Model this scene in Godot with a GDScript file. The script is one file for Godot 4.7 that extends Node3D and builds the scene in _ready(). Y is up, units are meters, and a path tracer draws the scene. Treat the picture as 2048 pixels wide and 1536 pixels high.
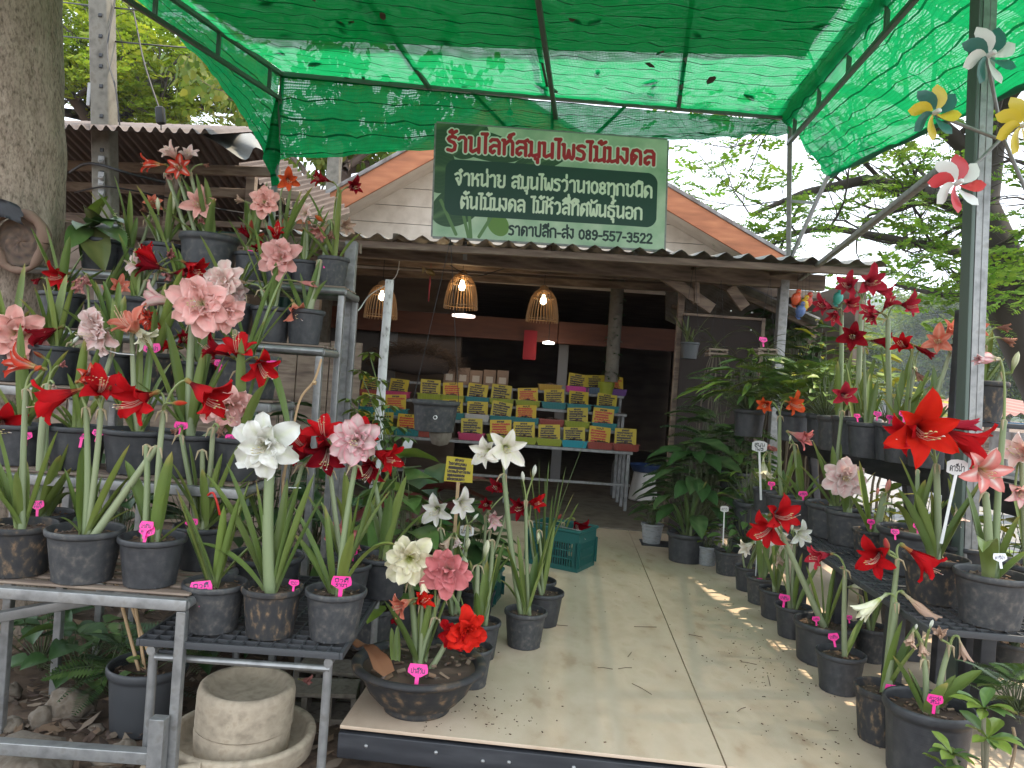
extends Node3D
# ---------------------------------------------------------------- camera numbers
const F := 1500.0                      # focal length in pixels of the 2048 x 1536 photograph
const ROLL := 0.0698                   # the photograph is held 4 degrees askew
const EYE := 1.5                       # eye above the deck; deck top is y = 0
const GROUND := -0.24
var rng := RandomNumberGenerator.new()
var mats := {}
var texs := {}
var used := {}

func W(px: float, py: float, d: float) -> Vector3:      # pixel at a given distance
	var rx := px - 1024.0
	var ry := py - 768.0
	var x := rx * cos(ROLL) + ry * sin(ROLL)
	var y := -rx * sin(ROLL) + ry * cos(ROLL)
	return Vector3(x / F * d, EYE - y / F * d, -d)
func X(px: float, y: float, d: float) -> Vector3:       # pixel column at a given height and distance
	var yy := (EYE - y) / d * F
	var xx := (px - 1024.0 + yy * sin(ROLL)) / cos(ROLL)
	return Vector3(xx / F * d, y, -d)
func G(px: float, py: float, y := 0.0) -> Vector3:      # pixel on a level surface
	var ry := -(px - 1024.0) * sin(ROLL) + (py - 768.0) * cos(ROLL)
	return W(px, py, (EYE - y) * F / ry)
func rf(a: float, b: float) -> float:
	return rng.randf_range(a, b)
func ease01(a: float, b: float, t: float) -> float:
	return smoothstep(a, b, t)

# ---------------------------------------------------------------- geometry collector
class Geo:
	var v := PackedVector3Array()
	var c := PackedColorArray()
	var u := PackedVector2Array()
	var ix := PackedInt32Array()
	var col := Color(1, 1, 1)
	func add(p: Vector3, uv := Vector2.ZERO) -> int:
		v.append(p); c.append(col); u.append(uv)
		return v.size() - 1
	func tri(a: int, b: int, d: int) -> void:
		ix.append(a); ix.append(b); ix.append(d)
	func quad(a: int, b: int, d: int, e: int) -> void:
		tri(a, b, d); tri(a, d, e)
	func face(p: Array) -> void:
		var k := []
		for i in p.size():
			k.append(add(p[i], [Vector2(0, 1), Vector2(0, 0), Vector2(1, 0), Vector2(1, 1)][i % 4]))
		for i in range(1, p.size() - 1):
			tri(k[0], k[i], k[i + 1])
	func box(o: Vector3, s: Vector3, b := Basis.IDENTITY, e := 0.0) -> void:
		var h := s * 0.5
		if e > 0.0:
			e = min(e, min(h.x, min(h.y, h.z)) * 0.6)
		var id := {}
		for sx in [-1, 1]:
			for sy in [-1, 1]:
				for sz in [-1, 1]:
					for ax in 3:
						var q := Vector3(sx * h.x, sy * h.y, sz * h.z)
						for k in 3:
							if k != ax:
								q[k] -= sign(q[k]) * e
						id[[sx, sy, sz, ax]] = add(o + b * q, Vector2(q.x + q.z, q.y))
		for ax in 3:
			for s1 in [-1, 1]:
				var a := (ax + 1) % 3
				var d := (ax + 2) % 3
				var loop := []
				for st in [[-1, -1], [1, -1], [1, 1], [-1, 1]]:
					var k := [0, 0, 0]
					k[ax] = s1; k[a] = st[0]; k[d] = st[1]
					loop.append(id[[k[0], k[1], k[2], ax]])
				if s1 > 0:
					quad(loop[3], loop[2], loop[1], loop[0])
				else:
					quad(loop[0], loop[1], loop[2], loop[3])
		if e <= 0.0:
			return
		for ax in 3:                       # the chamfers along axis ax
			var a := (ax + 1) % 3
			var d := (ax + 2) % 3
			for sa in [-1, 1]:
				for sd in [-1, 1]:
					var k0 := [0, 0, 0]
					var k1 := [0, 0, 0]
					k0[ax] = -1; k1[ax] = 1
					k0[a] = sa; k1[a] = sa; k0[d] = sd; k1[d] = sd
					var q := [id[[k0[0], k0[1], k0[2], a]], id[[k1[0], k1[1], k1[2], a]], id[[k1[0], k1[1], k1[2], d]], id[[k0[0], k0[1], k0[2], d]]]
					if sa * sd > 0:
						quad(q[0], q[1], q[2], q[3])
					else:
						quad(q[3], q[2], q[1], q[0])
		for sx in [-1, 1]:
			for sy in [-1, 1]:
				for sz in [-1, 1]:
					if sx * sy * sz > 0:
						tri(id[[sx, sy, sz, 2]], id[[sx, sy, sz, 1]], id[[sx, sy, sz, 0]])
					else:
						tri(id[[sx, sy, sz, 0]], id[[sx, sy, sz, 1]], id[[sx, sy, sz, 2]])
	func bar(a: Vector3, b: Vector3, w: float, h: float, e := 0.0, up := Vector3.UP) -> void:
		var z := (b - a).normalized()
		if absf(z.dot(up)) > 0.98:
			up = Vector3.FORWARD
		var x := up.cross(z).normalized()
		box((a + b) * 0.5, Vector3(w, h, a.distance_to(b)), Basis(x, z.cross(x), z), e)
	func tube(p: Array, r: Array, n := 8, caps := true) -> void:
		var m := p.size()
		var side := Vector3.ZERO
		var first := v.size()
		var run := 0.0
		for i in m:
			var t: Vector3 = (p[mini(i + 1, m - 1)] - p[maxi(i - 1, 0)]).normalized()
			if side == Vector3.ZERO:
				side = t.cross(Vector3.RIGHT if absf(t.x) < 0.8 else Vector3.UP).normalized()
			side = (side - t * side.dot(t)).normalized()
			var o := t.cross(side)
			if i > 0:
				run += p[i].distance_to(p[i - 1])
			for k in n + 1:
				var a := TAU * k / n
				add(p[i] + (side * cos(a) + o * sin(a)) * r[mini(i, r.size() - 1)], Vector2(float(k) / n, run))
		for i in m - 1:
			for k in n:
				var a := first + i * (n + 1) + k
				quad(a + n + 1, a + n + 2, a + 1, a)
		if caps:
			for s in [0, m - 1]:
				var q := add(p[s])
				for k in n:
					var a = first + s * (n + 1) + k
					var k0 := add(v[a])
					var k1 := add(v[a + 1])
					if s == 0:
						tri(q, k0, k1)
					else:
						tri(q, k1, k0)
	func lathe(pr: Array, n := 28, o := Vector3.ZERO, b := Basis.IDENTITY) -> void:      # pr: Vector2(radius, height); a doubled point makes a sharp edge
		var first := v.size()
		for i in pr.size():
			for k in n + 1:
				var a := TAU * k / n
				add(o + b * Vector3(cos(a) * pr[i].x, pr[i].y, sin(a) * pr[i].x), Vector2(float(k) / n, float(pr[i].y)))
		for i in pr.size() - 1:
			if pr[i].is_equal_approx(pr[i + 1]):
				continue
			for k in n:
				var a := first + i * (n + 1) + k
				quad(a + 1, a + n + 2, a + n + 1, a)
	func grid(rows: Array) -> void:                   # rows of points, smooth
		var first := v.size()
		var w: int = rows[0].size()
		for i in rows.size():
			for k in w:
				add(rows[i][k], Vector2(float(k) / (w - 1), float(i) / (rows.size() - 1)))
		for i in rows.size() - 1:
			for k in w - 1:
				var a := first + i * w + k
				quad(a, a + 1, a + w + 1, a + w)
	func mesh() -> ArrayMesh:
		var n := PackedVector3Array()
		n.resize(v.size())
		for i in range(0, ix.size(), 3):
			var p := v[ix[i]]
			var f := (v[ix[i + 2]] - p).cross(v[ix[i + 1]] - p)
			for k in 3:
				n[ix[i + k]] += f
		for i in n.size():
			n[i] = n[i].normalized() if n[i].length_squared() > 1e-20 else Vector3.UP
		var arr := []
		arr.resize(Mesh.ARRAY_MAX)
		arr[Mesh.ARRAY_VERTEX] = v
		arr[Mesh.ARRAY_NORMAL] = n
		arr[Mesh.ARRAY_COLOR] = c
		arr[Mesh.ARRAY_TEX_UV] = u
		arr[Mesh.ARRAY_INDEX] = ix
		var m := ArrayMesh.new()
		m.add_surface_from_arrays(Mesh.PRIMITIVE_TRIANGLES, arr)
		return m

# ---------------------------------------------------------------- nodes
func numbered(called: String) -> String:
	var k: int = used.get(called, -1) + 1
	used[called] = k
	return called if k == 0 else "%s_%03d" % [called, k]
func tag(o: Node, label: String, category: String, group := "", kind := "") -> Node:
	if label: o.set_meta("label", label)
	if category: o.set_meta("category", category)
	if group: o.set_meta("group", group)
	if kind: o.set_meta("kind", kind)
	return o
func thing(called: String, label: String, category: String, at := Vector3.ZERO, group := "") -> Node3D:
	var o := Node3D.new()
	o.name = numbered(called)
	add_child(o)
	o.position = at
	tag(o, label, category, group)
	return o
func part(called: String, m: Mesh, material: Material, parent: Node, at := Vector3.ZERO, b := Basis.IDENTITY) -> MeshInstance3D:
	var o := MeshInstance3D.new()
	o.name = called
	o.mesh = m
	o.material_override = material
	o.transform = Transform3D(b, at)
	parent.add_child(o, true)
	return o
func solo(called: String, label: String, category: String, m: Mesh, material: Material, at := Vector3.ZERO, b := Basis.IDENTITY, group := "") -> MeshInstance3D:
	var o := part(numbered(called), m, material, self, at, b)
	tag(o, label, category, group)
	return o
func structure(called: String, g: Geo, material: Material) -> MeshInstance3D:
	var o := part(numbered(called), g.mesh(), material, self)
	o.set_meta("kind", "structure")
	return o
func facing(dir: Vector3, roll := 0.0) -> Basis:        # z along dir
	var z := dir.normalized()
	var x := Vector3.UP.cross(z)
	x = Vector3.RIGHT if x.length() < 0.05 else x.normalized()
	return Basis(x, z.cross(x), z) * Basis(Vector3(0, 0, 1), roll)

# ---------------------------------------------------------------- materials; colours are linear
func lin(c: Color) -> Color:
	return c.linear_to_srgb()
func noise_tex(key: String, ramp: Array, freq: float, seed_: int, size := 256, oct := 4, stretch := Vector2(1, 1), fine := 0.0) -> ImageTexture:
	if texs.has(key):
		return texs[key]
	var n := FastNoiseLite.new()
	n.seed = seed_; n.frequency = freq; n.fractal_octaves = oct
	n.noise_type = FastNoiseLite.TYPE_SIMPLEX_SMOOTH
	var im := Image.create(size, size, false, Image.FORMAT_RGB8)
	var r2 := RandomNumberGenerator.new()
	r2.seed = seed_ + 7
	for y in size:
		for x in size:
			var ax := TAU * x / size          # a torus, so that the edges meet
			var s1 := n.get_noise_3d(x * stretch.x, y * stretch.y, 0.0)
			var s2 := n.get_noise_3d((x - size) * stretch.x, y * stretch.y, 0.0)
			var s3 := n.get_noise_3d(x * stretch.x, (y - size) * stretch.y, 0.0)
			var s4 := n.get_noise_3d((x - size) * stretch.x, (y - size) * stretch.y, 0.0)
			var fx := smoothstep(0.75, 1.0, float(x) / size)
			var fy := smoothstep(0.75, 1.0, float(y) / size)
			var t: float = lerpf(lerpf(s1, s2, fx), lerpf(s3, s4, fx), fy)
			t = clampf(t * 0.9 + 0.5 + fine * (r2.randf() - 0.5), 0.0, 0.999) * (ramp.size() - 1)
			var a: Color = ramp[int(t)]
			im.set_pixel(x, y, a.lerp(ramp[int(t) + 1], t - int(t)).linear_to_srgb())
	texs[key] = ImageTexture.create_from_image(im)
	return texs[key]
func mat(key: String, c: Color, rough := 0.6, opt := {}) -> StandardMaterial3D:
	if mats.has(key):
		return mats[key]
	var m := StandardMaterial3D.new()
	m.albedo_color = lin(c)
	m.roughness = rough
	m.cull_mode = BaseMaterial3D.CULL_DISABLED
	m.metallic = opt.get("metal", 0.0)
	m.metallic_specular = opt.get("spec", 0.5)
	if opt.has("tex"):
		m.albedo_texture = opt.tex
		m.albedo_color = lin(c)
	if opt.has("scale"):
		m.uv1_triplanar = true
		m.uv1_world_triplanar = opt.get("world", false)
		m.uv1_scale = opt.scale if opt.scale is Vector3 else Vector3.ONE * opt.scale
	elif opt.has("uv"):
		m.uv1_scale = opt.uv
	if opt.has("bump"):
		m.heightmap_enabled = true
		m.heightmap_texture = opt.bump
		m.heightmap_scale = opt.get("depth", 0.1)
	if opt.get("vertex", false):
		m.vertex_color_use_as_albedo = true
	if opt.has("back"):
		m.backlight_enabled = true
		m.backlight = opt.back
	if opt.has("alpha"):
		m.transparency = BaseMaterial3D.TRANSPARENCY_ALPHA
		m.albedo_color.a = opt.alpha
	if opt.has("emit"):
		m.emission_enabled = true
		m.emission = lin(opt.emit)
		m.emission_energy_multiplier = opt.get("power", 1.0)
	mats[key] = m
	return m
func C(r: float, g: float, b: float) -> Color:
	return Color(r, g, b)

func make_materials() -> void:
	var steel := noise_tex("steel", [C(.19, .19, .185), C(.25, .25, .245), C(.3, .3, .29), C(.22, .21, .195)], .02, 3)
	mat("steel", C(1, 1, 1), .42, {"tex": steel, "scale": 2.2, "metal": .55})
	mat("steel_dull", C(1, 1, 1), .55, {"tex": steel, "scale": 2.0, "metal": .4})
	mat("frame_green", C(.10, .13, .11), .5, {"metal": .3})
	var dirt := noise_tex("pot_clean", [C(.024, .025, .027), C(.03, .031, .034), C(.038, .039, .041), C(.054, .053, .052)], .035, 5, 256, 5, Vector2(1, .5))
	var dusty := noise_tex("pot_dusty", [C(.03, .031, .033), C(.036, .037, .039), C(.044, .045, .046), C(.06, .058, .055), C(.1, .09, .078)], .04, 6, 256, 5, Vector2(1, .5), .04)
	var muddy := noise_tex("pot_muddy", [C(.02, .02, .021), C(.022, .022, .023), C(.026, .025, .025), C(.036, .032, .028), C(.085, .06, .04), C(.19, .12, .065)], .03, 9, 256, 6, Vector2(1.4, .5), .12)
	var ring := Image.create(8, 256, false, Image.FORMAT_RGB8)
	var r1 := RandomNumberGenerator.new()
	r1.seed = 4
	for y in 256:
		var k := r1.randf_range(.25, .75) if y % 3 else .9
		for x in 8:
			ring.set_pixel(x, y, Color(k, k, k))
	texs["ring"] = ImageTexture.create_from_image(ring)
	mat("pot0", C(1, 1, 1), .5, {"tex": dirt, "bump": texs.ring, "depth": .08})
	mat("pot1", C(1, 1, 1), .6, {"tex": dusty, "bump": texs.ring, "depth": .08})
	mat("pot2", C(1, 1, 1), .75, {"tex": muddy, "bump": texs.ring, "depth": .06})
	mat("pot3", C(.045, .047, .05), .5, {"bump": texs.ring, "depth": .05})
	for k in 3:
		mats["pot%d" % k].uv1_scale = Vector3(2, 1, 1)
	mat("pot_grey", C(.26, .27, .27), .6, {"tex": noise_tex("greypot", [C(.6, .6, .6), C(1, 1, 1), C(.8, .76, .7)], .03, 12)})
	mat("soil", C(1, 1, 1), .95, {"vertex": true})
	mat("leaf", C(1, 1, 1), .42, {"vertex": true, "back": C(.4, .4, .25), "spec": .45})
	mat("leaf_far", C(1, 1, 1), .6, {"vertex": true, "back": C(1, 1, .8), "spec": .3})
	mat("petal", C(1, 1, 1), .72, {"vertex": true, "back": C(.75, .75, .75), "spec": .2})
	mat("petal1", C(.86, .82, .82), .75, {"vertex": true, "back": C(.75, .75, .75), "spec": .2})
	mat("petal2", C(1, .94, .9), .65, {"vertex": true, "back": C(.7, .7, .7), "spec": .25})
	mat("stalk", C(1, 1, 1), .5, {"vertex": true})
	mat("bark_paint", C(1, 1, 1), .85, {"vertex": true})
	var grain := noise_tex("grain", [C(.1, .1, .1), C(.5, .5, .5), C(.9, .9, .9)], .03, 21, 256, 4, Vector2(1, .12))
	mat("timber_black", C(1, 1, 1), .55, {"tex": noise_tex("tblack", [C(.014, .015, .018), C(.024, .025, .029), C(.045, .046, .05)], .03, 22, 256, 4, Vector2(.2, 1)), "scale": 1.6})
	mat("timber_old", C(1, 1, 1), .8, {"tex": noise_tex("told", [C(.09, .065, .048), C(.17, .12, .09), C(.25, .19, .14), C(.12, .08, .055)], .03, 23, 256, 4, Vector2(.15, 1)), "scale": 1.4})
	mat("timber_brown", C(1, 1, 1), .6, {"tex": noise_tex("tbrown", [C(.26, .085, .03), C(.36, .12, .045), C(.44, .165, .065)], .03, 24, 256, 4, Vector2(.15, 1)), "scale": 1.2})
	mat("timber_shaded", C(.34, .3, .3), .6, {"tex": texs.tbrown, "scale": 1.2})  # darker copy of the brown timber, shade of the room put into the colour
	mat("cream", C(1, 1, 1), .75, {"tex": noise_tex("cream", [C(.54, .45, .36), C(.64, .55, .45), C(.7, .61, .51)], .02, 25), "scale": .8})
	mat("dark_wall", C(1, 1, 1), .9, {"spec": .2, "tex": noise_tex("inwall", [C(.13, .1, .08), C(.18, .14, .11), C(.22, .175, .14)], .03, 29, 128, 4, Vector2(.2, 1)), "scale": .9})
	mat("dark_panel", C(.75, .7, .7), .9, {"tex": noise_tex("dpanel", [C(.03, .022, .018), C(.042, .03, .024)], .02, 26, 128), "scale": .6})
	mat("tin", C(1, 1, 1), .6, {"tex": noise_tex("tin", [C(.17, .16, .155), C(.25, .24, .23), C(.12, .095, .08), C(.3, .29, .28)], .02, 27, 256, 4, Vector2(1, .3)), "scale": .5, "metal": .2})
	mat("tin_rust", C(1, 1, 1), .75, {"tex": noise_tex("tinr", [C(.06, .045, .04), C(.1, .075, .065), C(.13, .1, .09)], .02, 28), "scale": .5})
	var conc := noise_tex("conc", [C(.24, .215, .18), C(.34, .31, .265), C(.42, .385, .33), C(.3, .26, .21)], .025, 30, 256, 5, Vector2(1, 1), .1)
	mat("concrete", C(1.0, .9, .76), .9, {"tex": conc, "scale": 2.5, "bump": conc, "depth": .25})
	mat("pole_concrete", C(.42, .42, .4), .9, {"tex": conc, "scale": 1.2})
	mat("block", C(.45, .42, .38), .95, {"tex": conc, "scale": 3.0, "bump": conc, "depth": .4})
	mat("floor_conc", C(.42, .39, .35), .85, {"tex": conc, "scale": .5, "spec": .2})
	var deck := noise_tex("deck", [C(.42, .295, .195), C(.50, .38, .27), C(.53, .41, .295), C(.555, .435, .32), C(.51, .39, .275)], .012, 31, 512, 5, Vector2(1.4, .8), .07)
	mat("deck", C(1, 1, 1), .6, {"tex": deck, "scale": .55, "world": true})
	mat("asphalt", C(1, 1, 1), .9, {"tex": noise_tex("asph", [C(.16, .155, .15), C(.21, .205, .2), C(.26, .25, .24)], .05, 33, 256, 4, Vector2(1, 1), .2), "scale": .3})
	mat("earth", C(1, 1, 1), 1.0, {"tex": noise_tex("earth", [C(.05, .032, .02), C(.1, .066, .042), C(.15, .1, .065), C(.08, .052, .034)], .02, 34, 512, 5, Vector2(1, 1), .25), "scale": .8, "world": true})
	mat("stone", C(1, 1, 1), .9, {"tex": noise_tex("stone", [C(.09, .07, .05), C(.15, .115, .08), C(.21, .175, .135), C(.13, .1, .07)], .02, 35), "scale": 4.0})
	mat("litter", C(1, 1, 1), .9, {"vertex": true})
	mat("tag_pink", C(.85, .03, .28), .4)
	mat("white_plastic", C(.72, .72, .7), .4)
	mat("ink", C(.03, .02, .04), .7)
	mat("rag", C(.012, .013, .016), .5)
	mat("cable", C(.01, .01, .011), .6)
	mat("cane", C(.45, .3, .16), .6)
	mat("bamboo", C(.3, .17, .07), .5)
	mat("red_ribbon", C(.6, .03, .02), .5)
	mat("string", C(.6, .6, .58), .6)
	mat("teal_plastic", C(.008, .085, .075), .45)
	mat("net", C(1, 1, 1), .7)

# ---------------------------------------------------------------- lettering: strokes on a 10-high grid
var glyph := {}
var wide := {}
func make_glyphs() -> void:
	var t := {
		"ร": "5.4,9.4 4,10 2,9.6 1.1,8.2 2,6.8 4.4,5.8 5.4,4 5,1 3.4,0 1,.6", "า": "0.5,8.4 1.7,9.8 3.4,10 4.7,8.5 4.7,0", "น": "0.3,10 1.5,10 1.5,1 2.6,0.2 6.3,2.6;6.3,10 6.3,0",
		"ไ": "0,13.4 3.2,13.6 2.2,11.6 2.2,0", "ล": "1,8.6 2,9.8 5,9.9 6.3,8 6.3,0;6.3,5.4 3,5.6 1.1,4 1.1,1.4 2.4,0.3 3.4,1.6", "ท": "0.3,10 1.4,10 1.4,0;1.4,6.6 4,9.7 5.5,9.8 6.4,8.4 6.4,0",
		"ส": "1,8.6 2,9.8 5,9.9 6.3,8 6.3,0;6.3,5.4 3,5.6 1.1,4 1.1,1.4 2.4,0.3 3.4,1.6;5,9.6 7.2,11.4", "ม": "0.3,10 1.6,10 1.6,1.6 0.5,0.1;1.6,1 3,0.2 6.4,1.6;6.4,10 6.4,0",
		"พ": "0.3,10 1.2,10 1.2,2 2,0.1 3.2,1 4,6 4.8,1 6,0.1 6.9,2 6.9,10", "ง": "1.6,10 4,10 4,2 2.8,0.2 0.2,4", "ค": "1.2,0 0.9,6 1.9,9.3 4,10 6,8.8 6.4,6 6.4,0;1.3,0 3.8,5 2.4,6",
		"จ": "0.8,8.8 2.5,10 4.8,9.5 5.8,7 5.2,2 4.2,0 3.2,2.5 1.8,5 3,5.6", "ห": "0.3,10 1.4,10 1.4,0;1.4,5 4,6.8 5.4,9.8 6.6,9.4;4,6.8 6,5 6,0", "ย": "0.4,10 2,10 1.4,6.7 3,5.6 1.4,4.5 1.4,1.4 2.8,0 5.4,0.2 6.4,2 6.4,10",
		"ว": "0.8,8.6 2.4,10 4.6,9.2 5.2,6 4.8,1.5 3.2,0", "ก": "1,0 1,6 0.2,7.4 1.6,9.4 4,10 6,8.6 6.3,6 6.3,0", "ช": "0.4,10 2,10 1.6,7 1.8,1.2 3,0 5,0.2 6,2 6,7 4.8,8 7,10.8", "ด": "1.2,0 0.6,5 1.4,9 4,10 6,8.6 6.4,6 6.4,0;1.4,0.4 3.2,3.6 1.8,5",
		"ต": "1.2,0 0.6,5 1.4,9.8 3.5,8.4 5.4,9.8 6.4,7 6.4,0;1.4,0.4 3.2,3.6 1.8,5", "ศ": "1.2,0 0.9,6 1.9,9.3 4,10 6,8.8 6.4,6 6.4,0;1.3,0 3.8,5 2.4,6;5.4,9.4 7.4,11.6", "ธ": "6.2,9.8 2.2,9.8 1,8.2 2.2,6.8 5.4,6 6.2,4 6,1 4,0 1.2,0.8 1.2,4.4",
		"อ": "1,8.6 2.6,10 5.4,9.6 6.4,7 6.2,2 4.6,0 2,0.2 1,2.6 1.4,4.8 3.4,4.8", "ป": "0.3,10 1.4,10 1.4,2 2.6,0 5.4,0 6.4,2 6.4,13.6", "บ": "0.3,10 1.4,10 1.4,2 2.6,0 5.4,0 6.4,2 6.4,10",
		"้": "-3.8,13.2 -2.6,14.4 -2.3,12.2 0.2,14", "่": "-1.2,12 -1.2,14.6", "์": "-3,12.4 -1.9,12.2 -1.6,13.2 -2.4,13.8 0,15", "ิ": "-5.8,11.8 -3.6,13.8 -0.8,13 -0.4,11.8 -5.8,11.8", "ี": "-5.8,11.8 -3.6,13.8 -0.8,13 -0.4,11.8 -5.8,11.8;-0.4,11.8 -0.4,14.8",
		"ั": "-5,13.8 -4.4,12 -2.6,11.8 -0.2,13.8", "ุ": "-2.6,-1.8 -1.2,-1.8 -1.2,-4.4", "ํ": "-2.4,12.2 -1.3,13.2 -0.4,12.2 -1.4,11.2 -2.4,12.2",
		"0": "3,10 1,8.5 0.5,5 1,1.5 3,0 5,1.5 5.5,5 5,8.5 3,10", "1": "0.6,8.6 2.6,10 2.6,0", "2": "0.8,8 2,10 4.4,10 5.4,7.6 4.6,5.4 0.7,0 5.8,0", "3": "0.8,9 2.6,10 5,9 5,6.6 2.6,5.4 5.2,4.4 5.2,1.2 3,0 0.6,1",
		"5": "5.2,10 1.3,10 1,5.4 3.4,6.4 5.4,4.8 5.2,1.4 3,0 0.6,1", "7": "0.6,10 5.6,10 2.2,0", "8": "3,10 1,8.6 1.4,6.2 3,5.4 5,3.8 5.2,1.4 3,0 0.8,1.4 1,3.8 3,5.4 4.6,6.2 5,8.6 3,10", "9": "1,1 3,0 5.2,3.4 5.4,7.6 4,10 2,10 0.7,7.6 1.6,5.2 4,5 5.3,6.6", "-": "0.5,4.5 3.6,4.5"}
	for k in t:
		var strokes := []
		for s in t[k].split(";"):
			var line := PackedVector2Array()
			for q in s.split(" "):
				var xy: PackedStringArray = q.split(",")
				line.append(Vector2(float(xy[0]), float(xy[1])))
			strokes.append(line)
		glyph[k] = strokes
	wide = {"า": 6.4, "ไ": 4.2, "ง": 5.8, "ว": 6.9, "ร": 6.9, "1": 4.6, "-": 4.6, " ": 4.5}
	for k in "023578 9":
		if k != " ": wide[k] = 6.9
func text_strokes(s: String) -> Array:                 # [polylines, width]
	var out := []
	var x := 0.0
	var mark_up := false
	for ch in s:
		if not glyph.has(ch):
			x += wide.get(ch, 4.5)
			continue
		var cp := ch.unicode_at(0)
		var mark := (cp == 0xE31) or (cp >= 0xE34 and cp <= 0xE3A) or (cp >= 0xE47 and cp <= 0xE4E)
		var dy := 2.6 if mark and cp >= 0xE47 and cp != 0xE4D and mark_up else 0.0
		for l in glyph[ch]:
			var q := PackedVector2Array()
			for p in l:
				q.append(p + Vector2(x - (1.2 if mark else 0.0), dy))
			out.append(q)
		if mark:
			if cp == 0xE31 or (cp >= 0xE34 and cp <= 0xE37): mark_up = true
		else:
			mark_up = false
			x += wide.get(ch, 8.0)
	return [out, x]
func ink(im: Image, s: String, u0: float, u1: float, base: float, high: float, thick: float, col: Color) -> void:
	var ts := text_strokes(s)
	var w := im.get_width()
	var h := im.get_height()
	var kx: float = (u1 - u0) * w / ts[1]
	var ky := high * h / 10.0
	for l in ts[0]:
		for i in l.size() - 1:
			var a := Vector2(u0 * w + l[i].x * kx, base * h - l[i].y * ky)
			var b := Vector2(u0 * w + l[i + 1].x * kx, base * h - l[i + 1].y * ky)
			line_px(im, a, b, thick, col)
func line_px(im: Image, a: Vector2, b: Vector2, r: float, col: Color) -> void:
	var lo := a.min(b) - Vector2(r + 1, r + 1)
	var hi := a.max(b) + Vector2(r + 1, r + 1)
	for y in range(maxi(0, int(lo.y)), mini(im.get_height() - 1, int(hi.y)) + 1):
		for x in range(maxi(0, int(lo.x)), mini(im.get_width() - 1, int(hi.x)) + 1):
			var p := Vector2(x, y)
			var d := p.distance_to(Geometry2D.get_closest_point_to_segment(p, a, b))
			if d < r + .7:
				im.set_pixel(x, y, im.get_pixel(x, y).lerp(col, clampf(r + .7 - d, 0, 1)))

# ================================================================ flowers and pots
# scheme: throat, main, edge, stripe, how strong the stripe is
var SCH := {
	"red": [C(.10, .006, .008), C(.50, .010, .014), C(.42, .012, .016), C(.40, .012, .014), .3],
	"scarlet": [C(.12, .006, .004), C(.64, .022, .012), C(.62, .02, .012), C(.5, .015, .01), .3],
	"dark": [C(.05, .004, .008), C(.24, .006, .014), C(.28, .008, .015), C(.16, .004, .01), .5],
	"crimson": [C(.07, .004, .012), C(.47, .03, .055), C(.54, .05, .075), C(.36, .02, .035), .4],
	"pink": [C(.50, .50, .22), C(.82, .46, .41), C(.84, .55, .50), C(.76, .30, .27), .5],
	"rose": [C(.60, .42, .30), C(.76, .25, .25), C(.78, .32, .32), C(.66, .16, .17), .4],
	"blush": [C(.55, .52, .26), C(.80, .62, .57), C(.82, .74, .70), C(.78, .42, .40), .7],
	"white": [C(.42, .50, .12), C(.80, .79, .72), C(.82, .81, .76), C(.72, .74, .52), .6],
	"cream": [C(.45, .52, .10), C(.80, .78, .58), C(.81, .80, .64), C(.70, .72, .38), .6],
	"salmon": [C(.55, .42, .20), C(.68, .20, .13), C(.72, .30, .22), C(.74, .42, .32), .5],
	"orange": [C(.30, .10, .03), C(.66, .10, .03), C(.62, .09, .03), C(.55, .07, .03), .3],
	"striped": [C(.55, .58, .25), C(.66, .075, .04), C(.62, .05, .03), C(.78, .60, .52), 1.0],
	"star": [C(.56, .52, .2), C(.72, .26, .23), C(.70, .22, .2), C(.80, .68, .62), 1.0],
	"pinkstar": [C(.45, .42, .16), C(.80, .56, .55), C(.76, .30, .34), C(.82, .72, .66), .9],
	"dry": [C(.30, .18, .12), C(.36, .19, .14), C(.30, .15, .10), C(.24, .1, .08), .6],
	"drypink": [C(.40, .36, .18), C(.55, .24, .22), C(.5, .2, .17), C(.42, .15, .14), .5],
	"papery": [C(.5, .42, .25), C(.58, .42, .32), C(.5, .34, .24), C(.45, .28, .2), .5],
}
var petals := {}
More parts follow.
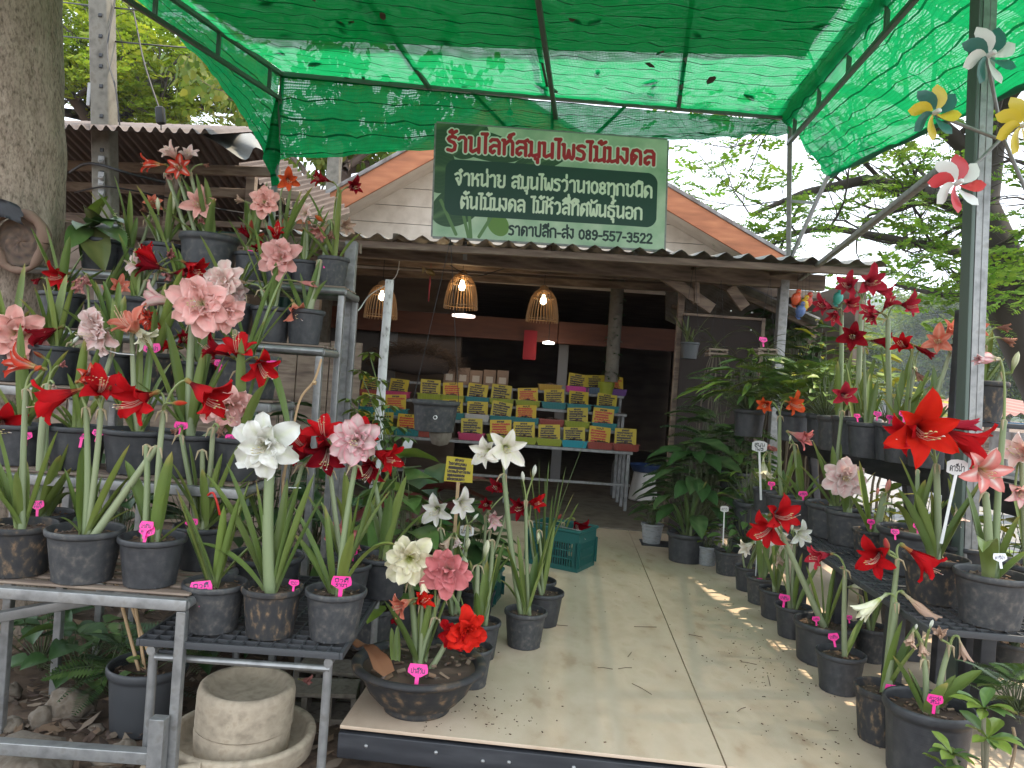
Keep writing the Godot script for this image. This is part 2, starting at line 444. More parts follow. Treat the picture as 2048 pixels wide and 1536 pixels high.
func petal(s: String, kind: String, var_: int) -> ArrayMesh:
	var key := "%s/%s/%d" % [s, kind, var_]
	if petals.has(key):
		return petals[key]
	var r := RandomNumberGenerator.new()
	r.seed = hash(key)
	var q: Array = SCH[s]
	# length, half width, first and last lean off the axis, bend, cup, ruffle, crumple
	var k: Array = {"outer": [.68, .145, 10., 102., 1.5, .32, .03, .003], "inner": [.64, .118, 12., 90., 1.6, .42, .03, .003],
		"side": [.76, .128, 6., 76., 2.4, .45, .032, .003],
		"d1": [.62, .18, 26., 106., .9, .25, .05, .010], "d2": [.54, .155, 20., 88., .9, .32, .065, .018], "d3": [.40, .105, 8., 56., 1.0, .45, .07, .026],
		"closed": [.80, .10, 4., 20., 2.0, .8, .02, .0], "wilt": [.55, .085, 10., 40., 2.0, .6, .05, .05]}[kind]
	var g := Geo.new()
	var n := 11
	var m := 7
	var rr := .025
	var zz := .16
	if kind in ["d2", "d3"]: zz = .2
	var ph := r.randf() * TAU
	var ph2 := r.randf() * TAU
	var last: float = k[3] + r.randf_range(-12, 12)
	for i in n:
		var t := float(i) / (n - 1)
		var th := deg_to_rad(lerpf(k[2], last, pow(t, k[4])))
		if i > 0:
			rr += sin(th) * k[0] / (n - 1)
			zz += cos(th) * k[0] / (n - 1)
		var w: float = k[1] * (pow(sin(PI * clampf(.10 + .9 * pow(t, 1.05), 0, 1)), .5 if kind.begins_with("d") else .72) * lerpf(.45, 1.0, smoothstep(0., .5, t)) + (.02 if i < n - 1 else 0.))
		var nr := cos(th)
		var nz := -sin(th)
		for j in m:
			var a := float(j) / (m - 1) * 2. - 1.
			var off: float = k[5] * w * a * a * .8 - .02 * (1. - absf(a)) * smoothstep(.1, .4, t)
			off += k[6] * sin(t * 11. + ph + a * 1.3) * a * a * smoothstep(.25, .8, t) + k[7] * sin(t * 17. + a * 7. + ph2)
			var f := smoothstep(.05, .42, t)
			var col: Color = q[0].lerp(q[1], f)
			var st: float = q[4] * smoothstep(.42, .05, absf(a)) * smoothstep(1.0, .7, t) * smoothstep(.05, .3, t)
			col = col.lerp(q[3], st)
			col = col.lerp(q[2], smoothstep(.72, 1., absf(a)) * f * .8)
			var vein := 1. + .10 * sin(a * 19. + ph) * (1. - .5 * t) + r.randf_range(-.06, .06)
			g.col = Color(col.r * vein, col.g * vein, col.b * vein)
			# the normal of the inner face points to the axis; a petal curls inward at its sides
			g.add(Vector3(a * w, rr + nr * -off + .0, zz - nz * off), Vector2(a, t))
	for i in n - 1:
		for j in m - 1:
			var p := i * m + j
			g.quad(p, p + 1, p + m + 1, p + m)
	petals[key] = g.mesh()
	return petals[key]
func flower_core(s: String, kind: String) -> ArrayMesh:          # tube and ovary
	var key := "core/" + s + kind
	if petals.has(key):
		return petals[key]
	var g := Geo.new()
	var q: Array = SCH[s]
	var green := C(.2, .27, .09)
	var pr := [[.02, 0.], [.042, .03], [.045, .07], [.03, .11], [.034, .16], [.05, .24]]
	for i in pr.size():
		g.col = green.lerp(q[1].lerp(green, .35), float(i) / 5.)
		for k in 9:
			var a := TAU * k / 8
			g.add(Vector3(cos(a) * pr[i][0], sin(a) * pr[i][0], pr[i][1]))
	for i in pr.size() - 1:
		for k in 8:
			var a := i * 9 + k
			g.quad(a, a + 1, a + 10, a + 9)
	petals[key] = g.mesh()
	return petals[key]
func stamens(s: String) -> ArrayMesh:
	var key := "stamens/" + s
	if petals.has(key):
		return petals[key]
	var g := Geo.new()
	var r := RandomNumberGenerator.new()
	r.seed = hash(key)
	var pale: Color = SCH[s][1].lerp(C(.8, .7, .55), .55)
	for k in 7:
		var a := TAU * k / 7. + .3
		var l := .48 + r.randf() * .12 + (.12 if k == 0 else 0.)
		var p := []
		for i in 5:
			var t := i / 4.
			p.append(Vector3(cos(a) * (.02 + .05 * t), sin(a) * (.02 + .03 * t) - .09 * sin(t * 2.2) + .05 * t * t, .2 + l * t))
		g.col = pale
		g.tube(p, [.008, .006], 4, false)
		g.col = C(.72, .62, .3) if k else C(.8, .75, .7)
		var e: Vector3 = p[4]
		g.tube([e + Vector3(-.02, 0, 0), e + Vector3(0, .004, .006), e + Vector3(.02, 0, 0)], [.004, .009, .004], 5)
	petals[key] = g.mesh()
	return petals[key]
func bud(s: String) -> ArrayMesh:
	var key := "bud/" + s
	if petals.has(key):
		return petals[key]
	var g := Geo.new()
	var pr := [[.04, 0.], [.06, .08], [.045, .16], [.08, .3], [.125, .5], [.13, .65], [.09, .85], [.0, 1.]]
	for i in pr.size():
		for k in 13:
			var a := TAU * k / 12
			g.col = C(.25, .32, .1).lerp(SCH[s][1], smoothstep(.1, .6, pr[i][1]) * (.9 if k % 4 else .55))
			var rr: float = pr[i][0] * (1. + .08 * cos(a * 3.))
			g.add(Vector3(cos(a) * rr, sin(a) * rr, pr[i][1]))
	for i in pr.size() - 1:
		for k in 12:
			var a := i * 13 + k
			g.quad(a, a + 1, a + 14, a + 13)
	petals[key] = g.mesh()
	return petals[key]
func flower(parent: Node3D, base: Vector3, dir: Vector3, dia: float, s: String, style: String) -> void:
	var roll := rf(-.25, .25)
	var b := facing(dir, roll).scaled(Vector3.ONE * dia)
	if style == "b":
		part("flower_bud", bud(s), mats.petal, parent, base, b)
		return
	var f := part("flower", flower_core(s, style), mats.petal, parent, base, b)
	var sets := []
	var pm: Material = mats[["petal", "petal1", "petal2"][rng.randi() % 3]]
	match style:
		"s": sets = [["outer", 3, 0., 1.], ["inner", 3, PI / 3, .97]]
		"t": sets = [["side", 3, 0., 1.], ["side", 3, PI / 3, .95]]
		"d": sets = [["d1", 6, 0., 1.], ["d2", 6, PI / 6, 1.], ["d3", 5, .2, 1.]]
		"c": sets = [["closed", 3, 0., 1.], ["closed", 3, PI / 3, .95]]
		"w": sets = [["wilt", 3, 0., 1.], ["wilt", 3, PI / 3, .85]]
	for q in sets:
		for k in q[1]:
			var sc: float = q[3] * rf(.92, 1.06)
			var bb := Basis(Vector3(0, 0, 1), q[2] + TAU * k / q[1] + rf(-.1, .1)) * Basis(Vector3(1, 0, 0), rf(-.1, .1) if style != "d" else rf(-.22, .2)) * Basis.from_scale(Vector3(sc * rf(.95, 1.05), sc, sc))
			part("petal", petal(s, q[0], rng.randi() % 4), pm, f, Vector3.ZERO, bb)
	if style in ["s", "t"] or (style == "d" and rng.randf() < .4):
		part("stamens", stamens(s), mats.petal, f)

var pot_mesh := {}
func pot_shape(kind: String) -> ArrayMesh:
	if pot_mesh.has(kind):
		return pot_mesh[kind]
	var g := Geo.new()
	var pr := []
	match kind:
		"pot": pr = [[0., .012], [.34, .012], [.35, 0.], [.37, 0.], [.375, .015], [.375, .015], [.42, .45], [.458, .86], [.46, .865], [.488, .875], [.498, .9], [.5, .93], [.5, .965], [.492, .99], [.478, 1.], [.465, .995], [.458, .97], [.45, .9], [.40, .3]]
		"tub": pr = [[0., .012], [.38, .012], [.39, 0.], [.405, 0.], [.41, .02], [.41, .02], [.455, .8], [.46, .84], [.485, .86], [.5, .9], [.5, .96], [.485, 1.], [.465, .99], [.455, .94], [.42, .3]]
		"bowl": pr = [[0., .012], [.22, .012], [.235, 0.], [.245, 0.], [.25, .05], [.245, .12], [.245, .12], [.30, .2], [.37, .42], [.42, .7], [.44, .84], [.44, .84], [.475, .85], [.498, .9], [.5, .95], [.485, .995], [.465, 1.], [.44, .985], [.425, .93], [.37, .5]]
	var q := []
	for p in pr:
		q.append(Vector2(p[0], p[1]))
	g.lathe(q, 36)
	if kind == "pot":                                   # drain notches round the foot
		g.col = C(.2, .2, .2)
		for k in 6:
			var a := TAU * k / 6 + .3
			g.box(Vector3(cos(a) * .368, .022, sin(a) * .368), Vector3(.03, .035, .03), Basis(Vector3.UP, -a))
	pot_mesh[kind] = g.mesh()
	return pot_mesh[kind]
func soil_shape(k: int) -> ArrayMesh:
	var key := "soil%d" % k
	if pot_mesh.has(key):
		return pot_mesh[key]
	var g := Geo.new()
	var r := RandomNumberGenerator.new()
	r.seed = 50 + k
	var rows := []
	for i in 7:
		var ring := []
		for j in 21:
			var a := TAU * (j % 20) / 20
			var rr := .452 * i / 6.
			ring.append(Vector3(cos(a) * rr, 0., sin(a) * rr))
		rows.append(ring)
	var first := g.v.size()
	for i in 7:
		for j in 21:
			var t := r.randf()
			g.col = C(.045, .028, .018).lerp(C(.11, .07, .045), t * t)
			var p: Vector3 = rows[i][j]
			if j == 20:
				p = g.v[first + i * 21]
			else:
				p.y = r.randf_range(-.02, .02) if i < 6 else -.02
			g.add(p)
	for i in 6:
		for j in 20:
			var a := first + i * 21 + j
			g.quad(a + 21, a + 22, a + 1, a)
	for j in 46:                                         # husk chips, dead roots
		var a := r.randf() * TAU
		var rr := .43 * sqrt(r.randf())
		g.col = C(.05, .03, .02).lerp([C(.2, .12, .07), C(.28, .2, .13), C(.12, .09, .07)][j % 3], r.randf())
		g.box(Vector3(cos(a) * rr, .01 + r.randf() * .02, sin(a) * rr), Vector3(r.randf_range(.03, .09), .014, r.randf_range(.015, .035)), Basis.from_euler(Vector3(r.randf_range(-.5, .5), r.randf() * TAU, r.randf_range(-.5, .5))))
	pot_mesh[key] = g.mesh()
	return pot_mesh[key]
func put_pot(t: Node3D, dia: float, high: float, kind := "pot", variant := 0, fill := .86) -> void:
	var b := Basis(Vector3.UP, rf(0, TAU)) * Basis.from_scale(Vector3(dia, high, dia))
	var p := part("pot", pot_shape(kind), mats["pot%d" % variant] if variant < 4 else mats.pot_grey, t, Vector3.ZERO, b)
	part("soil", soil_shape(rng.randi() % 3), mats.soil, p, Vector3(0, fill, 0), Basis.from_scale(Vector3(.97, dia / high, .97)))

func strap(base: Vector3, tip: Vector3, wd: float, arch: float, tone: Color, side := 0.0, fold := .28) -> ArrayMesh:      # a strap leaf
	var g := Geo.new()
	var l := base.distance_to(tip)
	var mid := base.lerp(tip, .45) + Vector3.UP * arch * l + (tip - base).cross(Vector3.UP).normalized() * side * l
	var n := 13
	var yellow := .8 if rng.randf() < .35 else 0.
	var lateral := Vector3.ZERO
	for i in n:
		var t := i / float(n - 1)
		var p := base.lerp(mid, t).lerp(mid.lerp(tip, t), t)
		var d := ((mid - base) * (1. - t) + (tip - mid) * t).normalized()
		if lateral == Vector3.ZERO:
			var out := Vector3(tip.x - base.x, 0, tip.z - base.z)
			if out.length() < .05:
				out = Vector3(rf(-1, 1), 0, 1)
			lateral = d.cross(out).cross(d).cross(d).normalized()
			if lateral.length() < .5:
				lateral = Vector3.RIGHT
		lateral = (lateral - d * lateral.dot(d)).normalized()
		var nm := d.cross(lateral).normalized()
		if nm.y < 0: nm = -nm
		var w := wd * .5 * (lerpf(.62, 1., smoothstep(0., .35, t)) if t < .5 else pow(cos((t - .5) * PI), .55) if t < 1. else 0.)
		for j in 5:
			var a := (j - 2) / 2.
			var shade := 1. + rf(-.05, .05)
			var c := tone.lerp(C(.30, .34, .16), smoothstep(.22, 0., t) * .6)
			c = c.lerp(C(.34, .27, .08), yellow * smoothstep(.8, 1., t))
			g.col = Color(c.r * shade, c.g * shade, c.b * shade)
			g.add(p + lateral * a * w + nm * (absf(a) - .5) * w * fold * 2., Vector2(a, t))
	for i in n - 1:
		for j in 4:
			var a := i * 5 + j
			g.quad(a, a + 1, a + 6, a + 5)
	return g.mesh()
func leaf_tone() -> Color:
	var c := C(.12, .175, .035).lerp(C(.195, .235, .055), rng.randf())
	return c.lerp(C(.06, .12, .05), rng.randf() * .5)

# ---------------------------------------------------------------- name tags
var tag_tex := {}
func tag_face(text: String, paper: Color, pen: Color) -> StandardMaterial3D:
	var key := "tagface" + text + str(paper.r)
	if mats.has(key):
		return mats[key]
	var im := Image.create(96, 60, false, Image.FORMAT_RGB8)
	im.fill(lin(paper))
	var ws := text.split("/")
	for i in ws.size():
		ink(im, ws[i], .14 + .06 * i, .86 - .06 * i, (.7 if ws.size() == 1 else .46 + .36 * i), .3 if ws.size() == 1 else .22, 1.5, lin(pen))
	texs[key] = ImageTexture.create_from_image(im)
	return mat(key, C(1, 1, 1), .45, {"tex": texs[key]})
func name_tag(t: Node3D, at: Vector3, w: float, text: String, turn := 0.0, white := false, stick := 0.0) -> void:
	# a plate with clipped corners on a spike; at = middle of the plate, in the thing's axes
	var h := w * .62
	var paper := C(.82, .028, .27) if not white else C(.74, .74, .72)
	var g := Geo.new()
	var o := [Vector2(-.5, .12), Vector2(-.42, .5), Vector2(.42, .5), Vector2(.5, .12), Vector2(.5, -.18), Vector2(.16, -.5), Vector2(-.16, -.5), Vector2(-.5, -.18)]
	var k := []
	for z in [.0008, -.0008]:
		for p in o:
			k.append(g.add(Vector3(p.x * w, p.y * h, z), Vector2(p.x + .5, .5 - p.y)))
	for i in range(1, 7):
		g.tri(k[0], k[i], k[i + 1])
		g.tri(k[8], k[9 + i], k[8 + i])
	var b := Basis(Vector3.UP, turn) * Basis(Vector3(1, 0, 0), rf(-.35, -.05)) * Basis(Vector3(0, 0, 1), rf(-.12, .12))
	var p0 := part("name_tag", g.mesh(), tag_face(text, paper, C(.02, .01, .05)), t, at, b)
	var s := Geo.new()
	var l: float = stick if stick > 0. else h * .9
	s.box(Vector3(0, -h * .5 - l * .5 + .002, -.0012), Vector3(w * .2 if stick == 0. else w * .1, l, .0014))
	part("spike", s.mesh(), mats.white_plastic if white else mats.tag_pink, p0)

# ---------------------------------------------------------------- a potted amaryllis
# pot: [column px, distance, diameter, height, shelf height, kind, variant]; leaves: [tip px, tip py, width, arch, dz]; stalks: [top px, top py, flowers, base shift px, radius]
# flowers: [px, py, size px, scheme, style, turn, tilt] : turn 0 faces the camera, 90 right; tilt up
var PEN := ["คารีน่า", "บิวตี้/ราชา", "มาลีวัน", "ปาลีวัน", "ดาวรุ่ง/ส้ม", "สมุน/ไพร"]
func amaryllis(label: String, group: String, pot: Array, leaves: Array, stalks: Array, tags := []) -> Node3D:
	var d: float = pot[1]
	var y: float = pot[4]
	var hi: float = pot[3]
	var at := X(pot[0], y + hi, d)
	at.y = y + .0015
	var t := thing("potted_amaryllis", label, "potted plant", at, group)
	var kind: String = pot[5] if pot.size() > 5 else "pot"
	put_pot(t, pot[2], hi, kind, pot[6] if pot.size() > 6 else rng.randi() % 2, .86 if kind != "bowl" else .9)
	var soil := Vector3(0, hi * .86, 0)
	for q in leaves:
		var tip := W(q[0], q[1], d + (q[4] if q.size() > 4 else rf(-.06, .06))) - at
		var bx: float = (q[5] if q.size() > 5 else 0.) * d / F
		var base := soil + Vector3(bx + clampf(tip.x * .06, -.02, .02) + rf(-.008, .008), -.01, rf(-.012, .012))
		part("leaf", strap(base, tip, q[2], q[3] if q.size() > 3 else .12, leaf_tone(), rf(-.03, .03)), mats.leaf, t)
	if kind != "bowl" and leaves.size() < 5:               # more leaves out of the same bulb
		for k in {GL: 6, GM: 3, GT: 3, GS: 3}.get(group, 1):
			var tip := soil + Vector3(rf(-.24, .24), rf(.18, .5), rf(-.14, .2))
			part("leaf", strap(soil + Vector3(rf(-.02, .02), -.01, rf(-.015, .015)), tip, rf(.032, .05), rf(.05, .2), leaf_tone(), rf(-.04, .04)), mats.leaf, t)
	for q in stalks:
		var top := W(q[0], q[1], d + rf(-.02, .02)) - at
		var bx: float = (q[3] if q.size() > 3 else 0.) * d / F
		var r: float = q[4] if q.size() > 4 else .0115
		var base := soil + Vector3(bx + rf(-.012, .012), -.015, rf(-.01, .01))
		var g := Geo.new()
		var p := []
		var rad := []
		var bow := Vector3(rf(-.012, .012), 0, rf(-.012, .012))
		for i in 9:
			var k := i / 8.
			p.append(base.lerp(top, k) + bow * sin(PI * k))
			rad.append(lerpf(r * 1.25, r * .92, k))
		g.col = C(.17, .215, .10).lerp(C(.24, .27, .15), rng.randf())
		g.tube(p, rad, 9)
		# papery spathe at the top of the stalk
		g.col = C(.34, .26, .15)
		for k in 2:
			var e := Vector3(rf(-.02, .02), -.045, rf(-.005, .02))
			g.tube([top, top + e * .4 + Vector3((k * 2 - 1) * .014, .012, .004), top + e + Vector3((k * 2 - 1) * .02, 0, .006)], [.007, .006, .0012], 5)
		var fl := []
		for f in q[2]:
			var dia: float = f[2] * d / F
			var az := deg_to_rad(f[5] if f.size() > 5 else rf(-25, 25))
			var el := deg_to_rad(f[6] if f.size() > 6 else rf(-12, 8))
			var dir := Vector3(sin(az) * cos(el), sin(el), cos(az) * cos(el))
			var style: String = f[4]
			var reach: float = {"s": .5, "t": .48, "d": .36, "c": .5, "w": .42, "b": .5}[style]
			var sc := dia
			if style == "t": sc = dia * 1.14
			if style == "s": sc = dia * 1.1
			if style == "c": sc = dia * 1.05
			var face := W(f[0], f[1], d - .03 - .3 * dia * cos(az)) - at
			var b0: Vector3 = face - dir * reach * sc
			fl.append([b0, dir, sc, f[3], style])
			# the pedicel
			g.col = C(.20, .25, .09)
			var m: Vector3 = top.lerp(b0, .5) + Vector3.UP * .25 * top.distance_to(b0) - dir * .02
			var pp := []
			for i in 6:
				var k := i / 5.
				pp.append(top.lerp(m, k).lerp(m.lerp(b0 + dir * .03 * sc, k), k))
			g.tube(pp, [.0065, .0055, .0055, .005, .005, .006], 6)
		var st := part("stalk", g.mesh(), mats.stalk, t)
		for f in fl:
			flower(t, f[0], f[1], f[2], f[3], f[4])
	for q in tags:          # [px, py, width m, text index, white]
		var tw: float = q[2] if q.size() > 2 else .065
		name_tag(t, W(q[0], q[1], d - pot[2] * .36) - at, tw, PEN[q[3] if q.size() > 3 else rng.randi() % PEN.size()], rf(-.25, .25), q.size() > 4 and q[4])
	return t

# ================================================================ setting
var DO := Vector3(-.63, 0, -3.195)                    # front left corner of the deck
var DR := Vector3(cos(.0768), 0, sin(.0768))          # along its front edge
var DF := Vector3(sin(.0768), 0, -cos(.0768))         # along the walkway
func D(u: float, v: float, y := 0.0) -> Vector3:
	return DO + DR * u + DF * v + Vector3.UP * y
var DB := Basis(DR, Vector3.UP, -DF)

func build_light() -> void:
	var cam := Camera3D.new()
	cam.name = "camera"
	cam.fov = rad_to_deg(2. * atan(768. / F))
	cam.near = .05
	cam.far = 3000.
	cam.position = Vector3(0, EYE, 0)
	cam.rotation = Vector3(0, 0, ROLL)
	cam.current = true
	add_child(cam)
	var env := Environment.new()
	env.background_mode = Environment.BG_SKY
	var sm := ProceduralSkyMaterial.new()
	sm.sky_top_color = Color(.86, .90, .95)
	sm.sky_horizon_color = Color(.97, .98, 1.0)
	sm.sky_curve = .12
	sm.ground_horizon_color = Color(.55, .53, .48)
	sm.ground_bottom_color = Color(.3, .27, .23)
	sm.sun_angle_max = 1.
	sm.sky_energy_multiplier = 1.15
	var sky := Sky.new()
	sky.sky_material = sm
	env.sky = sky
	env.tonemap_mode = Environment.TONE_MAPPER_LINEAR
	env.tonemap_exposure = 2.75
	env.sdfgi_enabled = true
	env.ssao_enabled = true
	env.ssil_enabled = true
	env.fog_enabled = true
	env.fog_density = .0004
	env.fog_light_color = Color(.9, .94, 1.)
	var we := WorldEnvironment.new()
	we.name = "environment"
	we.environment = env
	add_child(we)
	var sun := DirectionalLight3D.new()
	sun.name = "sun"
	sun.light_energy = .9
	sun.light_color = Color(1, .93, .82)
	sun.light_angular_distance = .55
	sun.shadow_enabled = true
	add_child(sun)
	sun.look_at_from_position(Vector3(3.75, 9.0, -.6), Vector3.ZERO)

func build_ground() -> void:
	var g := Geo.new()
	var n := FastNoiseLite.new()
	n.seed = 3
	n.frequency = .35
	var rows := []
	var zs := [4., 0., -2., -2.4, -2.8, -3.2, -3.6, -4., -4.5, -5., -6., -7., -8., -10., -14., -20., -30., -50., -90., -160., -400., -900., -1500.]
	var xs := [-900., -300., -90., -40., -20., -12., -8., -6., -5., -4., -3.4, -3., -2.6, -2.2, -1.9, -1.6, -1.3, -1., -.7, -.3, .5, 1.5, 2.5, 3.5, 5., 7., 10., 16., 26., 45., 90., 300., 900.]
	for z in zs:
		var row := []
		for x in xs:
			row.append(Vector3(x, GROUND + .05 * n.get_noise_2d(x * 3., z * 3.) * (1. if z > -9 and x < 0 else 0.), z))
		rows.append(row)
	g.grid(rows)
	structure("ground", g, mats.earth)
	# the floor of the shop, a concrete slab behind the deck
	g = Geo.new()
	g.box(Vector3(.6, -.13, -14.3), Vector3(9.5, .24, 12.), Basis.IDENTITY, .01)
	var o := structure("shop_floor", g, mats.floor_conc)
	# the road to the right
	g = Geo.new()
	g.face([Vector3(5.2, GROUND + .006, 6), Vector3(7.5, GROUND + .006, -60), Vector3(24, GROUND + .006, -60), Vector3(20, GROUND + .006, 6)])
	structure("road", g, mats.asphalt)
	g = Geo.new()
	g.bar(Vector3(5.1, GROUND + .04, 6), Vector3(7.3, GROUND + .04, -60), .2, .2, .02)
	structure("kerb", g, mats.concrete)
	# the deck: two sheets of board with an open joint, on a black steel edge
	var deck := Node3D.new()
	deck.name = "deck"
	add_child(deck)
	deck.set_meta("kind", "structure")
	var u := [[0., 1.617], [1.623, 3.9]]
	for a in u:
		g = Geo.new()
		var m: float = (a[0] + a[1]) * .5
		g.box(D(m, 2.55, -.008), Vector3(a[1] - a[0], .016, 5.1), DB, .002)
		part("panel", g.mesh(), mats.deck, deck)
	g = Geo.new()
	g.box(D(.81, .02, -.085), Vector3(1.63, .11, .05), DB, .006)
	part("edge_beam", g.mesh(), mats.timber_black, deck)
	g = Geo.new()
	g.box(D(2.77, .02, -.089), Vector3(2.26, .11, .05), DB, .006)
	part("edge_beam", g.mesh(), mats.timber_black, deck)
	g = Geo.new()
	g.box(D(.02, 2.6, -.085), Vector3(.05, .11, 5.0), DB, .006)
	part("edge_beam", g.mesh(), mats.timber_black, deck)
	for k in 5:
		g = Geo.new()
		g.box(D(.1 + k * .75, .3, -.19), Vector3(.1, .1, .1), DB, .006)
		part("support_post", g.mesh(), mats.timber_black, deck)
	for k in [[.12, -.075], [.42, -.07], [.62, -.085], [.73, -.078], [1.0, -.07], [1.3, -.09], [1.56, -.07]]:
		g = Geo.new()
		g.lathe([Vector2(0, .006), Vector2(.006, .005), Vector2(.009, 0.)], 8, D(k[0], -.006, k[1]), Basis(DR, -DF, Vector3.UP))
		part("bolt", g.mesh(), mats.steel, deck)
	g = Geo.new()                                         # hatch plate at the shop end
	g.box(D(1.9, 4.5, .003), Vector3(.42, .006, .3), DB, .002)
	part("hatch_plate", g.mesh(), mats.timber_black, deck)

func wave_sheet(a: Vector3, b: Vector3, back: Vector3, n: int, amp: float, steps := 2) -> ArrayMesh:      # corrugated sheet from edge a-b, going back
	var g := Geo.new()
	var k := n * 6
	var up := (b - a).cross(back).normalized()
	if up.y < 0: up = -up
	var rows := []
	for s in steps + 1:
		var row := []
		for i in k + 1:
			var ph := fmod(float(i) / 6., 1.)
			var h := pow(maxf(0., cos((ph - .5) * TAU * .5)), 3.) * amp
			row.append(a.lerp(b, float(i) / k) + back * s / steps + up * h)
		rows.append(row)
	g.grid(rows)
	return g.mesh()

func build_shop() -> void:
	var t := thing("shop_building", "open fronted shop with cream gable, orange barge boards and dark interior", "building", Vector3(.3, 0, -11))
	var o := t.position
	var g := Geo.new()
	# ---- gable wall of boards
	var apex := W(1022, 232, 11.) - o
	var wl := W(596, 452, 11.) - o
	var wr := W(1530, 520, 11.) - o
	var base_y := 2.95
	var y0 := base_y
	var bh := .26
	while y0 < apex.y - .05:
		var y1 := minf(y0 + bh, apex.y - .01)
		var q := []
		for yy in [y0, y1]:
			var kl := clampf((yy - wl.y) / (apex.y - wl.y), 0, 1)
			var kr := clampf((yy - wr.y) / (apex.y - wr.y), 0, 1)
			q.append([lerpf(wl.x, apex.x, kl), lerpf(wr.x, apex.x, kr)])
		g = Geo.new()
		g.face([Vector3(q[0][0], y0 + .006, 0.), Vector3(q[1][0], y1, .0), Vector3(q[1][1], y1, .0), Vector3(q[0][1], y0 + .006, .0)])
		g.face([Vector3(q[0][0], y0 + .006, 0.012), Vector3(q[1][0], y1, .004), Vector3(q[1][1], y1, .004), Vector3(q[0][1], y0 + .006, .012)])
		g.face([Vector3(q[0][0], y0 + .006, 0.), Vector3(q[0][0], y0 + .006, .012), Vector3(q[0][1], y0 + .006, .012), Vector3(q[0][1], y0 + .006, 0.)])
		part("wall_board", g.mesh(), mats.cream, t)
		y0 = y1
	# ---- roof: overhang with soffit and orange barge boards
	for s in [[W(560, 462, 10.3), W(1018, 210, 10.3)], [W(1022, 210, 10.3), W(1570, 535, 10.3)]]:
		var a: Vector3 = s[0] - o
		var b: Vector3 = s[1] - o
		g = Geo.new()
		g.bar(a, b, .04, .30, .004)
		part("barge_board", g.mesh(), mats.timber_brown, t)
		g = Geo.new()
		g.bar(a + Vector3(0, .17, .02), b + Vector3(0, .17, .02), .05, .05, .004)
		part("roof_trim", g.mesh(), mats.tin, t)
		g = Geo.new()
		var bk := Vector3(0, 0, -10.)
		g.face([a + Vector3(0, .19, 0), b + Vector3(0, .19, 0), b + bk + Vector3(0, .19, 0), a + bk + Vector3(0, .19, 0)])
		part("roof", g.mesh(), mats.tin, t)
		g = Geo.new()
		bk = Vector3(0, 0, -.72)
		g.face([a + Vector3(0, -.1, -.02), b + Vector3(0, -.1, -.02), b + bk + Vector3(0, -.1, 0), a + bk + Vector3(0, -.1, 0)])
		part("soffit", g.mesh(), mats.cream, t)
	# ---- dark room: side walls, back wall, ceiling
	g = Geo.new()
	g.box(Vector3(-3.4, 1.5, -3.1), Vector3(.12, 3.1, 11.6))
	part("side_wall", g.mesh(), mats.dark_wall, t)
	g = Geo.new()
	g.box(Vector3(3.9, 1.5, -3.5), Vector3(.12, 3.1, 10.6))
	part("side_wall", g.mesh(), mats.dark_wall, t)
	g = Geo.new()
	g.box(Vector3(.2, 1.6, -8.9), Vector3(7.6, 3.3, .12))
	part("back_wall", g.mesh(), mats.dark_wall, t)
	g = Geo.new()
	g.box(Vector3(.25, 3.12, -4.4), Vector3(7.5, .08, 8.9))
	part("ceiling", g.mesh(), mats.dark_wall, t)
	# ---- brown fascia beam of the room, two boards
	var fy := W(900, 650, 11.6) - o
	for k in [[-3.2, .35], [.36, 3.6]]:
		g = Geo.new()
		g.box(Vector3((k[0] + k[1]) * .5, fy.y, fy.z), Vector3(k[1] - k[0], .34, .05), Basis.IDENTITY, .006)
		part("fascia_board", g.mesh(), mats.timber_shaded, t)
	# white jambs and pale door leaf far inside
	for k in [[700, 735, 11.9, .9], [1125, 735, 12.2, .16], [775, 690, 11.9, .3]]:
		var c := W(k[0], k[1], k[2]) - o
		g = Geo.new()
		g.box(Vector3(c.x, 1.1, c.z), Vector3(k[3], 2.2, .05), Basis.IDENTITY, .005)
		part("door_jamb", g.mesh(), mat("jamb", C(.25, .25, .25), .6) if k[3] < .5 else mat("jamb2", C(.09, .08, .075), .8), t)
	var rc := W(1060, 690, 11.5) - o
	g = Geo.new()
	g.box(rc, Vector3(.2, .45, .01))
	part("red_cloth", g.mesh(), mat("redcloth", C(.25, .01, .02), .8), t)

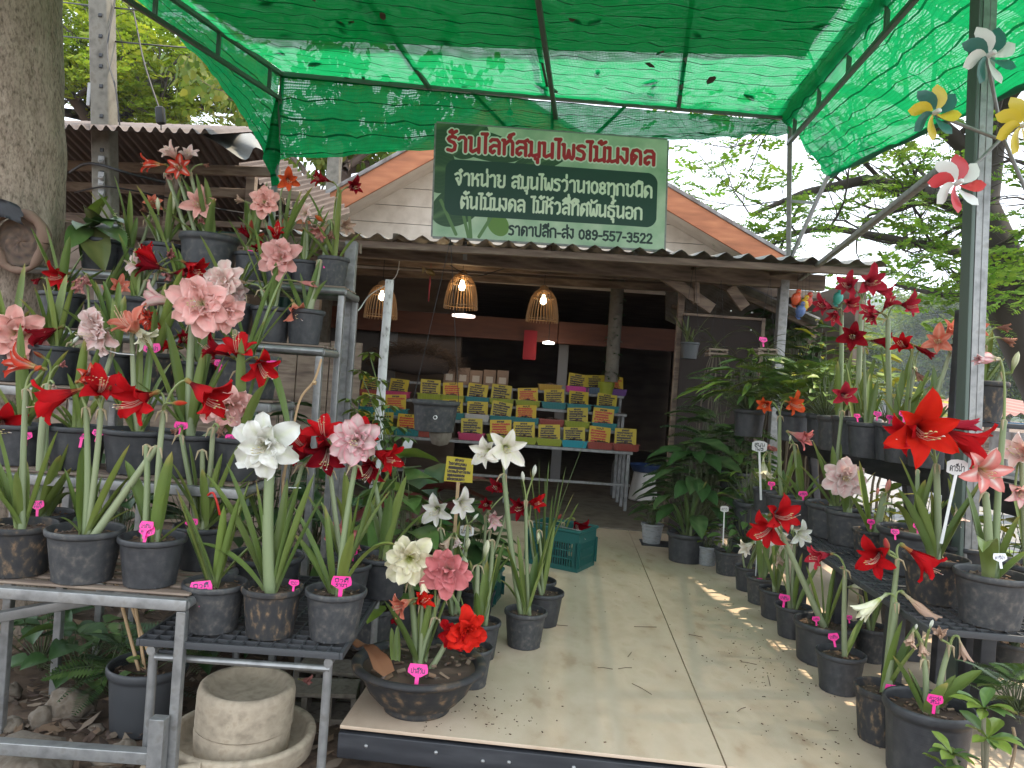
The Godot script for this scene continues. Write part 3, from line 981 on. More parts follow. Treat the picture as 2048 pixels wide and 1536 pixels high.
func build_awning() -> void:
	# the tin awning on timber beams across the shop front
	var t := thing("tin_awning", "corrugated tin awning on weathered timber beams over the shop front", "awning", X(1024, 0, 8.))
	var o := t.position
	var a := W(470, 462, 7.2) - o
	var b := W(1775, 533, 7.2) - o
	var n := 6
	for i in n:                                             # six sheets
		var p := a.lerp(b, float(i) / n)
		var q := a.lerp(b, (i + 1.) / n)
		part("roof_sheet", wave_sheet(p, q + (b - a).normalized() * .03 + Vector3(0, .003 * (i % 2), 0), Vector3(0, .42, -3.9), 5, .055), mats.tin, t)
	var g := Geo.new()
	g.bar(W(500, 476, 7.32) - o, W(1745, 545, 7.32) - o, .06, .07, .006)
	part("purlin", g.mesh(), mats.timber_old, t)
	g = Geo.new()
	g.bar(W(480, 482, 8.25) - o, W(1648, 567, 8.25) - o, .09, .17, .008)
	part("main_beam", g.mesh(), mats.timber_old, t)
	for k in [9.0, 9.8]:
		g = Geo.new()
		g.bar(W(500, 478 + (k - 8.) * 30, k) - o, W(1640, 552 + (k - 8.) * 22, k) - o, .06, .09, .006)
		part("purlin", g.mesh(), mats.timber_old, t)
	for px in [812, 1092, 1390, 1548]:
		g = Geo.new()
		var c := W(px, 492 + (px - 700) * .072, 8.13) - o
		g.bar(c + Vector3(0, -.02, .75), c + Vector3(0, .27, -1.9), .05, .1, .004)
		part("rafter", g.mesh(), mats.dark_wall, t)
	# posts
	var pt := W(1568, 560, 8.25) - o
	g = Geo.new()
	g.bar(Vector3(pt.x, -.0, pt.z), Vector3(pt.x, pt.y, pt.z), .1, .1, .008)
	part("post", g.mesh(), mats.steel_dull, t)
	pt = W(1362, 610, 8.6) - o
	g = Geo.new()
	g.bar(Vector3(pt.x, -.0, pt.z), Vector3(pt.x, 2.9, pt.z), .07, .07, .006)
	part("post", g.mesh(), mats.timber_old, t)
	pt = W(640, 500, 8.25) - o
	g = Geo.new()
	g.bar(Vector3(pt.x, -.0, pt.z), Vector3(pt.x, pt.y, pt.z), .1, .1, .008)
	part("post", g.mesh(), mats.timber_old, t)
	# braces by the right hand post
	for k in [[1318, 545, 1425, 618], [1392, 548, 1392, 608], [1460, 575, 1490, 616]]:
		g = Geo.new()
		g.bar(W(k[0], k[1], 8.35) - o, W(k[2], k[3], 8.35) - o, .05, .12, .005)
		part("brace", g.mesh(), mats.timber_old, t)
	# lean-to roof dropping away to the right
	var l := thing("lean_to_roof", "corrugated tin lean-to roof sloping down beside the grey awning post", "roof", X(1450, 0, 9.))
	o = l.position
	for i in 4:
		var p0 := W(1330, 500, 8.6) - o
		var p1 := W(1330, 640, 11.2) - o
		var q0 := W(1640, 640, 8.5) - o
		var ed := p0.lerp(p1, i / 4.)
		var ed2 := p0.lerp(p1, (i + 1) / 4.)
		part("roof_sheet", wave_sheet(ed, ed2, q0 - p0, 6, .045), mats.tin, l)
	for i in 3:
		g = Geo.new()
		var z := 8.8 + i * .8
		g.bar(W(1345, 525 + i * 42, z) - o, W(1632, 655 + i * 16, z) - o, .06, .1, .005)
		part("rafter", g.mesh(), mats.timber_old, l)
	# the dark board screen below it
	var s := thing("screen_panel", "dark brown board screen with screws behind the hanging orchids", "screen", X(1440, 0, 8.45))
	o = s.position
	g = Geo.new()
	var c0 := W(1385, 614, 8.45) - o
	var c1 := W(1512, 822, 8.45) - o
	g.box(Vector3((c0.x + c1.x) * .5 - .05, 1.2, 0), Vector3(c1.x - c0.x + .1, 2.4, .02), Basis.IDENTITY, .003)
	part("board", g.mesh(), mats.dark_panel, s)
	g = Geo.new()
	g.bar(Vector3(c1.x + .01, 0, 0), Vector3(c1.x + .01, 2.42, 0), .04, .05, .004)
	g.bar(Vector3(c0.x - .1, 2.42, 0), Vector3(c1.x + .03, 2.42, 0), .05, .03, .004)
	part("frame", g.mesh(), mats.timber_old, s)
	for k in [[1418, 622], [1462, 622], [1504, 625], [1502, 660]]:
		g = Geo.new()
		g.lathe([Vector2(0, .006), Vector2(.008, .004), Vector2(.011, 0.)], 8, W(k[0], k[1], 8.437) - o, Basis(Vector3.RIGHT, Vector3.BACK, Vector3.DOWN))
		part("screw", g.mesh(), mats.white_plastic, s)

func build_sign() -> void:
	var w := 1024
	var h := 488
	var im := Image.create(w, h, false, Image.FORMAT_RGB8)
	var n := FastNoiseLite.new()
	n.seed = 8
	n.frequency = .006
	n.fractal_octaves = 5
	for y in h:
		for x in w:
			var k := n.get_noise_2d(x, y) * .5 + .5
			var c := C(.30, .46, .30).lerp(C(.60, .68, .52), clampf(k * 1.5 - .25, 0, 1))
			im.set_pixel(x, y, c.linear_to_srgb())
	# printed leaves
	for q in [[.03, .0, .16, .26, .3], [.21, .17, .17, .13, -.2], [.1, .72, .12, .17, .5], [.02, .40, .07, .22, 0.], [.45, .28, .12, .08, .3], [.28, .86, .055, .09, -.9], [.14, .12, .1, .16, .8]]:
		for y in range(maxi(0, int((q[1] - .4) * h)), mini(h, int((q[1] + .4) * h))):
			for x in range(maxi(0, int((q[0] - .25) * w)), mini(w, int((q[0] + .25) * w))):
				var p := Vector2(float(x) / w - q[0], (float(y) / h - q[1]) * .48).rotated(q[4])
				var e := pow(p.x / q[2], 2) + pow(p.y / (q[3] * .48), 2)
				if e < 1.:
					var vein := absf(fmod(absf(p.y) * 60. + absf(p.x) * 22., 1.) - .5)
					var c := C(.035, .085, .04).lerp(C(.09, .17, .07), smoothstep(.1, .0, absf(p.y) / q[3]) + .35 * smoothstep(.1, 0., vein))
					if q[2] < .06: c = C(.14, .26, .05)
					im.set_pixel(x, y, im.get_pixel(x, y).lerp(c.linear_to_srgb(), smoothstep(1., .96, e)))
	for q in [[.03, .68, .1, .97], [.13, .8, .155, .99], [.155, .8, .165, .99], [.25, .8, .2, .98]]:
		line_px(im, Vector2(q[0] * w, q[1] * h), Vector2(q[2] * w, q[3] * h), 7., lin(C(.12, .22, .08)))
	# dark rounded field
	for y in range(int(.31 * h), int(.81 * h)):
		for x in range(int(.045 * w), int(.963 * w)):
			var p := Vector2(x, y)
			var lo := Vector2(.045 * w + 48, .31 * h + 48)
			var hi := Vector2(.963 * w - 48, .805 * h - 48)
			var dd := p.distance_to(p.clamp(lo, hi))
			if dd < 48:
				im.set_pixel(x, y, lin(C(.012, .055, .038)))
	var t1 := "ร้านไลท์สมุนไพรไม้มงคล"
	ink(im, t1, .045, .955, .235, .125, 14., lin(C(.74, .78, .68)))
	ink(im, t1, .045, .955, .235, .125, 7.5, lin(C(.50, .012, .025)))
	ink(im, "จำหน่าย สมุนไพรว่าน108ทุกชนิด".replace("ำ", "ํา"), .085, .945, .53, .1, 5.2, lin(C(.74, .79, .62)))
	ink(im, "ต้นไม้มงคล ไม้หัวสี่ทิศพันธุ์นอก", .115, .905, .735, .1, 5.2, lin(C(.74, .79, .62)))
	ink(im, "ราคาปลีก-ส่ง 089-557-3522", .325, .95, .945, .078, 4., lin(C(.012, .03, .03)))
	var tx := ImageTexture.create_from_image(im)
	var a := W(873, 246, 7.35)
	var b := W(1335, 280, 7.35)
	var c := W(1328, 500, 7.35)
	var d := W(865, 472, 7.35)
	var t := thing("shop_sign", "green printed signboard with red Thai title above the tin awning", "sign", (c + d) * .5)
	var o := t.position
	var g := Geo.new()
	var k := []
	for q in [[a, 0, 0], [b, 1, 0], [c, 1, 1], [d, 0, 1]]:
		k.append(g.add(q[0] - o, Vector2(q[1], q[2])))
	g.quad(k[0], k[1], k[2], k[3])
	part("printed_face", g.mesh(), mat("sign_face", C(1, 1, 1), .5, {"tex": tx}), t)
	g = Geo.new()
	for q in [[a, b], [b, c], [c, d], [d, a]]:
		g.bar(q[0] - o + Vector3(0, 0, -.022), q[1] - o + Vector3(0, 0, -.022), .035, .035)
	part("frame", g.mesh(), mats.steel_dull, t)
	for px in [930, 1270]:
		g = Geo.new()
		g.bar(W(px, 300, 7.42) - o, W(px, 520, 7.6) - o, .04, .04)
		part("stay", g.mesh(), mats.steel_dull, t)

# ---------------------------------------------------------------- shade canopy
func net_tex() -> StandardMaterial3D:
	var s := 256
	var im := Image.create(s, s, false, Image.FORMAT_RGBA8)
	var n := FastNoiseLite.new()
	n.seed = 77
	n.frequency = .02
	var r := RandomNumberGenerator.new()
	r.seed = 5
	for y in s:
		var band := .3 if y % 64 < 6 else (.8 if y % 16 < 3 else 1.)
		for x in s:
			var weave := .97 if (y % 8 < 5) else .86
			if x % 6 < 1: weave += .1
			var k := n.get_noise_2d(x, y) * .16 + r.randf_range(-.08, .08)
			var c := C(.003, .215, .06).lerp(C(.009, .31, .1), clampf(.5 + k * 2., 0, 1)) * band
			c.a = 1
			c = c.linear_to_srgb()
			c.a = clampf(weave + k * .5 + (.2 if band < 1. else 0.), 0, 1)
			im.set_pixel(x, y, c)
	var m := mat("net_green", C(1, 1, 1), .8, {"tex": ImageTexture.create_from_image(im), "alpha": 1., "back": C(1, 1, 1), "spec": .1})
	return m
func net_panel(parent: Node3D, o: Vector3, called: String, c: Array, nu: int, nv: int, sag: float, su: float, sv: float, wob := .02) -> void:      # c: four corners, c0-c1 top edge, c3-c2 lower edge
	var g := Geo.new()
	for i in nv + 1:
		for j in nu + 1:
			var a := float(j) / nu
			var b := float(i) / nv
			var p: Vector3 = c[0].lerp(c[1], a).lerp(c[3].lerp(c[2], a), b)
			var s := sin(PI * a) * sin(PI * b)
			p.y -= sag * s
			p += Vector3(rf(-1, 1), rf(-1, 1), rf(-1, 1)) * wob * (1. if i > 0 else .2)
			p.y -= wob * 1.6 * absf(sin(b * 9. + a * 2.))
			g.add(p - o, Vector2(a * su, b * sv))
	for i in nv:
		for j in nu:
			var k := i * (nu + 1) + j
			g.quad(k, k + 1, k + nu + 2, k + nu + 1)
	part(called, g.mesh(), net_tex(), parent)
func build_canopy() -> void:
	var dr := 7.45
	var rl := W(565, 150, dr)                                # rear left, rear right corner of the frame
	var rr := W(1580, 235, dr)
	var fl := Vector3(rl.x - 2.0, rl.y + .02, -1.2)
	var fr := Vector3(rr.x - .45, rr.y + .08, -1.2)
	var t := thing("shade_canopy", "green shade net canopy on a welded steel frame over the walkway", "canopy", Vector3(0, 0, -4))
	var o := t.position
	var st: Material = mats.frame_green
	var g := Geo.new()
	g.bar(rl - o, rr - o, .05, .05, .004)
	part("rear_beam", g.mesh(), st, t)
	# side trusses: two chords with uprights
	for s in [[rl, fl, .24], [rr, fr, .26]]:
		g = Geo.new()
		g.bar(s[0] - o, s[1] - o, .045, .045, .004)
		g.bar(s[0] - o - Vector3(0, s[2], 0), s[1] - o - Vector3(0, s[2], 0), .04, .04, .004)
		part("side_truss", g.mesh(), st, t)
		for k in 9:
			var p: Vector3 = s[0].lerp(s[1], k / 9. + .03)
			g = Geo.new()
			g.bar(p - o, p - o - Vector3(0, s[2], 0), .03, .03)
			part("truss_upright", g.mesh(), st, t)
	# rafters
	var mid := W(1105, 192, dr)
	var mf := Vector3(mid.x - .75, mid.y + .16, -1.2)
	g = Geo.new()
	g.bar(mid - o + Vector3(-.06, .02, 0), mf - o + Vector3(-.06, .1, 0), .04, .04, .004)
	g.bar(mid - o + Vector3(.05, -.22, 0), mf - o + Vector3(.04, -.15, 0), .04, .04, .004)
	for k in 8:
		var p := mid.lerp(mf, k / 8. + .04)
		g.bar(p - o + Vector3(-.06, .02, 0), p - o + Vector3(.05, -.2, -.35 if k % 2 else .35), .02, .02)
	part("ridge_truss", g.mesh(), st, t)
	for k in [[860, 178, -.5], [1357, 216, .18]]:
		var p := W(k[0], k[1], dr)
		g = Geo.new()
		g.bar(p - o, Vector3(p.x + k[2] * -1. - .9, p.y + .1, -1.2) - o if k[2] > 0 else Vector3(p.x - 1.15, p.y + .1, -1.2) - o, .04, .04, .004)
		part("rafter", g.mesh(), st, t)
	# braces behind the sign, and posts
	for k in [[940, 181, 1030, 272], [1255, 208, 1175, 285], [1105, 192, 1104, 280]]:
		g = Geo.new()
		g.bar(W(k[0], k[1], dr) - o, W(k[2], k[3], 7.44) - o, .03, .03)
		part("brace", g.mesh(), st, t)
	g = Geo.new()
	g.bar(rr - o, W(1577, 522, 7.9) - o, .045, .045, .004)
	g.bar(W(1656, 352, 7.5) - o, W(1580, 520, 7.9) - o, .03, .03)
	g.bar(W(1577, 402, 7.7) - o, W(1630, 406, 7.7) - o, .025, .025)
	part("rear_post", g.mesh(), mats.steel_dull, t)
	g = Geo.new()
	g.bar(rl - o, W(553, 330, dr) - o, .04, .04, .004)
	g.bar(W(553, 330, dr) - o, Vector3(rl.x - .05, 0, rl.z) - o, .05, .05, .004)
	part("rear_post", g.mesh(), st, t)
	# front right post: a pressed steel channel
	var p0 := W(1962, 0, 4.)
	var p1 := W(1930, 900, 4.)
	var dir := (p0 - p1).normalized()
	var foot := p1 - dir * (p1.y / dir.y)
	var top := p1 + dir * ((4.55 - p1.y) / dir.y)
	g = Geo.new()
	var off := Vector3(.022, 0, 0)
	g.bar(foot - o + off, top - o + off, .006, .085, .0, Vector3.BACK)
	g.bar(foot - o + Vector3(.022, 0, .045), top - o + Vector3(.022, 0, .045), .07, .007, .0, Vector3.BACK)
	g.bar(foot - o + Vector3(.032, 0, .05), top - o + Vector3(.032, 0, .05), .02, .004, .0, Vector3.BACK)
	part("post_face", g.mesh(), mats.steel, t)
	g = Geo.new()
	g.bar(foot - o + Vector3(-.026, 0, .004), top - o + Vector3(-.026, 0, .004), .022, .086, .003, Vector3.BACK)
	part("post_side", g.mesh(), st, t)
	g = Geo.new()
	g.bar(W(1890, 332, 4.05) - o, W(1600, 558, 8.2) - o, .045, .045, .005)
	part("long_brace", g.mesh(), mats.steel_dull, t)
	# ---- nets
	var up := Vector3(0, .03, 0)
	net_panel(t, o, "roof_net", [rl + up, rr + up, fr + up, fl + up], 40, 46, .16, 5, 9)
	var ll := W(545, 322, dr - .05)
	var lr := W(1578, 262, dr - .05)
	net_panel(t, o, "rear_net", [rl - Vector3(0, .02, -.03), rr - Vector3(0, .02, -.03), lr, W(560, 318, dr)], 40, 8, .05, 5, 1.1)
	var e0 := W(1655, 350, 7.6)
	var e1 := Vector3(fr.x + 1.35, fr.y - .95, -1.2)
	net_panel(t, o, "right_net", [rr + Vector3(-.12, .05, 0), fr + Vector3(-.12, .05, 0), e1, e0], 44, 10, .1, 9, 2)
	var lo := [W(543, 320, dr), W(495, 236, 7.05), W(410, 120, 6.45), W(284, 0, 5.85), fl + Vector3(-.45, -.2, .3)]
	var hi := [rl, rl.lerp(fl, .064), rl.lerp(fl, .16), rl.lerp(fl, .26), fl]
	g = Geo.new()
	var strip := [[], [], [], [], []]
	for i in 4:
		for k in 9 if i < 3 else 21:
			var q := k / (9. if i < 3 else 20.)
			for r in 5:
				var pp: Vector3 = hi[i].lerp(hi[i + 1], q).lerp(lo[i].lerp(lo[i + 1], q), r / 4.)
				strip[r].append(pp - o + Vector3(-.03 + rf(-.012, .012), rf(-.012, .012) - .05 * sin(PI * r / 4.), 0))
	g.grid(strip)
	for i in g.u.size():
		g.u[i] = Vector2(g.u[i].x * 9., g.u[i].y * 1.2)
	part("left_net", g.mesh(), net_tex(), t)
	# rolled hem of the right net
	g = Geo.new()
	var hem := []
	for k in 25:
		hem.append(e0.lerp(e1, k / 24.) - o + Vector3(rf(-.02, .02), rf(-.02, .02), 0))
	g.tube(hem, [.028], 6)
	part("hem", g.mesh(), mat("hem", C(.01, .13, .07), .8), t)
	g = Geo.new()                                           # gathered tail of net at the rear left post
	g.tube([W(552, 200, dr) - o, W(549, 260, dr) - o, W(543, 318, dr) - o, W(547, 345, dr) - o, W(552, 372, dr) - o], [.02, .06, .09, .035, .045], 8)
	part("gathered_net", g.mesh(), net_tex(), t)
	# a second sheet of net over the front half, making it darker
	net_panel(t, o, "second_net", [rl.lerp(fl, .10) + Vector3(.1, .07, 0), rr.lerp(fr, .2) + Vector3(-.25, .07, 0), fr + Vector3(-.1, .12, 0), fl + Vector3(.1, .12, 0)], 30, 24, .1, 5, 6, .03)
	# fallen leaves and twigs lying on the net
	for k in 46:
		g = Geo.new()
		var a := rf(.04, .96)
		var b := pow(rf(0, 1), 1.4) * .55
		var p := rl.lerp(rr, a).lerp(fl.lerp(fr, a), b)
		p.y -= .16 * sin(PI * a) * sin(PI * b) - .015
		g.col = C(.06, .04, .02)
		var l := rf(.05, .11)
		var tw := rf(0, TAU)
		var e := Vector3(cos(tw), 0, sin(tw))
		var f := Vector3(-e.z, 0, e.x) * .35
		g.grid([[-e * l, -e * l], [-e * l * .4 - f * l, -e * l * .4 + f * l], [e * l * .4 - f * l + Vector3(0, .01, 0), e * l * .4 + f * l + Vector3(0, .012, 0)], [e * l, e * l]])
		solo("fallen_leaf", "dark dead leaf lying on top of the green net", "leaf", g.mesh(), mats.litter, p, Basis.IDENTITY, "dead leaves on the net")

# ================================================================ trees
var spray_mesh := {}
func spray(kind: String) -> ArrayMesh:
	if spray_mesh.has(kind):
		return spray_mesh[kind]
	var g := Geo.new()
	var r := RandomNumberGenerator.new()
	r.seed = hash(kind)
	if kind == "feather":                               # a feathery twig: leaflets in pairs
		g.col = C(.06, .05, .03)
		for k in 9:
			var z := .04 + k * .034
			for s in [-1, 1]:
				var l := .085 * sin(PI * (k + 1.5) / 11.) + .02
				var w := .018
				var tone := r.randf()
				g.col = C(.055, .10, .022).lerp(C(.13, .18, .04), tone)
				var a := Vector3(s * .004, r.randf_range(-.01, .01), z)
				var t := a + Vector3(s * l, r.randf_range(-.02, .015), l * .45)
				var n := Vector3(0, .012, w)
				var i0 := g.add(a); var i1 := g.add(a.lerp(t, .5) + n); var i2 := g.add(t); var i3 := g.add(a.lerp(t, .5) - n)
				g.quad(i0, i1, i2, i3)
	elif kind == "heart":                               # single broad leaves on a twig
		for k in 6:
			g.col = C(.06, .11, .03).lerp(C(.16, .17, .05), r.randf())
			var a := Vector3(r.randf_range(-.1, .1), r.randf_range(-.1, .1), k * .05)
			var dn := Vector3(r.randf_range(-.05, .05), -.13, r.randf_range(-.03, .06))
			var sd := dn.cross(Vector3(0, 0, 1)).normalized() * .055
			var q := [a, a + dn * .25 + sd, a + dn * .6 + sd * .75, a + dn, a + dn * .6 - sd * .75, a + dn * .25 - sd]
			var id := []
			for p in q: id.append(g.add(p))
			for i in range(1, 5): g.tri(id[0], id[i], id[i + 1])
	else:                                               # "clump": a far-off tuft
		for k in 16:
			g.col = C(.035, .075, .018).lerp(C(.12, .16, .04), r.randf())
			var a := Vector3(r.randf_range(-.3, .3), r.randf_range(-.2, .25), r.randf_range(-.3, .3))
			var e := Vector3(r.randf_range(-1, 1), r.randf_range(-.6, .4), r.randf_range(-1, 1)).normalized() * .14
			var f := e.cross(Vector3(r.randf_range(-1, 1), 1, r.randf_range(-1, 1))).normalized() * .055
			var i0 := g.add(a - e); var i1 := g.add(a + f); var i2 := g.add(a + e); var i3 := g.add(a - f)
			g.quad(i0, i1, i2, i3)
	spray_mesh[kind] = g.mesh()
	return spray_mesh[kind]
func crown(t: Node3D, pts: Array, kind: String, tint: Color, sc: float, flat := .5) -> void:
	var mm := MultiMesh.new()
	mm.transform_format = MultiMesh.TRANSFORM_3D
	mm.use_colors = true
	mm.mesh = spray(kind)
	mm.instance_count = pts.size()
	for i in pts.size():
		var b := Basis.from_euler(Vector3(rf(-1, 1) * flat, rf(0, TAU), rf(-1, 1) * flat)).scaled(Vector3.ONE * sc * rf(.7, 1.3))
		mm.set_instance_transform(i, Transform3D(b, pts[i]))
		var k := rf(.75, 1.3)
		mm.set_instance_color(i, Color(tint.r * k * rf(.9, 1.15), tint.g * k, tint.b * k))
	var o := MultiMeshInstance3D.new()
	o.name = "crown"
	o.multimesh = mm
	o.material_override = mats.leaf_far
	o.set_meta("kind", "stuff")
	t.add_child(o, true)
func branches(g: Geo, p: Vector3, dir: Vector3, l: float, r: float, lvl: int, out: Array, lift := .1) -> void:
	var q := []
	var rad := []
	var d := dir.normalized()
	var at := p
	for i in 5:
		q.append(at)
		rad.append(lerpf(r, r * .55, i / 4.))
		d = (d + Vector3(rf(-.22, .22), rf(-.2, .2) + lift * .3, rf(-.22, .22))).normalized()
		at += d * l / 4.
	g.tube(q, rad, 6 if lvl > 1 else 4, false)
	if lvl <= 1:
		for i in range(1, 5): out.append(q[i])
	if lvl == 0:
		return
	var n := 4 if lvl > 1 else 3
	for k in n:
		var s: Vector3 = q[1 + (k % 4)] if k < n - 1 else q[4]
		var nd := (d + Vector3(rf(-1, 1), rf(-.35, .5), rf(-1, 1)) * .9).normalized()
		branches(g, s, nd, l * rf(.55, .75), r * .5, lvl - 1, out, lift)
func cloud_pts(tips: Array, per: float, rad: float, fl := .6) -> Array:
	var out := []
	for p in tips:
		for k in (int(per) + (1 if rng.randf() < fmod(per, 1.) else 0)):
			var v := Vector3(rng.randfn(0, 1), rng.randfn(0, 1) * fl, rng.randfn(0, 1)) * rad
			out.append(p + v)
	return out
func tree(label: String, base: Vector3, limbs: Array, lvl: int, per: float, rad: float, kind: String, tint: Color, sc: float, bark: Color, group := "") -> Node3D:
	# limbs: each [points in world, radii, branch length]
	var t := thing("tree", label, "tree", base, group)
	var g := Geo.new()
	var tips := []
	for q in limbs:
		var p := []
		for k in q[0]: p.append(k - base)
		g.col = bark
		g.tube(p, q[1], 10, false)
		if q[2] <= 0: continue
		for i in range(1, p.size()):
			var n := 3
			for k in n:
				var s: Vector3 = p[i - 1].lerp(p[i], (k + 1.) / n)
				var ax: Vector3 = (p[i] - p[i - 1]).normalized()
				var nd := (ax * .5 + Vector3(rf(-1, 1), rf(-.25, .6), rf(-1, 1))).normalized()
				branches(g, s, nd, q[2] * rf(.6, 1.1), q[1][mini(i, q[1].size() - 1)] * .45, lvl, tips)
	part("trunk", g.mesh(), mats.bark_paint, t)
	crown(t, cloud_pts(tips, per, rad), kind, tint, sc)
	return t
func build_trees() -> void:
	# the wide rain tree on the right, beyond the road edge
	var d := 13.
	var base := Vector3(10.6, GROUND, -13.4)
	var l := []
	l.append([[base, W(2110, 780, d), W(2040, 640, d), W(1985, 500, d), W(1955, 410, d), W(1975, 300, d), W(2010, 190, d - 1)], [.6, .5, .44, .4, .33, .26, .18], 0])
	l.append([[W(1960, 430, d), W(1850, 385, d - .3), W(1730, 360, d - .6), W(1610, 385, d - .5), W(1500, 430, d - .2)], [.17, .12, .09, .06, .03], 1.5])
	l.append([[W(1990, 520, d), W(1900, 500, d - .5), W(1800, 480, d - .9), W(1660, 455, d - 1.), W(1560, 470, d - 1.), W(1440, 495, d - 1.)], [.1, .08, .06, .05, .035, .02], 1.3])
	l.append([[W(1970, 330, d), W(1880, 250, d - .5), W(1780, 190, d - 1.), W(1640, 170, d - 1.6)], [.16, .12, .09, .05], 1.7])
	l.append([[W(2010, 190, d - 1), W(1960, 60, d - 2), W(1900, -90, d - 3), W(1850, -300, d - 4)], [.15, .12, .09, .05], 1.9])
	l.append([[W(2030, 600, d), W(1960, 585, d - .8), W(1880, 590, d - 1.4), W(1790, 570, d - 2.)], [.08, .06, .04, .02], 1.1])
	l.append([[W(2010, 190, d - 1), W(2120, 40, d - 3), W(2260, -200, d - 5), W(2300, -420, d - 7)], [.18, .15, .1, .05], 2.1])
	l.append([[W(2030, 620, d), W(2180, 420, d - 2), W(2300, 200, d - 4), W(2400, 60, d - 6)], [.2, .16, .1, .05], 2.])
	tree("wide spreading rain tree with leaning dark trunk and feathery leaves beside the road", base, l, 2, .42, .28, "feather", C(1.5, 1.8, 1.25), 1.05, C(.045, .037, .03))
	# big tree far left behind the shed
	d = 24.
	base = X(250, GROUND, d)
	l = []
	l.append([[base, W(230, 500, d), W(215, 330, d), W(230, 230, d)], [.55, .5, .42, .35], 0])
	for q in [[[225, 300], [150, 200], [60, 110]], [[230, 260], [280, 180], [350, 140], [400, 160]], [[230, 240], [215, 120], [170, 10], [120, -60]], [[228, 280], [310, 235], [400, 215], [470, 225]], [[230, 250], [160, 230], [100, 220]], [[230, 230], [270, 110], [260, 40]]]:
		var p := []
		for k in q: p.append(W(k[0], k[1], d + rf(-2, 1.5)))
		l.append([p, [.25, .17, .1, .06], 1.9])
	tree("large bright green tree rising behind the shed roof and utility pole", base, l, 2, 1.0, .42, "feather", C(2.3, 2.1, 1.1), 1.9, C(.08, .07, .055))
	# heart-leaved tree behind the canopy
	d = 13.
	base = X(640, GROUND, d)
	l = [[[base, W(650, 500, d), W(690, 340, d), W(740, 330, d)], [.2, .17, .13, .1], 0]]
	for q in [[[660, 420], [600, 330], [520, 250], [450, 190]], [[690, 340], [720, 300], [780, 300]], [[700, 330], [800, 250], [900, 200]], [[690, 330], [680, 220], [700, 120]]]:
		var p := []
		for k in q: p.append(W(k[0], k[1], d + rf(-.6, .6)))
		l.append([p, [.06, .045, .03, .015], .9])
	tree("thin limbed tree with drooping heart shaped leaves behind the green net", base, l, 1, 1, .22, "heart", C(1.5, 1.4, 1.1), 1.1, C(.14, .1, .08))
	# trees fading into the haze down the road
	var k := 0
	for q in [[1905, 640, 190., 22., 27.], [1990, 610, 320., 34., 46.], [1790, 660, 260., 22., 30.], [2080, 620, 210., 24., 32.], [1700, 690, 120., 9., 12.], [1640, 660, 240., 20., 28.], [1840, 600, 420., 40., 56.], [2010, 700, 90., 8., 10.], [1560, 640, 200., 16., 22.], [1770, 610, 380., 32., 50.]]:
		var b := X(q[0], GROUND, q[2])
		var lim := [[[b, b + Vector3(.04 * q[4], q[4] * .5, 0), b + Vector3(-.02 * q[4], q[4] * .8, .2)], [q[3] * .05, q[3] * .04, q[3] * .02], q[3] * .42]]
		tree(["hazy round tree standing far down the road", "pale hazy tree on the slope beyond the road", "bushy tree half lost in the haze"][k % 3], b, lim, 2, 5, q[3] * .12, "clump", C(1.5, 1.5, 1.1), q[3] * .2, C(.1, .09, .08), "trees in the haze beyond the road")
		k += 1
	# hill
	var g := Geo.new()
	var n := FastNoiseLite.new()
	n.seed = 12
	n.frequency = .012
	var rows := []
	for i in 14:
		var row := []
		for j in 60:
			var x := 60. + j * 22.
			var z := -500. - i * 60.
			row.append(Vector3(x, GROUND - .5 + (pow(i / 13., .8) * 165. * (1. + .6 * n.get_noise_2d(x * .3, 0.)) + n.get_noise_2d(x, z) * 16.) * clampf((x - 60.) / 260. + .25, .25, 1.), z))
		rows.append(row)
	g.grid(rows)
	structure("hill", g, mat("hill", C(.07, .1, .04), 1., {"tex": noise_tex("hillt", [C(.4, .4, .4), C(1, 1, 1), C(1.0, .9, .7)], .06, 66), "scale": .06}))
	# forest cover of the hill
	var pts := []
	for i in 5200:
		var a := rng.randi_range(0, 12)
		var b := rng.randi_range(0, 58)
		var u := rf(0, 1)
		var v := rf(0, 1)
		pts.append(rows[a][b].lerp(rows[a][b + 1], u).lerp(rows[a + 1][b].lerp(rows[a + 1][b + 1], u), v) + Vector3(0, 5, 0))
	var w := Node3D.new()
	w.name = "far_wood"
	add_child(w)
	tag(w, "hazy wood covering the far hill", "wood", "", "stuff")
	crown(w, pts, "clump", C(1.2, 1.3, .9), 32.)

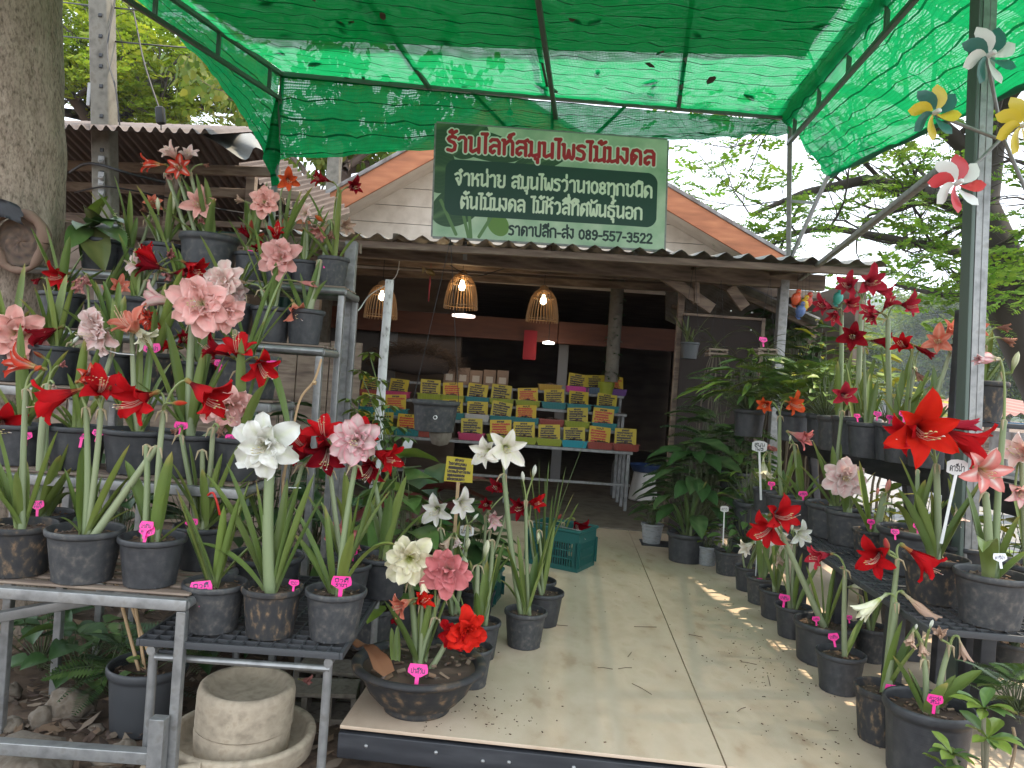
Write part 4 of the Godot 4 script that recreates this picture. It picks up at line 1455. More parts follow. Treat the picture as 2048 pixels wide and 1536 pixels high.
# ---------------------------------------------------------------- left: trunk, pole, shed
func build_left() -> void:
	# near trunk
	var t := thing("near_tree", "thick pale barked tree trunk with a healed knot beside the flower rack", "tree", Vector3(W(-35, 650, 4.75).x, GROUND, -4.75))
	var o := t.position
	var n := FastNoiseLite.new()
	n.seed = 44
	n.frequency = 1.3
	n.fractal_octaves = 5
	var g := Geo.new()
	var kn := W(30, 480, 4.35) - o
	var lean := [[GROUND, W(-45, 800, 4.75).x], [W(0, 650, 4.75).y, W(-35, 650, 4.75).x], [W(0, 480, 4.75).y, W(-11, 480, 4.75).x], [W(0, 300, 4.75).y, W(-1, 300, 4.75).x], [W(0, 0, 4.75).y, W(-8, 0, 4.75).x], [7., W(-20, -150, 4.75).x]]
	for i in 70:
		var y := i * .075
		var cx := 0.
		for k in lean.size() - 1:
			if y + o.y >= lean[k][0] - .001: cx = lerpf(lean[k][1], lean[k + 1][1], clampf((y + o.y - lean[k][0]) / (lean[k + 1][0] - lean[k][0]), 0, 1)) - o.x
		for j in 49:
			var a := TAU * (j % 48) / 48.
			var r := .40 + .16 * exp(-y * 1.6) * (1. + .35 * cos(a * 4.)) - .012 * y
			var p := Vector3(cos(a) * r, y, sin(a) * r)
			var dk := Vector2((p.x - kn.x) * 1., (y - kn.y)).length() if p.z > 0 else 9.
			r += .05 * smoothstep(.3, .12, dk)
			r += .022 * n.get_noise_3d(p.x * 3., y * .8, p.z * 3.) + .008 * n.get_noise_3d(p.x * 14., y * 4., p.z * 14.)
			var tone := clampf(.5 + .7 * n.get_noise_3d(p.x * 9., y * 2.6, p.z * 9.) + .4 * n.get_noise_3d(p.x * 30., y * 12., p.z * 30.), 0, 1)
			g.col = C(.3, .24, .19).lerp(C(.52, .43, .36), tone)
			g.add(Vector3(cos(a) * r + cx, y, sin(a) * r), Vector2(j / 48. * 3., y))
	for i in 69:
		for j in 48:
			var a := i * 49 + j
			g.quad(a, a + 1, a + 50, a + 49)
	var bark := noise_tex("barkb", [C(.1, .1, .1), C(.55, .55, .55), C(.95, .95, .95)], .05, 45, 256, 5, Vector2(1, .35))
	var flecks := noise_tex("flecks", [C(.15, .13, .11), C(.5, .46, .42), C(.85, .8, .75), C(1, .97, .94), C(.6, .52, .45)], .09, 46, 512, 4, Vector2(1, .28), .25)
	part("trunk", g.mesh(), mat("near_bark", C(1, 1, 1), .95, {"vertex": true, "tex": flecks, "bump": bark, "depth": 1.5, "scale": 1.6}), t)
	g = Geo.new()                                           # healed ring round the cut limb
	var ring := []
	var rad := []
	for k in 25:
		var a := TAU * k / 24.
		ring.append(kn + Vector3(cos(a) * (.15 + .012 * sin(a * 3.)), sin(a) * .17, -.03 + .02 * sin(a)))
		rad.append(.027 + .009 * sin(a * 2. + 1.) + .006 * sin(a * 7.))
	g.col = C(.19, .12, .085)
	g.tube(ring, rad, 9, false)
	part("healed_ring", g.mesh(), mats.bark_paint, t)
	g = Geo.new()
	for i in 9:
		for j in 25:
			var a := TAU * (j % 24) / 24.
			var tone := clampf(.35 + n.get_noise_2d(cos(a) * i * .9, sin(a) * i * 2.9 + 5.) * .6 + .2 * sin(i * 2.1), 0, 1)
			g.col = C(.05, .035, .028).lerp(C(.2, .13, .085), tone)
			g.add(kn + Vector3(cos(a) * .018 * i, sin(a) * .018 * i, -.045 + .02 * n.get_noise_2d(cos(a) * i * 4., sin(a) * i * 4.)))
	for i in 8:
		for j in 24:
			var a := i * 25 + j
			g.quad(a, a + 1, a + 26, a + 25)
	part("cut_wood", g.mesh(), mats.bark_paint, t)
	g = Geo.new()                                           # black rag over the knot
	var rows := []
	for i in 6:
		var row := []
		for j in 9:
			var a := -1. + j / 4.
			row.append(W(8 + a * 38, 402 + i * 7 + 14 * a * a, 4.3) + Vector3(0, 0, .05 * cos(a * 1.4) + .02 * sin(i * 2. + j * 1.7)))
		rows.append(row)
	g.grid(rows)
	solo("black_rag", "crumpled black plastic rag hanging on the trunk above the knot", "rag", g.mesh(), mats.rag)
	# concrete utility pole
	var pt := W(203, -60, 7.2)
	var pb := W(212, 420, 7.2)
	var dir := (pt - pb).normalized()
	var foot := pb - dir * ((pb.y - GROUND) / dir.y)
	var p := thing("utility_pole", "square grey concrete utility pole with bolt holes beside the trunk", "pole", foot)
	o = foot
	g = Geo.new()
	g.bar(Vector3.ZERO, (pt - foot) + dir * .6, .19, .17, .02, Vector3.BACK)
	part("shaft", g.mesh(), mats.pole_concrete, p)
	for y in [30, 72, 110, 132, 172, 232, 300, 345]:
		g = Geo.new()
		g.box(W(200 + y * .012, y, 7.11) - o, Vector3(.035, .035, .012), Basis.IDENTITY, .003)
		part("bolt_hole", g.mesh(), mats.rag, p)
	for y in [318, 350, 365, 385]:
		g = Geo.new()
		g.box(W(203, y, 7.09) - o, Vector3(.06, .06, .02), Basis.IDENTITY, .004)
		g.tube([W(200, y + 6, 7.06) - o, W(208, y + 6, 7.06) - o], [.022], 8)
		part("cable_bracket", g.mesh(), mats.steel_dull, p)
	g = Geo.new()
	g.box(W(180, 190, 7.15) - o, Vector3(.035, .22, .05), Basis.IDENTITY, .004)
	part("junction_box", g.mesh(), mats.steel_dull, p)
	# cables
	var wires := [[[118, 4, 8.], [230, 16, 7.2], [320, 22, 7.], [560, 30, 9.]], [[118, 72, 8.], [240, 84, 7.2], [330, 92, 7.], [560, 110, 9.]], [[262, -6, 7.], [275, 60, 6.9], [290, 130, 6.8], [318, 215, 6.7]], [[230, 0, 7.2], [215, 100, 7.], [232, 180, 6.9], [240, 256, 6.9]], [[140, 345, 7.3], [170, 328, 7.1], [205, 331, 7.0], [250, 345, 7.], [330, 365, 7.4]], [[150, 385, 7.3], [205, 374, 7.], [260, 380, 7.], [330, 395, 7.4], [480, 425, 7.6], [640, 438, 7.9]]]
	var wl := ["upper black cable crossing the sky behind the pole", "lower black cable crossing the sky behind the pole", "black drop wire carrying the small black box", "thin wire hanging down the face of the concrete pole", "black cable in the upper bracket of the pole", "black cable running from the lower bracket to the shop"]
	for i in wires.size():
		g = Geo.new()
		var q := []
		for k in wires[i]: q.append(W(k[0], k[1], k[2]))
		g.tube(smooth(q), [.008 if i != 4 else .014], 5)
		solo("cable", wl[i], "cable", g.mesh(), mats.cable, Vector3.ZERO, Basis.IDENTITY, "overhead cables")
	g = Geo.new()
	g.box(Vector3.ZERO, Vector3(.075, .155, .06), Basis(Vector3(0, 0, 1), .15), .012)
	g.bar(Vector3(.01, -.075, 0), Vector3(.015, -.13, 0), .008, .008)
	solo("cable_box", "small black box hanging at the end of the drop wire", "box", g.mesh(), mats.cable, W(321, 231, 6.7))
	# dark open shed behind the rack
	var s := thing("open_shed", "dark open shed with a corrugated roof behind the flower rack", "shed", X(350, GROUND, 9.5))
	o = s.position
	var a0 := W(-130, 240, 9.) - o
	var a1 := W(520, 262, 9.) - o
	for i in 7:
		var e0 := a0.lerp(a1, i / 7.)
		var e1 := a0.lerp(a1, (i + 1) / 7.)
		part("roof_sheet", wave_sheet(e0, e1, Vector3(.35, -.75, 2.2), 5, .05), mats.tin_rust, s)
	for i in 7:
		var e0 := a0.lerp(a1, i / 7.)
		var e1 := a0.lerp(a1, (i + 1) / 7.)
		part("rear_roof_sheet", wave_sheet(e0 + Vector3(0, .01, 0), e1 + Vector3(0, .01, 0), Vector3(.1, -.9, -3.2), 5, .05), mats.tin_rust, s)
	var z0 := 7.6
	for k in [[120, 372, 600, 392, 8.4], [100, 330, 560, 345, 8.0]]:
		g = Geo.new()
		g.bar(W(k[0], k[1], k[4]) - o, W(k[2], k[3], k[4]) - o, .06, .1, .005)
		part("purlin", g.mesh(), mats.timber_old, s)
	for px in [100, 345, 505]:
		g = Geo.new()
		var c := W(px, 345, 8.3) - o
		g.bar(Vector3(c.x, 0, c.z), c, .1, .1, .006)
		part("post", g.mesh(), mats.timber_old, s)
	for k in [[330, 445, 640, 455, 8.3, .06], [330, 500, 640, 520, 8.3, .05], [120, 440, 330, 450, 9.8, .2]]:
		g = Geo.new()
		g.bar(W(k[0], k[1], k[4]) - o, W(k[2], k[3], k[4]) - o, .05, k[5], .004)
		part("rail", g.mesh(), mats.timber_old, s)
	for k in 11:  # low plank wall added as a backdrop to darken the view behind the tiers
		g = Geo.new()
		var wx := W(60, 500, 7.9).x - o.x + k * .34
		g.box(Vector3(wx, 1.02 + .02 * (k % 3), -7.9 - o.z), Vector3(.33, 2.04, .03), Basis.IDENTITY, .004)
		part("backdrop_plank", g.mesh(), mats.timber_old, s)
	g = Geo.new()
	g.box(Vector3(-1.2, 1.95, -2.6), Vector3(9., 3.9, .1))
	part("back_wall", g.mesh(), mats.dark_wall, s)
	part("green_sheet", wave_sheet(W(410, 460, 9.2) - o, W(640, 475, 9.2) - o, Vector3(0, -1.5, -.05), 14, .02), mat("green_tin", C(.015, .06, .045), .6), s)
	g = Geo.new()                                           # torn tarpaulin hanging from the roof
	rows = []
	for i in 7:
		var row := []
		for j in 9:
			var a := j / 8.
			var b := i / 6.
			var q0 := W(372, 256, 8.2).lerp(W(500, 268, 8.0), a)
			var q1 := W(480, 318, 7.6).lerp(W(524, 296, 7.6), a)
			row.append(q0.lerp(q1, b) + Vector3(0, .03 * sin(a * 7. + b * 3.), .03 * cos(a * 9.)))
		rows.append(row)
	g.grid(rows)
	solo("tarpaulin", "torn grey tarpaulin hanging off the corner of the shed roof", "tarpaulin", g.mesh(), mat("tarp", C(.2, .2, .19), .7))
	# stray neighbouring roof going right towards the shop
	var nr := thing("side_roof", "rusty tin roof slope between the shed and the shop gable", "roof", X(590, 0, 9.5))
	o = nr.position
	for i in 3:
		var e0 := W(560, 318, 9.6).lerp(W(700, 425, 9.2), i / 3.) - o
		var e1 := W(560, 318, 9.6).lerp(W(700, 425, 9.2), (i + 1) / 3.) - o
		part("roof_sheet", wave_sheet(e0, e1, W(470, 330, 8.6) - W(560, 318, 9.6), 5, .05), mats.tin_rust, nr)
	g = Geo.new()
	g.bar(Vector3(0, 0, -.2), Vector3(0, 3.3, -.2), .1, .1)
	part("post", g.mesh(), mats.timber_old, nr)
	# pale post behind
	g = Geo.new()
	var q := W(672, 290, 11.)
	g.bar(Vector3(q.x, GROUND, q.z), q + Vector3(0, .05, 0), .18, .18, .01)
	solo("pale_post", "pale concrete post behind the gable eave", "post", g.mesh(), mats.pole_concrete)
func smooth(p: Array, n := 6) -> Array:
	var c := Curve3D.new()
	for i in p.size():
		var a: Vector3 = p[maxi(i - 1, 0)]
		var b: Vector3 = p[mini(i + 1, p.size() - 1)]
		c.add_point(p[i], (a - b) / 6., (b - a) / 6.)
	var out := []
	for i in p.size() - 1:
		for k in n:
			out.append(c.sample(i, float(k) / n))
	out.append(p[-1])
	return out

# ---------------------------------------------------------------- racks
const TIER := {"A": [.58, 3.1], "B": [.96, 3.55], "C": [1.33, 3.95], "D": [1.64, 4.3], "E": [2.02, 4.7]}
func build_racks() -> void:
	var t := thing("stepped_rack", "stepped galvanised steel flower rack with slatted tiers beside the trunk", "rack", Vector3(-1.9, GROUND, -3.8))
	var o := t.position
	var g := Geo.new()
	var xl := -3.1
	var xr := -1.17
	var lv := [["A", 2.95, 3.62], ["B", 3.36, 3.8], ["C", 3.76, 4.16], ["D", 4.14, 4.5], ["E", 4.52, 4.9]]
	for q in lv:
		var y: float = TIER[q[0]][0]
		var xe: float = {"A": -1.21, "B": -1.17, "C": -1.2, "D": -1.05, "E": -1.04}[q[0]]
		for z in [q[1], q[2]]:
			g = Geo.new()
			if q[0] in ["A", "B", "C"]:
				g.box(Vector3((xl + xe) * .5, y - .036, -z) - o, Vector3(xe - xl, .045, .04), Basis.IDENTITY, .004)
			else:
				g.tube([Vector3(xl, y - .036, -z) - o, Vector3(xe, y - .036, -z) - o], [.021], 12)
			part("shelf_rail", g.mesh(), mats.steel, t)
		g = Geo.new()
		g.tube([Vector3(xe - .012, y - .037, -q[1]) - o, Vector3(xe - .012, y - .037, -q[2]) - o], [.02], 12)
		part("side_rail", g.mesh(), mats.steel, t)
		var ns := int((q[2] - q[1]) / .085)
		for k in ns:
			g = Geo.new()
			var z: float = q[1] + .05 + k * (q[2] - q[1] - .1) / maxi(ns - 1, 1)
			g.box(Vector3((xl + xe) * .5, y - .0065, -z) - o, Vector3(xe - xl - .02, .012, .045), Basis.IDENTITY, .003)
			part("slat", g.mesh(), mats.timber_old, t)
		# end posts
		for k in [[xe - .02, q[1]], [xl + .9, q[1] + .03], [xe - .02, q[2]]]:
			if k[0] > -1.5 and ((k[1] > 3. and k[1] < 3.9) or (q[0] == "D" and k[1] > 4.4)): continue
			g = Geo.new()
			g.bar(Vector3(k[0], GROUND, -k[1] - .001) - o, Vector3(k[0], y - .06, -k[1] - .001) - o, .038, .038, .004)
			part("post", g.mesh(), mats.steel, t)
	# braces low on the front frame, tall rear posts and top rail
	for k in [[-2.9, -1.23, .02, 2.95]]:
		g = Geo.new()
		g.bar(Vector3(-3.1, -.05, -2.93) - o, Vector3(-1.25, -.05, -2.93) - o, .05, .05, .004)
		part("low_rail", g.mesh(), mats.steel, t)
		g = Geo.new()
		g.bar(Vector3(-2.5, .3, -2.97) - o, Vector3(-1.62, .42, -3.55) - o, .04, .045, .004)
		part("brace", g.mesh(), mats.steel, t)
	g = Geo.new()
	var pt := W(703, 488, 4.92)
	g.bar(Vector3(pt.x, GROUND, -4.93) - o, Vector3(pt.x, 2.36, -4.93) - o, .075, .06, .004)
	part("rear_post", g.mesh(), mats.steel_dull, t)
	g = Geo.new()
	g.bar(Vector3(xl, 2.33, -4.99) - o, Vector3(pt.x + .05, 2.33, -4.99) - o, .05, .07, .004)
	part("top_rail", g.mesh(), mats.timber_old, t)
	g = Geo.new()                                           # stub welded to the front leg
	g.bar(Vector3(-1.27, GROUND, -2.9) - o, Vector3(-1.27, .12, -2.9) - o, .06, .05, .003)
	part("stub_post", g.mesh(), mats.steel, t)
	# ---- low black tray table
	grid_table("low_tray_table", "low tube table with a black plastic lattice top beside the deck", Vector3(-.995, .40, -3.48), Vector2(.80, 1.06), Basis.IDENTITY, [[-.36, .48], [.34, .48], [-.36, -.48], [.36, -.48]], mats.steel, true)
	# ---- right hand racks along the walkway: lattice trays in a row
	for k in 3:
		var m := D(2.78, [.52, 1.28, 2.02][k], .6)
		grid_table("lattice_tray_stand", ["black lattice tray stand at the front of the walkway's pot rows", "black lattice tray stand in the middle of the walkway's pot rows", "black lattice tray stand at the far end of the walkway's pot rows"][k], m, Vector2(.66, .74), DB, [[.27, -.31], [.27, .31], [-.2, -.25]], mats.timber_black, false)
	# ---- black plank shelf, higher and behind
	var s := thing("plank_shelf", "black painted plank shelf on slanted legs carrying tall crimson amaryllis", "shelf", D(3.55, 3.1))
	o = s.position
	for k in 3:
		g = Geo.new()
		g.box(D(3.42 + k * .15, 2.9, 1.15) - o, Vector3(.14, .03, 4.4), DB, .004)
		part("plank", g.mesh(), mats.timber_black, s)
	g = Geo.new()
	g.box(D(3.33, 2.2, 1.06) - o, Vector3(.03, .17, 2.9), DB, .004)
	part("front_board", g.mesh(), mats.timber_black, s)
	g = Geo.new()
	g.box(D(3.34, 4.4, 1.05) - o, Vector3(.03, .15, 1.4), DB, .004)
	part("front_board", g.mesh(), mats.timber_black, s)
	for v in [.85, 2.6, 4.8]:
		g = Geo.new()
		g.bar(D(3.6, v, GROUND) - o, D(3.4, v, 1.0) - o, .07, .07, .006)
		part("leg", g.mesh(), mats.timber_black, s)
	# cross shelf at the right edge of the picture
	var c := thing("cross_shelf", "dark narrow shelf board fixed across the steel post", "shelf", Vector3(2.9, GROUND, -4.5))
	o = c.position
	g = Geo.new()
	g.box(W(1990, 850, 4.55) - o, Vector3(1.0, .03, .22), Basis.IDENTITY, .003)
	part("board", g.mesh(), mats.timber_black, c)
	g = Geo.new()
	var q := W(1925, 620, 4.2) - o
	g.bar(Vector3(q.x, 0, q.z), q, .055, .06, .004)
	part("post", g.mesh(), mats.timber_black, c)

func grid_table(called: String, label: String, mid: Vector3, size: Vector2, b: Basis, legs: Array, legm: Material, front: bool) -> void:
	var t := thing(called, label, "table", Vector3(mid.x, GROUND, mid.z))
	var y := mid.y - GROUND
	var g := Geo.new()
	for s in [-1, 1]:
		g.box(b * Vector3(s * size.x * .5, 0, 0) + Vector3(0, y - .014, 0), Vector3(.014, .028, size.y + .014), b, .002)
		g.box(b * Vector3(0, 0, s * size.y * .5) + Vector3(0, y - .0142, 0), Vector3(size.x - .014, .028, .014), b, .002)
	part("rim", g.mesh(), mats.pot3, t)
	g = Geo.new()
	var n := int(size.x / .055)
	for i in range(1, n):
		g.box(b * Vector3((float(i) / n - .5) * size.x, 0, 0) + Vector3(0, y - .011, 0), Vector3(.006, .02, size.y - .014), b)
	n = int(size.y / .055)
	for i in range(1, n):
		g.box(b * Vector3(0, 0, (float(i) / n - .5) * size.y) + Vector3(0, y - .0108, 0), Vector3(size.x - .014, .019, .006), b)
	part("lattice", g.mesh(), mats.pot3, t)
	for q in legs:
		g = Geo.new()
		var p := b * Vector3(q[0], 0, q[1])
		if front:
			g.tube([p, p + Vector3(0, y - .055, 0)], [.018], 10)
		else:
			var fy := -GROUND if (mid + p - DO).dot(DR) < 3.85 else 0.
			g.box(p + Vector3(0, (y - .03 + fy) * .5, 0), Vector3(.075, y - .03 - fy, .075), b, .005)
		part("leg", g.mesh(), legm, t)
	if front:
		for s in [-1, 1]:
			g = Geo.new()
			g.tube([Vector3(s * .35, y - .045, -.5), Vector3(s * .35, y - .045, .53)], [.018], 10)
			part("side_tube", g.mesh(), legm, t)
		g = Geo.new()
		g.tube([Vector3(-.35, y - .085, .485), Vector3(.35, y - .085, .485)], [.014], 10)
		part("front_tube", g.mesh(), legm, t)

# ================================================================ the amaryllis, row by row
const GL := "amaryllis pots on the stepped rack"
const GM := "amaryllis pots on the low tray table"
const GF := "amaryllis pots along the left of the walkway"
const GR := "amaryllis pots along the right of the walkway"
const GT := "amaryllis pots on the lattice tray stands"
const GS := "amaryllis pots on the black plank shelf"
func plants_left() -> void:
	# ---- tier A, front row
	amaryllis("mud stained pot on the lowest tier with one red and white striped bloom", GL, [42, 3.1, .285, .205, .58, "pot", 2], [[50, 915, .062, .05, .02], [-8, 950, .05, .1], [82, 972, .035, .12]], [[52, 778, [[44, 728, 82, "striped", "t", -70, 10], [74, 738, 34, "striped", "b", 60, 25]], 2]], [])
	amaryllis("pot behind the striped bloom with two thick stalks of spent flowers", GL, [88, 3.42, .26, .19, .58, "pot", 0], [[150, 985, .04, .3, -.1]], [[97, 768, [[124, 730, 34, "drypink", "w", 60, 10], [82, 712, 32, "dark", "b", -50, 30], [108, 772, 26, "papery", "w", 40, -30]], 4, .016], [92, 790, [], -6, .016]], [[75, 1010, .06, 1]])
	amaryllis("clean grey-black pot on the lowest tier under two red trumpets", GL, [172, 3.08, .30, .21, .58, "pot", 1], [[165, 893, .075, .03, .03], [260, 888, .055, .06], [262, 950, .055, .12], [205, 950, .03, .04], [128, 935, .03, .05], [120, 1035, .03, .3], [270, 1015, .025, .1], [235, 985, .035, .05]], [[203, 818, [[112, 795, 108, "red", "t", -72, -24], [202, 772, 92, "red", "s", 38, 30], [216, 782, 36, "dark", "b", 50, 45]], 6], [172, 815, [[172, 758, 76, "striped", "t", 55, 12]], -4], [314, 893, [], 14, .014]], [])
	amaryllis("clean black pot with two pink name tags under twin red trumpets", GL, [306, 3.08, .265, .195, .58, "pot", 0], [[250, 920, .07, .14, .05], [344, 902, .06, .05], [298, 1040, .03, .25, -.05], [382, 1035, .03, .08], [330, 985, .04, .02]], [[327, 822, [[266, 800, 112, "red", "s", -28, -18], [412, 790, 118, "red", "t", 66, -26], [356, 806, 42, "red", "b", 80, 5]], 8], [293, 890, [], -12, .012]], [[293, 1052, .06, 2], [294, 1062, .065, 0]])
	amaryllis("pot behind the tray table end with a red ribbon and spent stalks", GL, [405, 3.38, .25, .19, .58, "pot", 0], [[480, 885, .04, .1], [378, 885, .04, .05], [445, 905, .04, .05], [500, 960, .04, .18]], [[362, 870, [[350, 862, 34, "dry", "w", -30, -40]], -8], [426, 855, [[440, 865, 36, "dry", "w", 40, -50]], 6], [405, 900, [], 0]], [[383, 1045, .055, 5]])
	# ---- tier B
	amaryllis("second tier pot beside the trunk under one red bloom", GL, [48, 3.55, .25, .19, .96, "pot", 0], [[20, 800, .045, .1], [80, 815, .04, .1]], [[2, 860, [[8, 852, 96, "red", "s", 40, -12]], -20]], [[52, 872, .055, 3]])
	amaryllis("second tier pot with a two-line pink tag on its rim", GL, [157, 3.55, .27, .20, .96, "pot", 0], [[120, 810, .04, .15], [205, 790, .05, .05], [60, 808, .04, .1]], [[228, 695, [[192, 662, 88, "blush", "d", -28, -14], [222, 676, 26, "white", "b", -10, 40]], 8], [170, 800, [], -5]], [[165, 868, .075, 1], [196, 866, .05, 4]])
	amaryllis("wide second tier pot with an upright salmon bloom on a tied stalk", GL, [279, 3.55, .33, .205, .96, "pot", 0], [[330, 770, .04, .1], [310, 820, .04, .1]], [[264, 655, [[256, 642, 92, "salmon", "s", -30, 42], [282, 668, 66, "cream", "t", 75, -40]], -6]], [[243, 876, .08, 4]])
	amaryllis("second tier pot with a very large double pink bloom on a thick stalk", GL, [378, 3.55, .29, .2, .96, "pot", 0], [[330, 640, .085, .06, .03], [432, 650, .075, .06, .05], [412, 690, .065, .03]], [[385, 648, [[400, 610, 116, "pink", "d", 4, 2], [452, 625, 78, "pink", "d", 45, -20]], 4, .018], [452, 850, [[455, 818, 96, "pink", "d", 40, -30]], 20]], [[362, 852, .06, 2]])
	amaryllis("second tier end pot with a red bloom held straight up", GL, [478, 3.55, .25, .2, .96, "pot", 0], [[430, 820, .04, .1], [520, 800, .035, .2]], [[478, 742, [[476, 694, 84, "red", "s", 5, 52], [526, 738, 84, "red", "s", 42, -30], [432, 700, 74, "dark", "t", -60, 20]], 0]], [[462, 876, .055, 0]])
	# ---- tier C
	amaryllis("third tier pot at the trunk with a large soft pink double bloom", GL, [20, 3.95, .25, .2, 1.33, "pot", 0], [[-10, 640, .04, .1], [60, 620, .04, .1]], [[38, 712, [[30, 668, 106, "pink", "d", 20, -4]], 2]], [])
	amaryllis("third tier pot with one drooping dark red bloom", GL, [112, 3.95, .26, .2, 1.33, "pot", 0], [[150, 560, .05, .05], [100, 590, .05, .05], [170, 600, .05, .06], [185, 640, .045, .06]], [[143, 685, [[84, 668, 82, "dark", "t", -48, -28], [150, 682, 30, "white", "b", 60, 40]], 8], [165, 690, [], 4]], [])
	amaryllis("third tier pot hidden behind the tied stalk with upright leaves", GL, [228, 3.95, .23, .19, 1.33, "pot", 0], [[190, 560, .055, .02], [230, 600, .05, .06], [250, 590, .05, .05]], [[208, 680, [], -4], [178, 620, [[158, 575, 46, "drypink", "w", -20, -60], [172, 560, 50, "drypink", "w", 30, -45]], -8]], [])
	amaryllis("third tier pot with a single tall pink tag in its soil", GL, [312, 3.95, .245, .2, 1.33, "pot", 2], [[250, 625, .05, .1], [330, 600, .05, .05], [290, 600, .05, .05], [365, 600, .05, .1]], [[322, 600, [[318, 598, 76, "pinkstar", "t", -78, 5], [296, 638, 56, "striped", "d", -20, -30]], 4]], [[304, 697, .085, 0]])
	amaryllis("third tier end pot with a long leaf hanging over the rail", GL, [497, 3.95, .34, .225, 1.33, "tub", 1], [[585, 905, .06, .62, -.12], [420, 640, .05, .1], [530, 640, .04, .1]], [[470, 660, [[428, 718, 52, "dark", "s", -60, -20]], -6]], [[440, 726, .06, 3], [544, 728, .06, 3]])
	# ---- tier D
	amaryllis("fourth tier pot by the trunk with a red bloom over the bark", GL, [125, 4.3, .24, .2, 1.64, "pot", 0], [[160, 560, .05, .1], [80, 600, .04, .1], [210, 540, .04, .1]], [[100, 590, [[112, 552, 62, "red", "s", -22, -20], [72, 562, 34, "dark", "w", -60, -40]], -12], [140, 600, [[156, 566, 46, "drypink", "w", 10, -60]], 4]], [])
	amaryllis("fourth tier pot crowned by a ring of dark red trumpets", GL, [275, 4.3, .30, .2, 1.64, "tub", 0], [[250, 520, .05, .1], [310, 500, .05, .1], [360, 560, .04, .1]], [[314, 546, [[300, 530, 70, "dark", "t", -75, 12], [300, 512, 66, "red", "t", -70, 48], [386, 535, 74, "red", "t", 62, -22], [366, 545, 54, "dark", "t", 80, 4]], 4], [292, 560, [[268, 526, 54, "blush", "s", -35, 5], [340, 510, 46, "drypink", "w", 40, 15]], -6]], [])
	amaryllis("fourth tier pot with a ruffled white and pink double bloom", GL, [462, 4.3, .275, .21, 1.64, "pot", 0], [[500, 520, .04, .1], [430, 545, .04, .1]], [[458, 610, [[446, 565, 80, "blush", "d", -8, 8], [466, 588, 58, "blush", "d", 50, -22]], 2], [488, 590, [], 6]], [])
	amaryllis("fourth tier pot with a small weed and a soft pink star bloom", GL, [545, 4.3, .24, .2, 1.64, "pot", 0], [[480, 570, .03, .3], [590, 660, .035, .4, -.06]], [[562, 560, [[560, 514, 76, "pink", "d", 0, 0]], 4], [523, 580, [[478, 563, 48, "papery", "c", -80, 5], [612, 566, 44, "drypink", "c", 75, -8]], -8]], [])
	amaryllis("fourth tier end pot with a small drooping salmon red bloom", GL, [612, 4.3, .22, .2, 1.64, "pot", 0], [[540, 560, .045, .1], [600, 545, .045, .05], [655, 560, .04, .25], [640, 520, .04, .05], [570, 540, .045, .02]], [[640, 520, [], 4, .015], [600, 640, [[592, 620, 62, "salmon", "t", 40, -42]], -18]], [])
	# ---- tier E
	amaryllis("large top tier tub with four tall stalks of pale and red blooms", GL, [420, 4.7, .36, .27, 2.02, "tub", 1], [[300, 400, .05, .05], [360, 395, .045, .05], [430, 420, .045, .1], [445, 460, .03, .2]], [[332, 345, [[345, 308, 52, "blush", "t", -20, 25], [304, 328, 52, "striped", "t", -75, -5], [338, 352, 34, "drypink", "w", 0, -50]], -40], [356, 352, [[357, 333, 54, "striped", "s", 8, -4]], -22], [380, 345, [[376, 312, 46, "blush", "t", 30, 30], [412, 330, 24, "dry", "w", 70, -10]], -2], [398, 432, [[397, 408, 66, "pink", "s", 8, -6], [402, 440, 30, "drypink", "w", 10, -60]], 14]], [])
	amaryllis("top tier pot in the shade with tall budding stalks", GL, [330, 4.72, .26, .2, 2.02, "pot", 0], [[345, 430, .045, .1], [300, 410, .04, .1], [362, 440, .04, .1]], [[316, 430, [[316, 412, 34, "cream", "b", 0, 75]], -4], [345, 430, [[346, 410, 34, "cream", "b", 0, 78]], 4], [292, 440, [[288, 420, 30, "dry", "w", -40, 20]], -10]], [])
	amaryllis("top tier pot with one orange bloom nodding on a thin stalk", GL, [560, 4.72, .22, .17, 2.02, "pot", 0], [[520, 500, .035, .1], [600, 480, .035, .1]], [[560, 395, [[577, 360, 48, "orange", "s", 25, -22]], 0, .009], [528, 440, [[528, 404, 58, "pink", "d", 12, 4], [478, 400, 34, "papery", "w", -80, 8]], -6]], [])
	amaryllis("top tier pot with dark red closed blooms and a pink tag", GL, [505, 4.7, .22, .18, 2.02, "pot", 0], [[470, 560, .03, .1], [540, 520, .03, .1]], [[492, 492, [[492, 468, 44, "dark", "c", -30, 30], [502, 458, 38, "dark", "b", 10, 80], [518, 474, 34, "dark", "b", 60, 25]], -4], [538, 500, [[553, 470, 50, "red", "t", 15, 40], [520, 490, 44, "dark", "t", -30, -70]], 8]], [[500, 505, .05, 3]])
	amaryllis("top tier end pot with two dark red blooms above withered ones", GL, [668, 4.7, .2, .19, 2.02, "pot", 1], [[620, 470, .04, .1], [612, 500, .045, .05], [690, 540, .03, .5]], [[676, 395, [[645, 358, 46, "dark", "t", -55, 5], [706, 374, 48, "dark", "t", 40, -8]], -2, .009], [660, 440, [[642, 462, 46, "drypink", "t", -40, -45], [690, 452, 46, "papery", "t", 45, -10], [662, 470, 34, "dry", "w", 0, -70], [640, 438, 36, "orange", "b", -20, 10]], -18, .014]], [[650, 522, .055, 0]])

	# ---- smaller pots squeezed between the others
	amaryllis("slim fourth tier pot between the tub and the ruffled bloom with two small blooms", GL, [372, 4.36, .2, .17, 1.64, "pot", 1], [[350, 520, .03, .1]], [[368, 575, [[338, 552, 46, "drypink", "w", -40, -40], [398, 566, 44, "blush", "t", 50, 10]], 0, .009]], [])
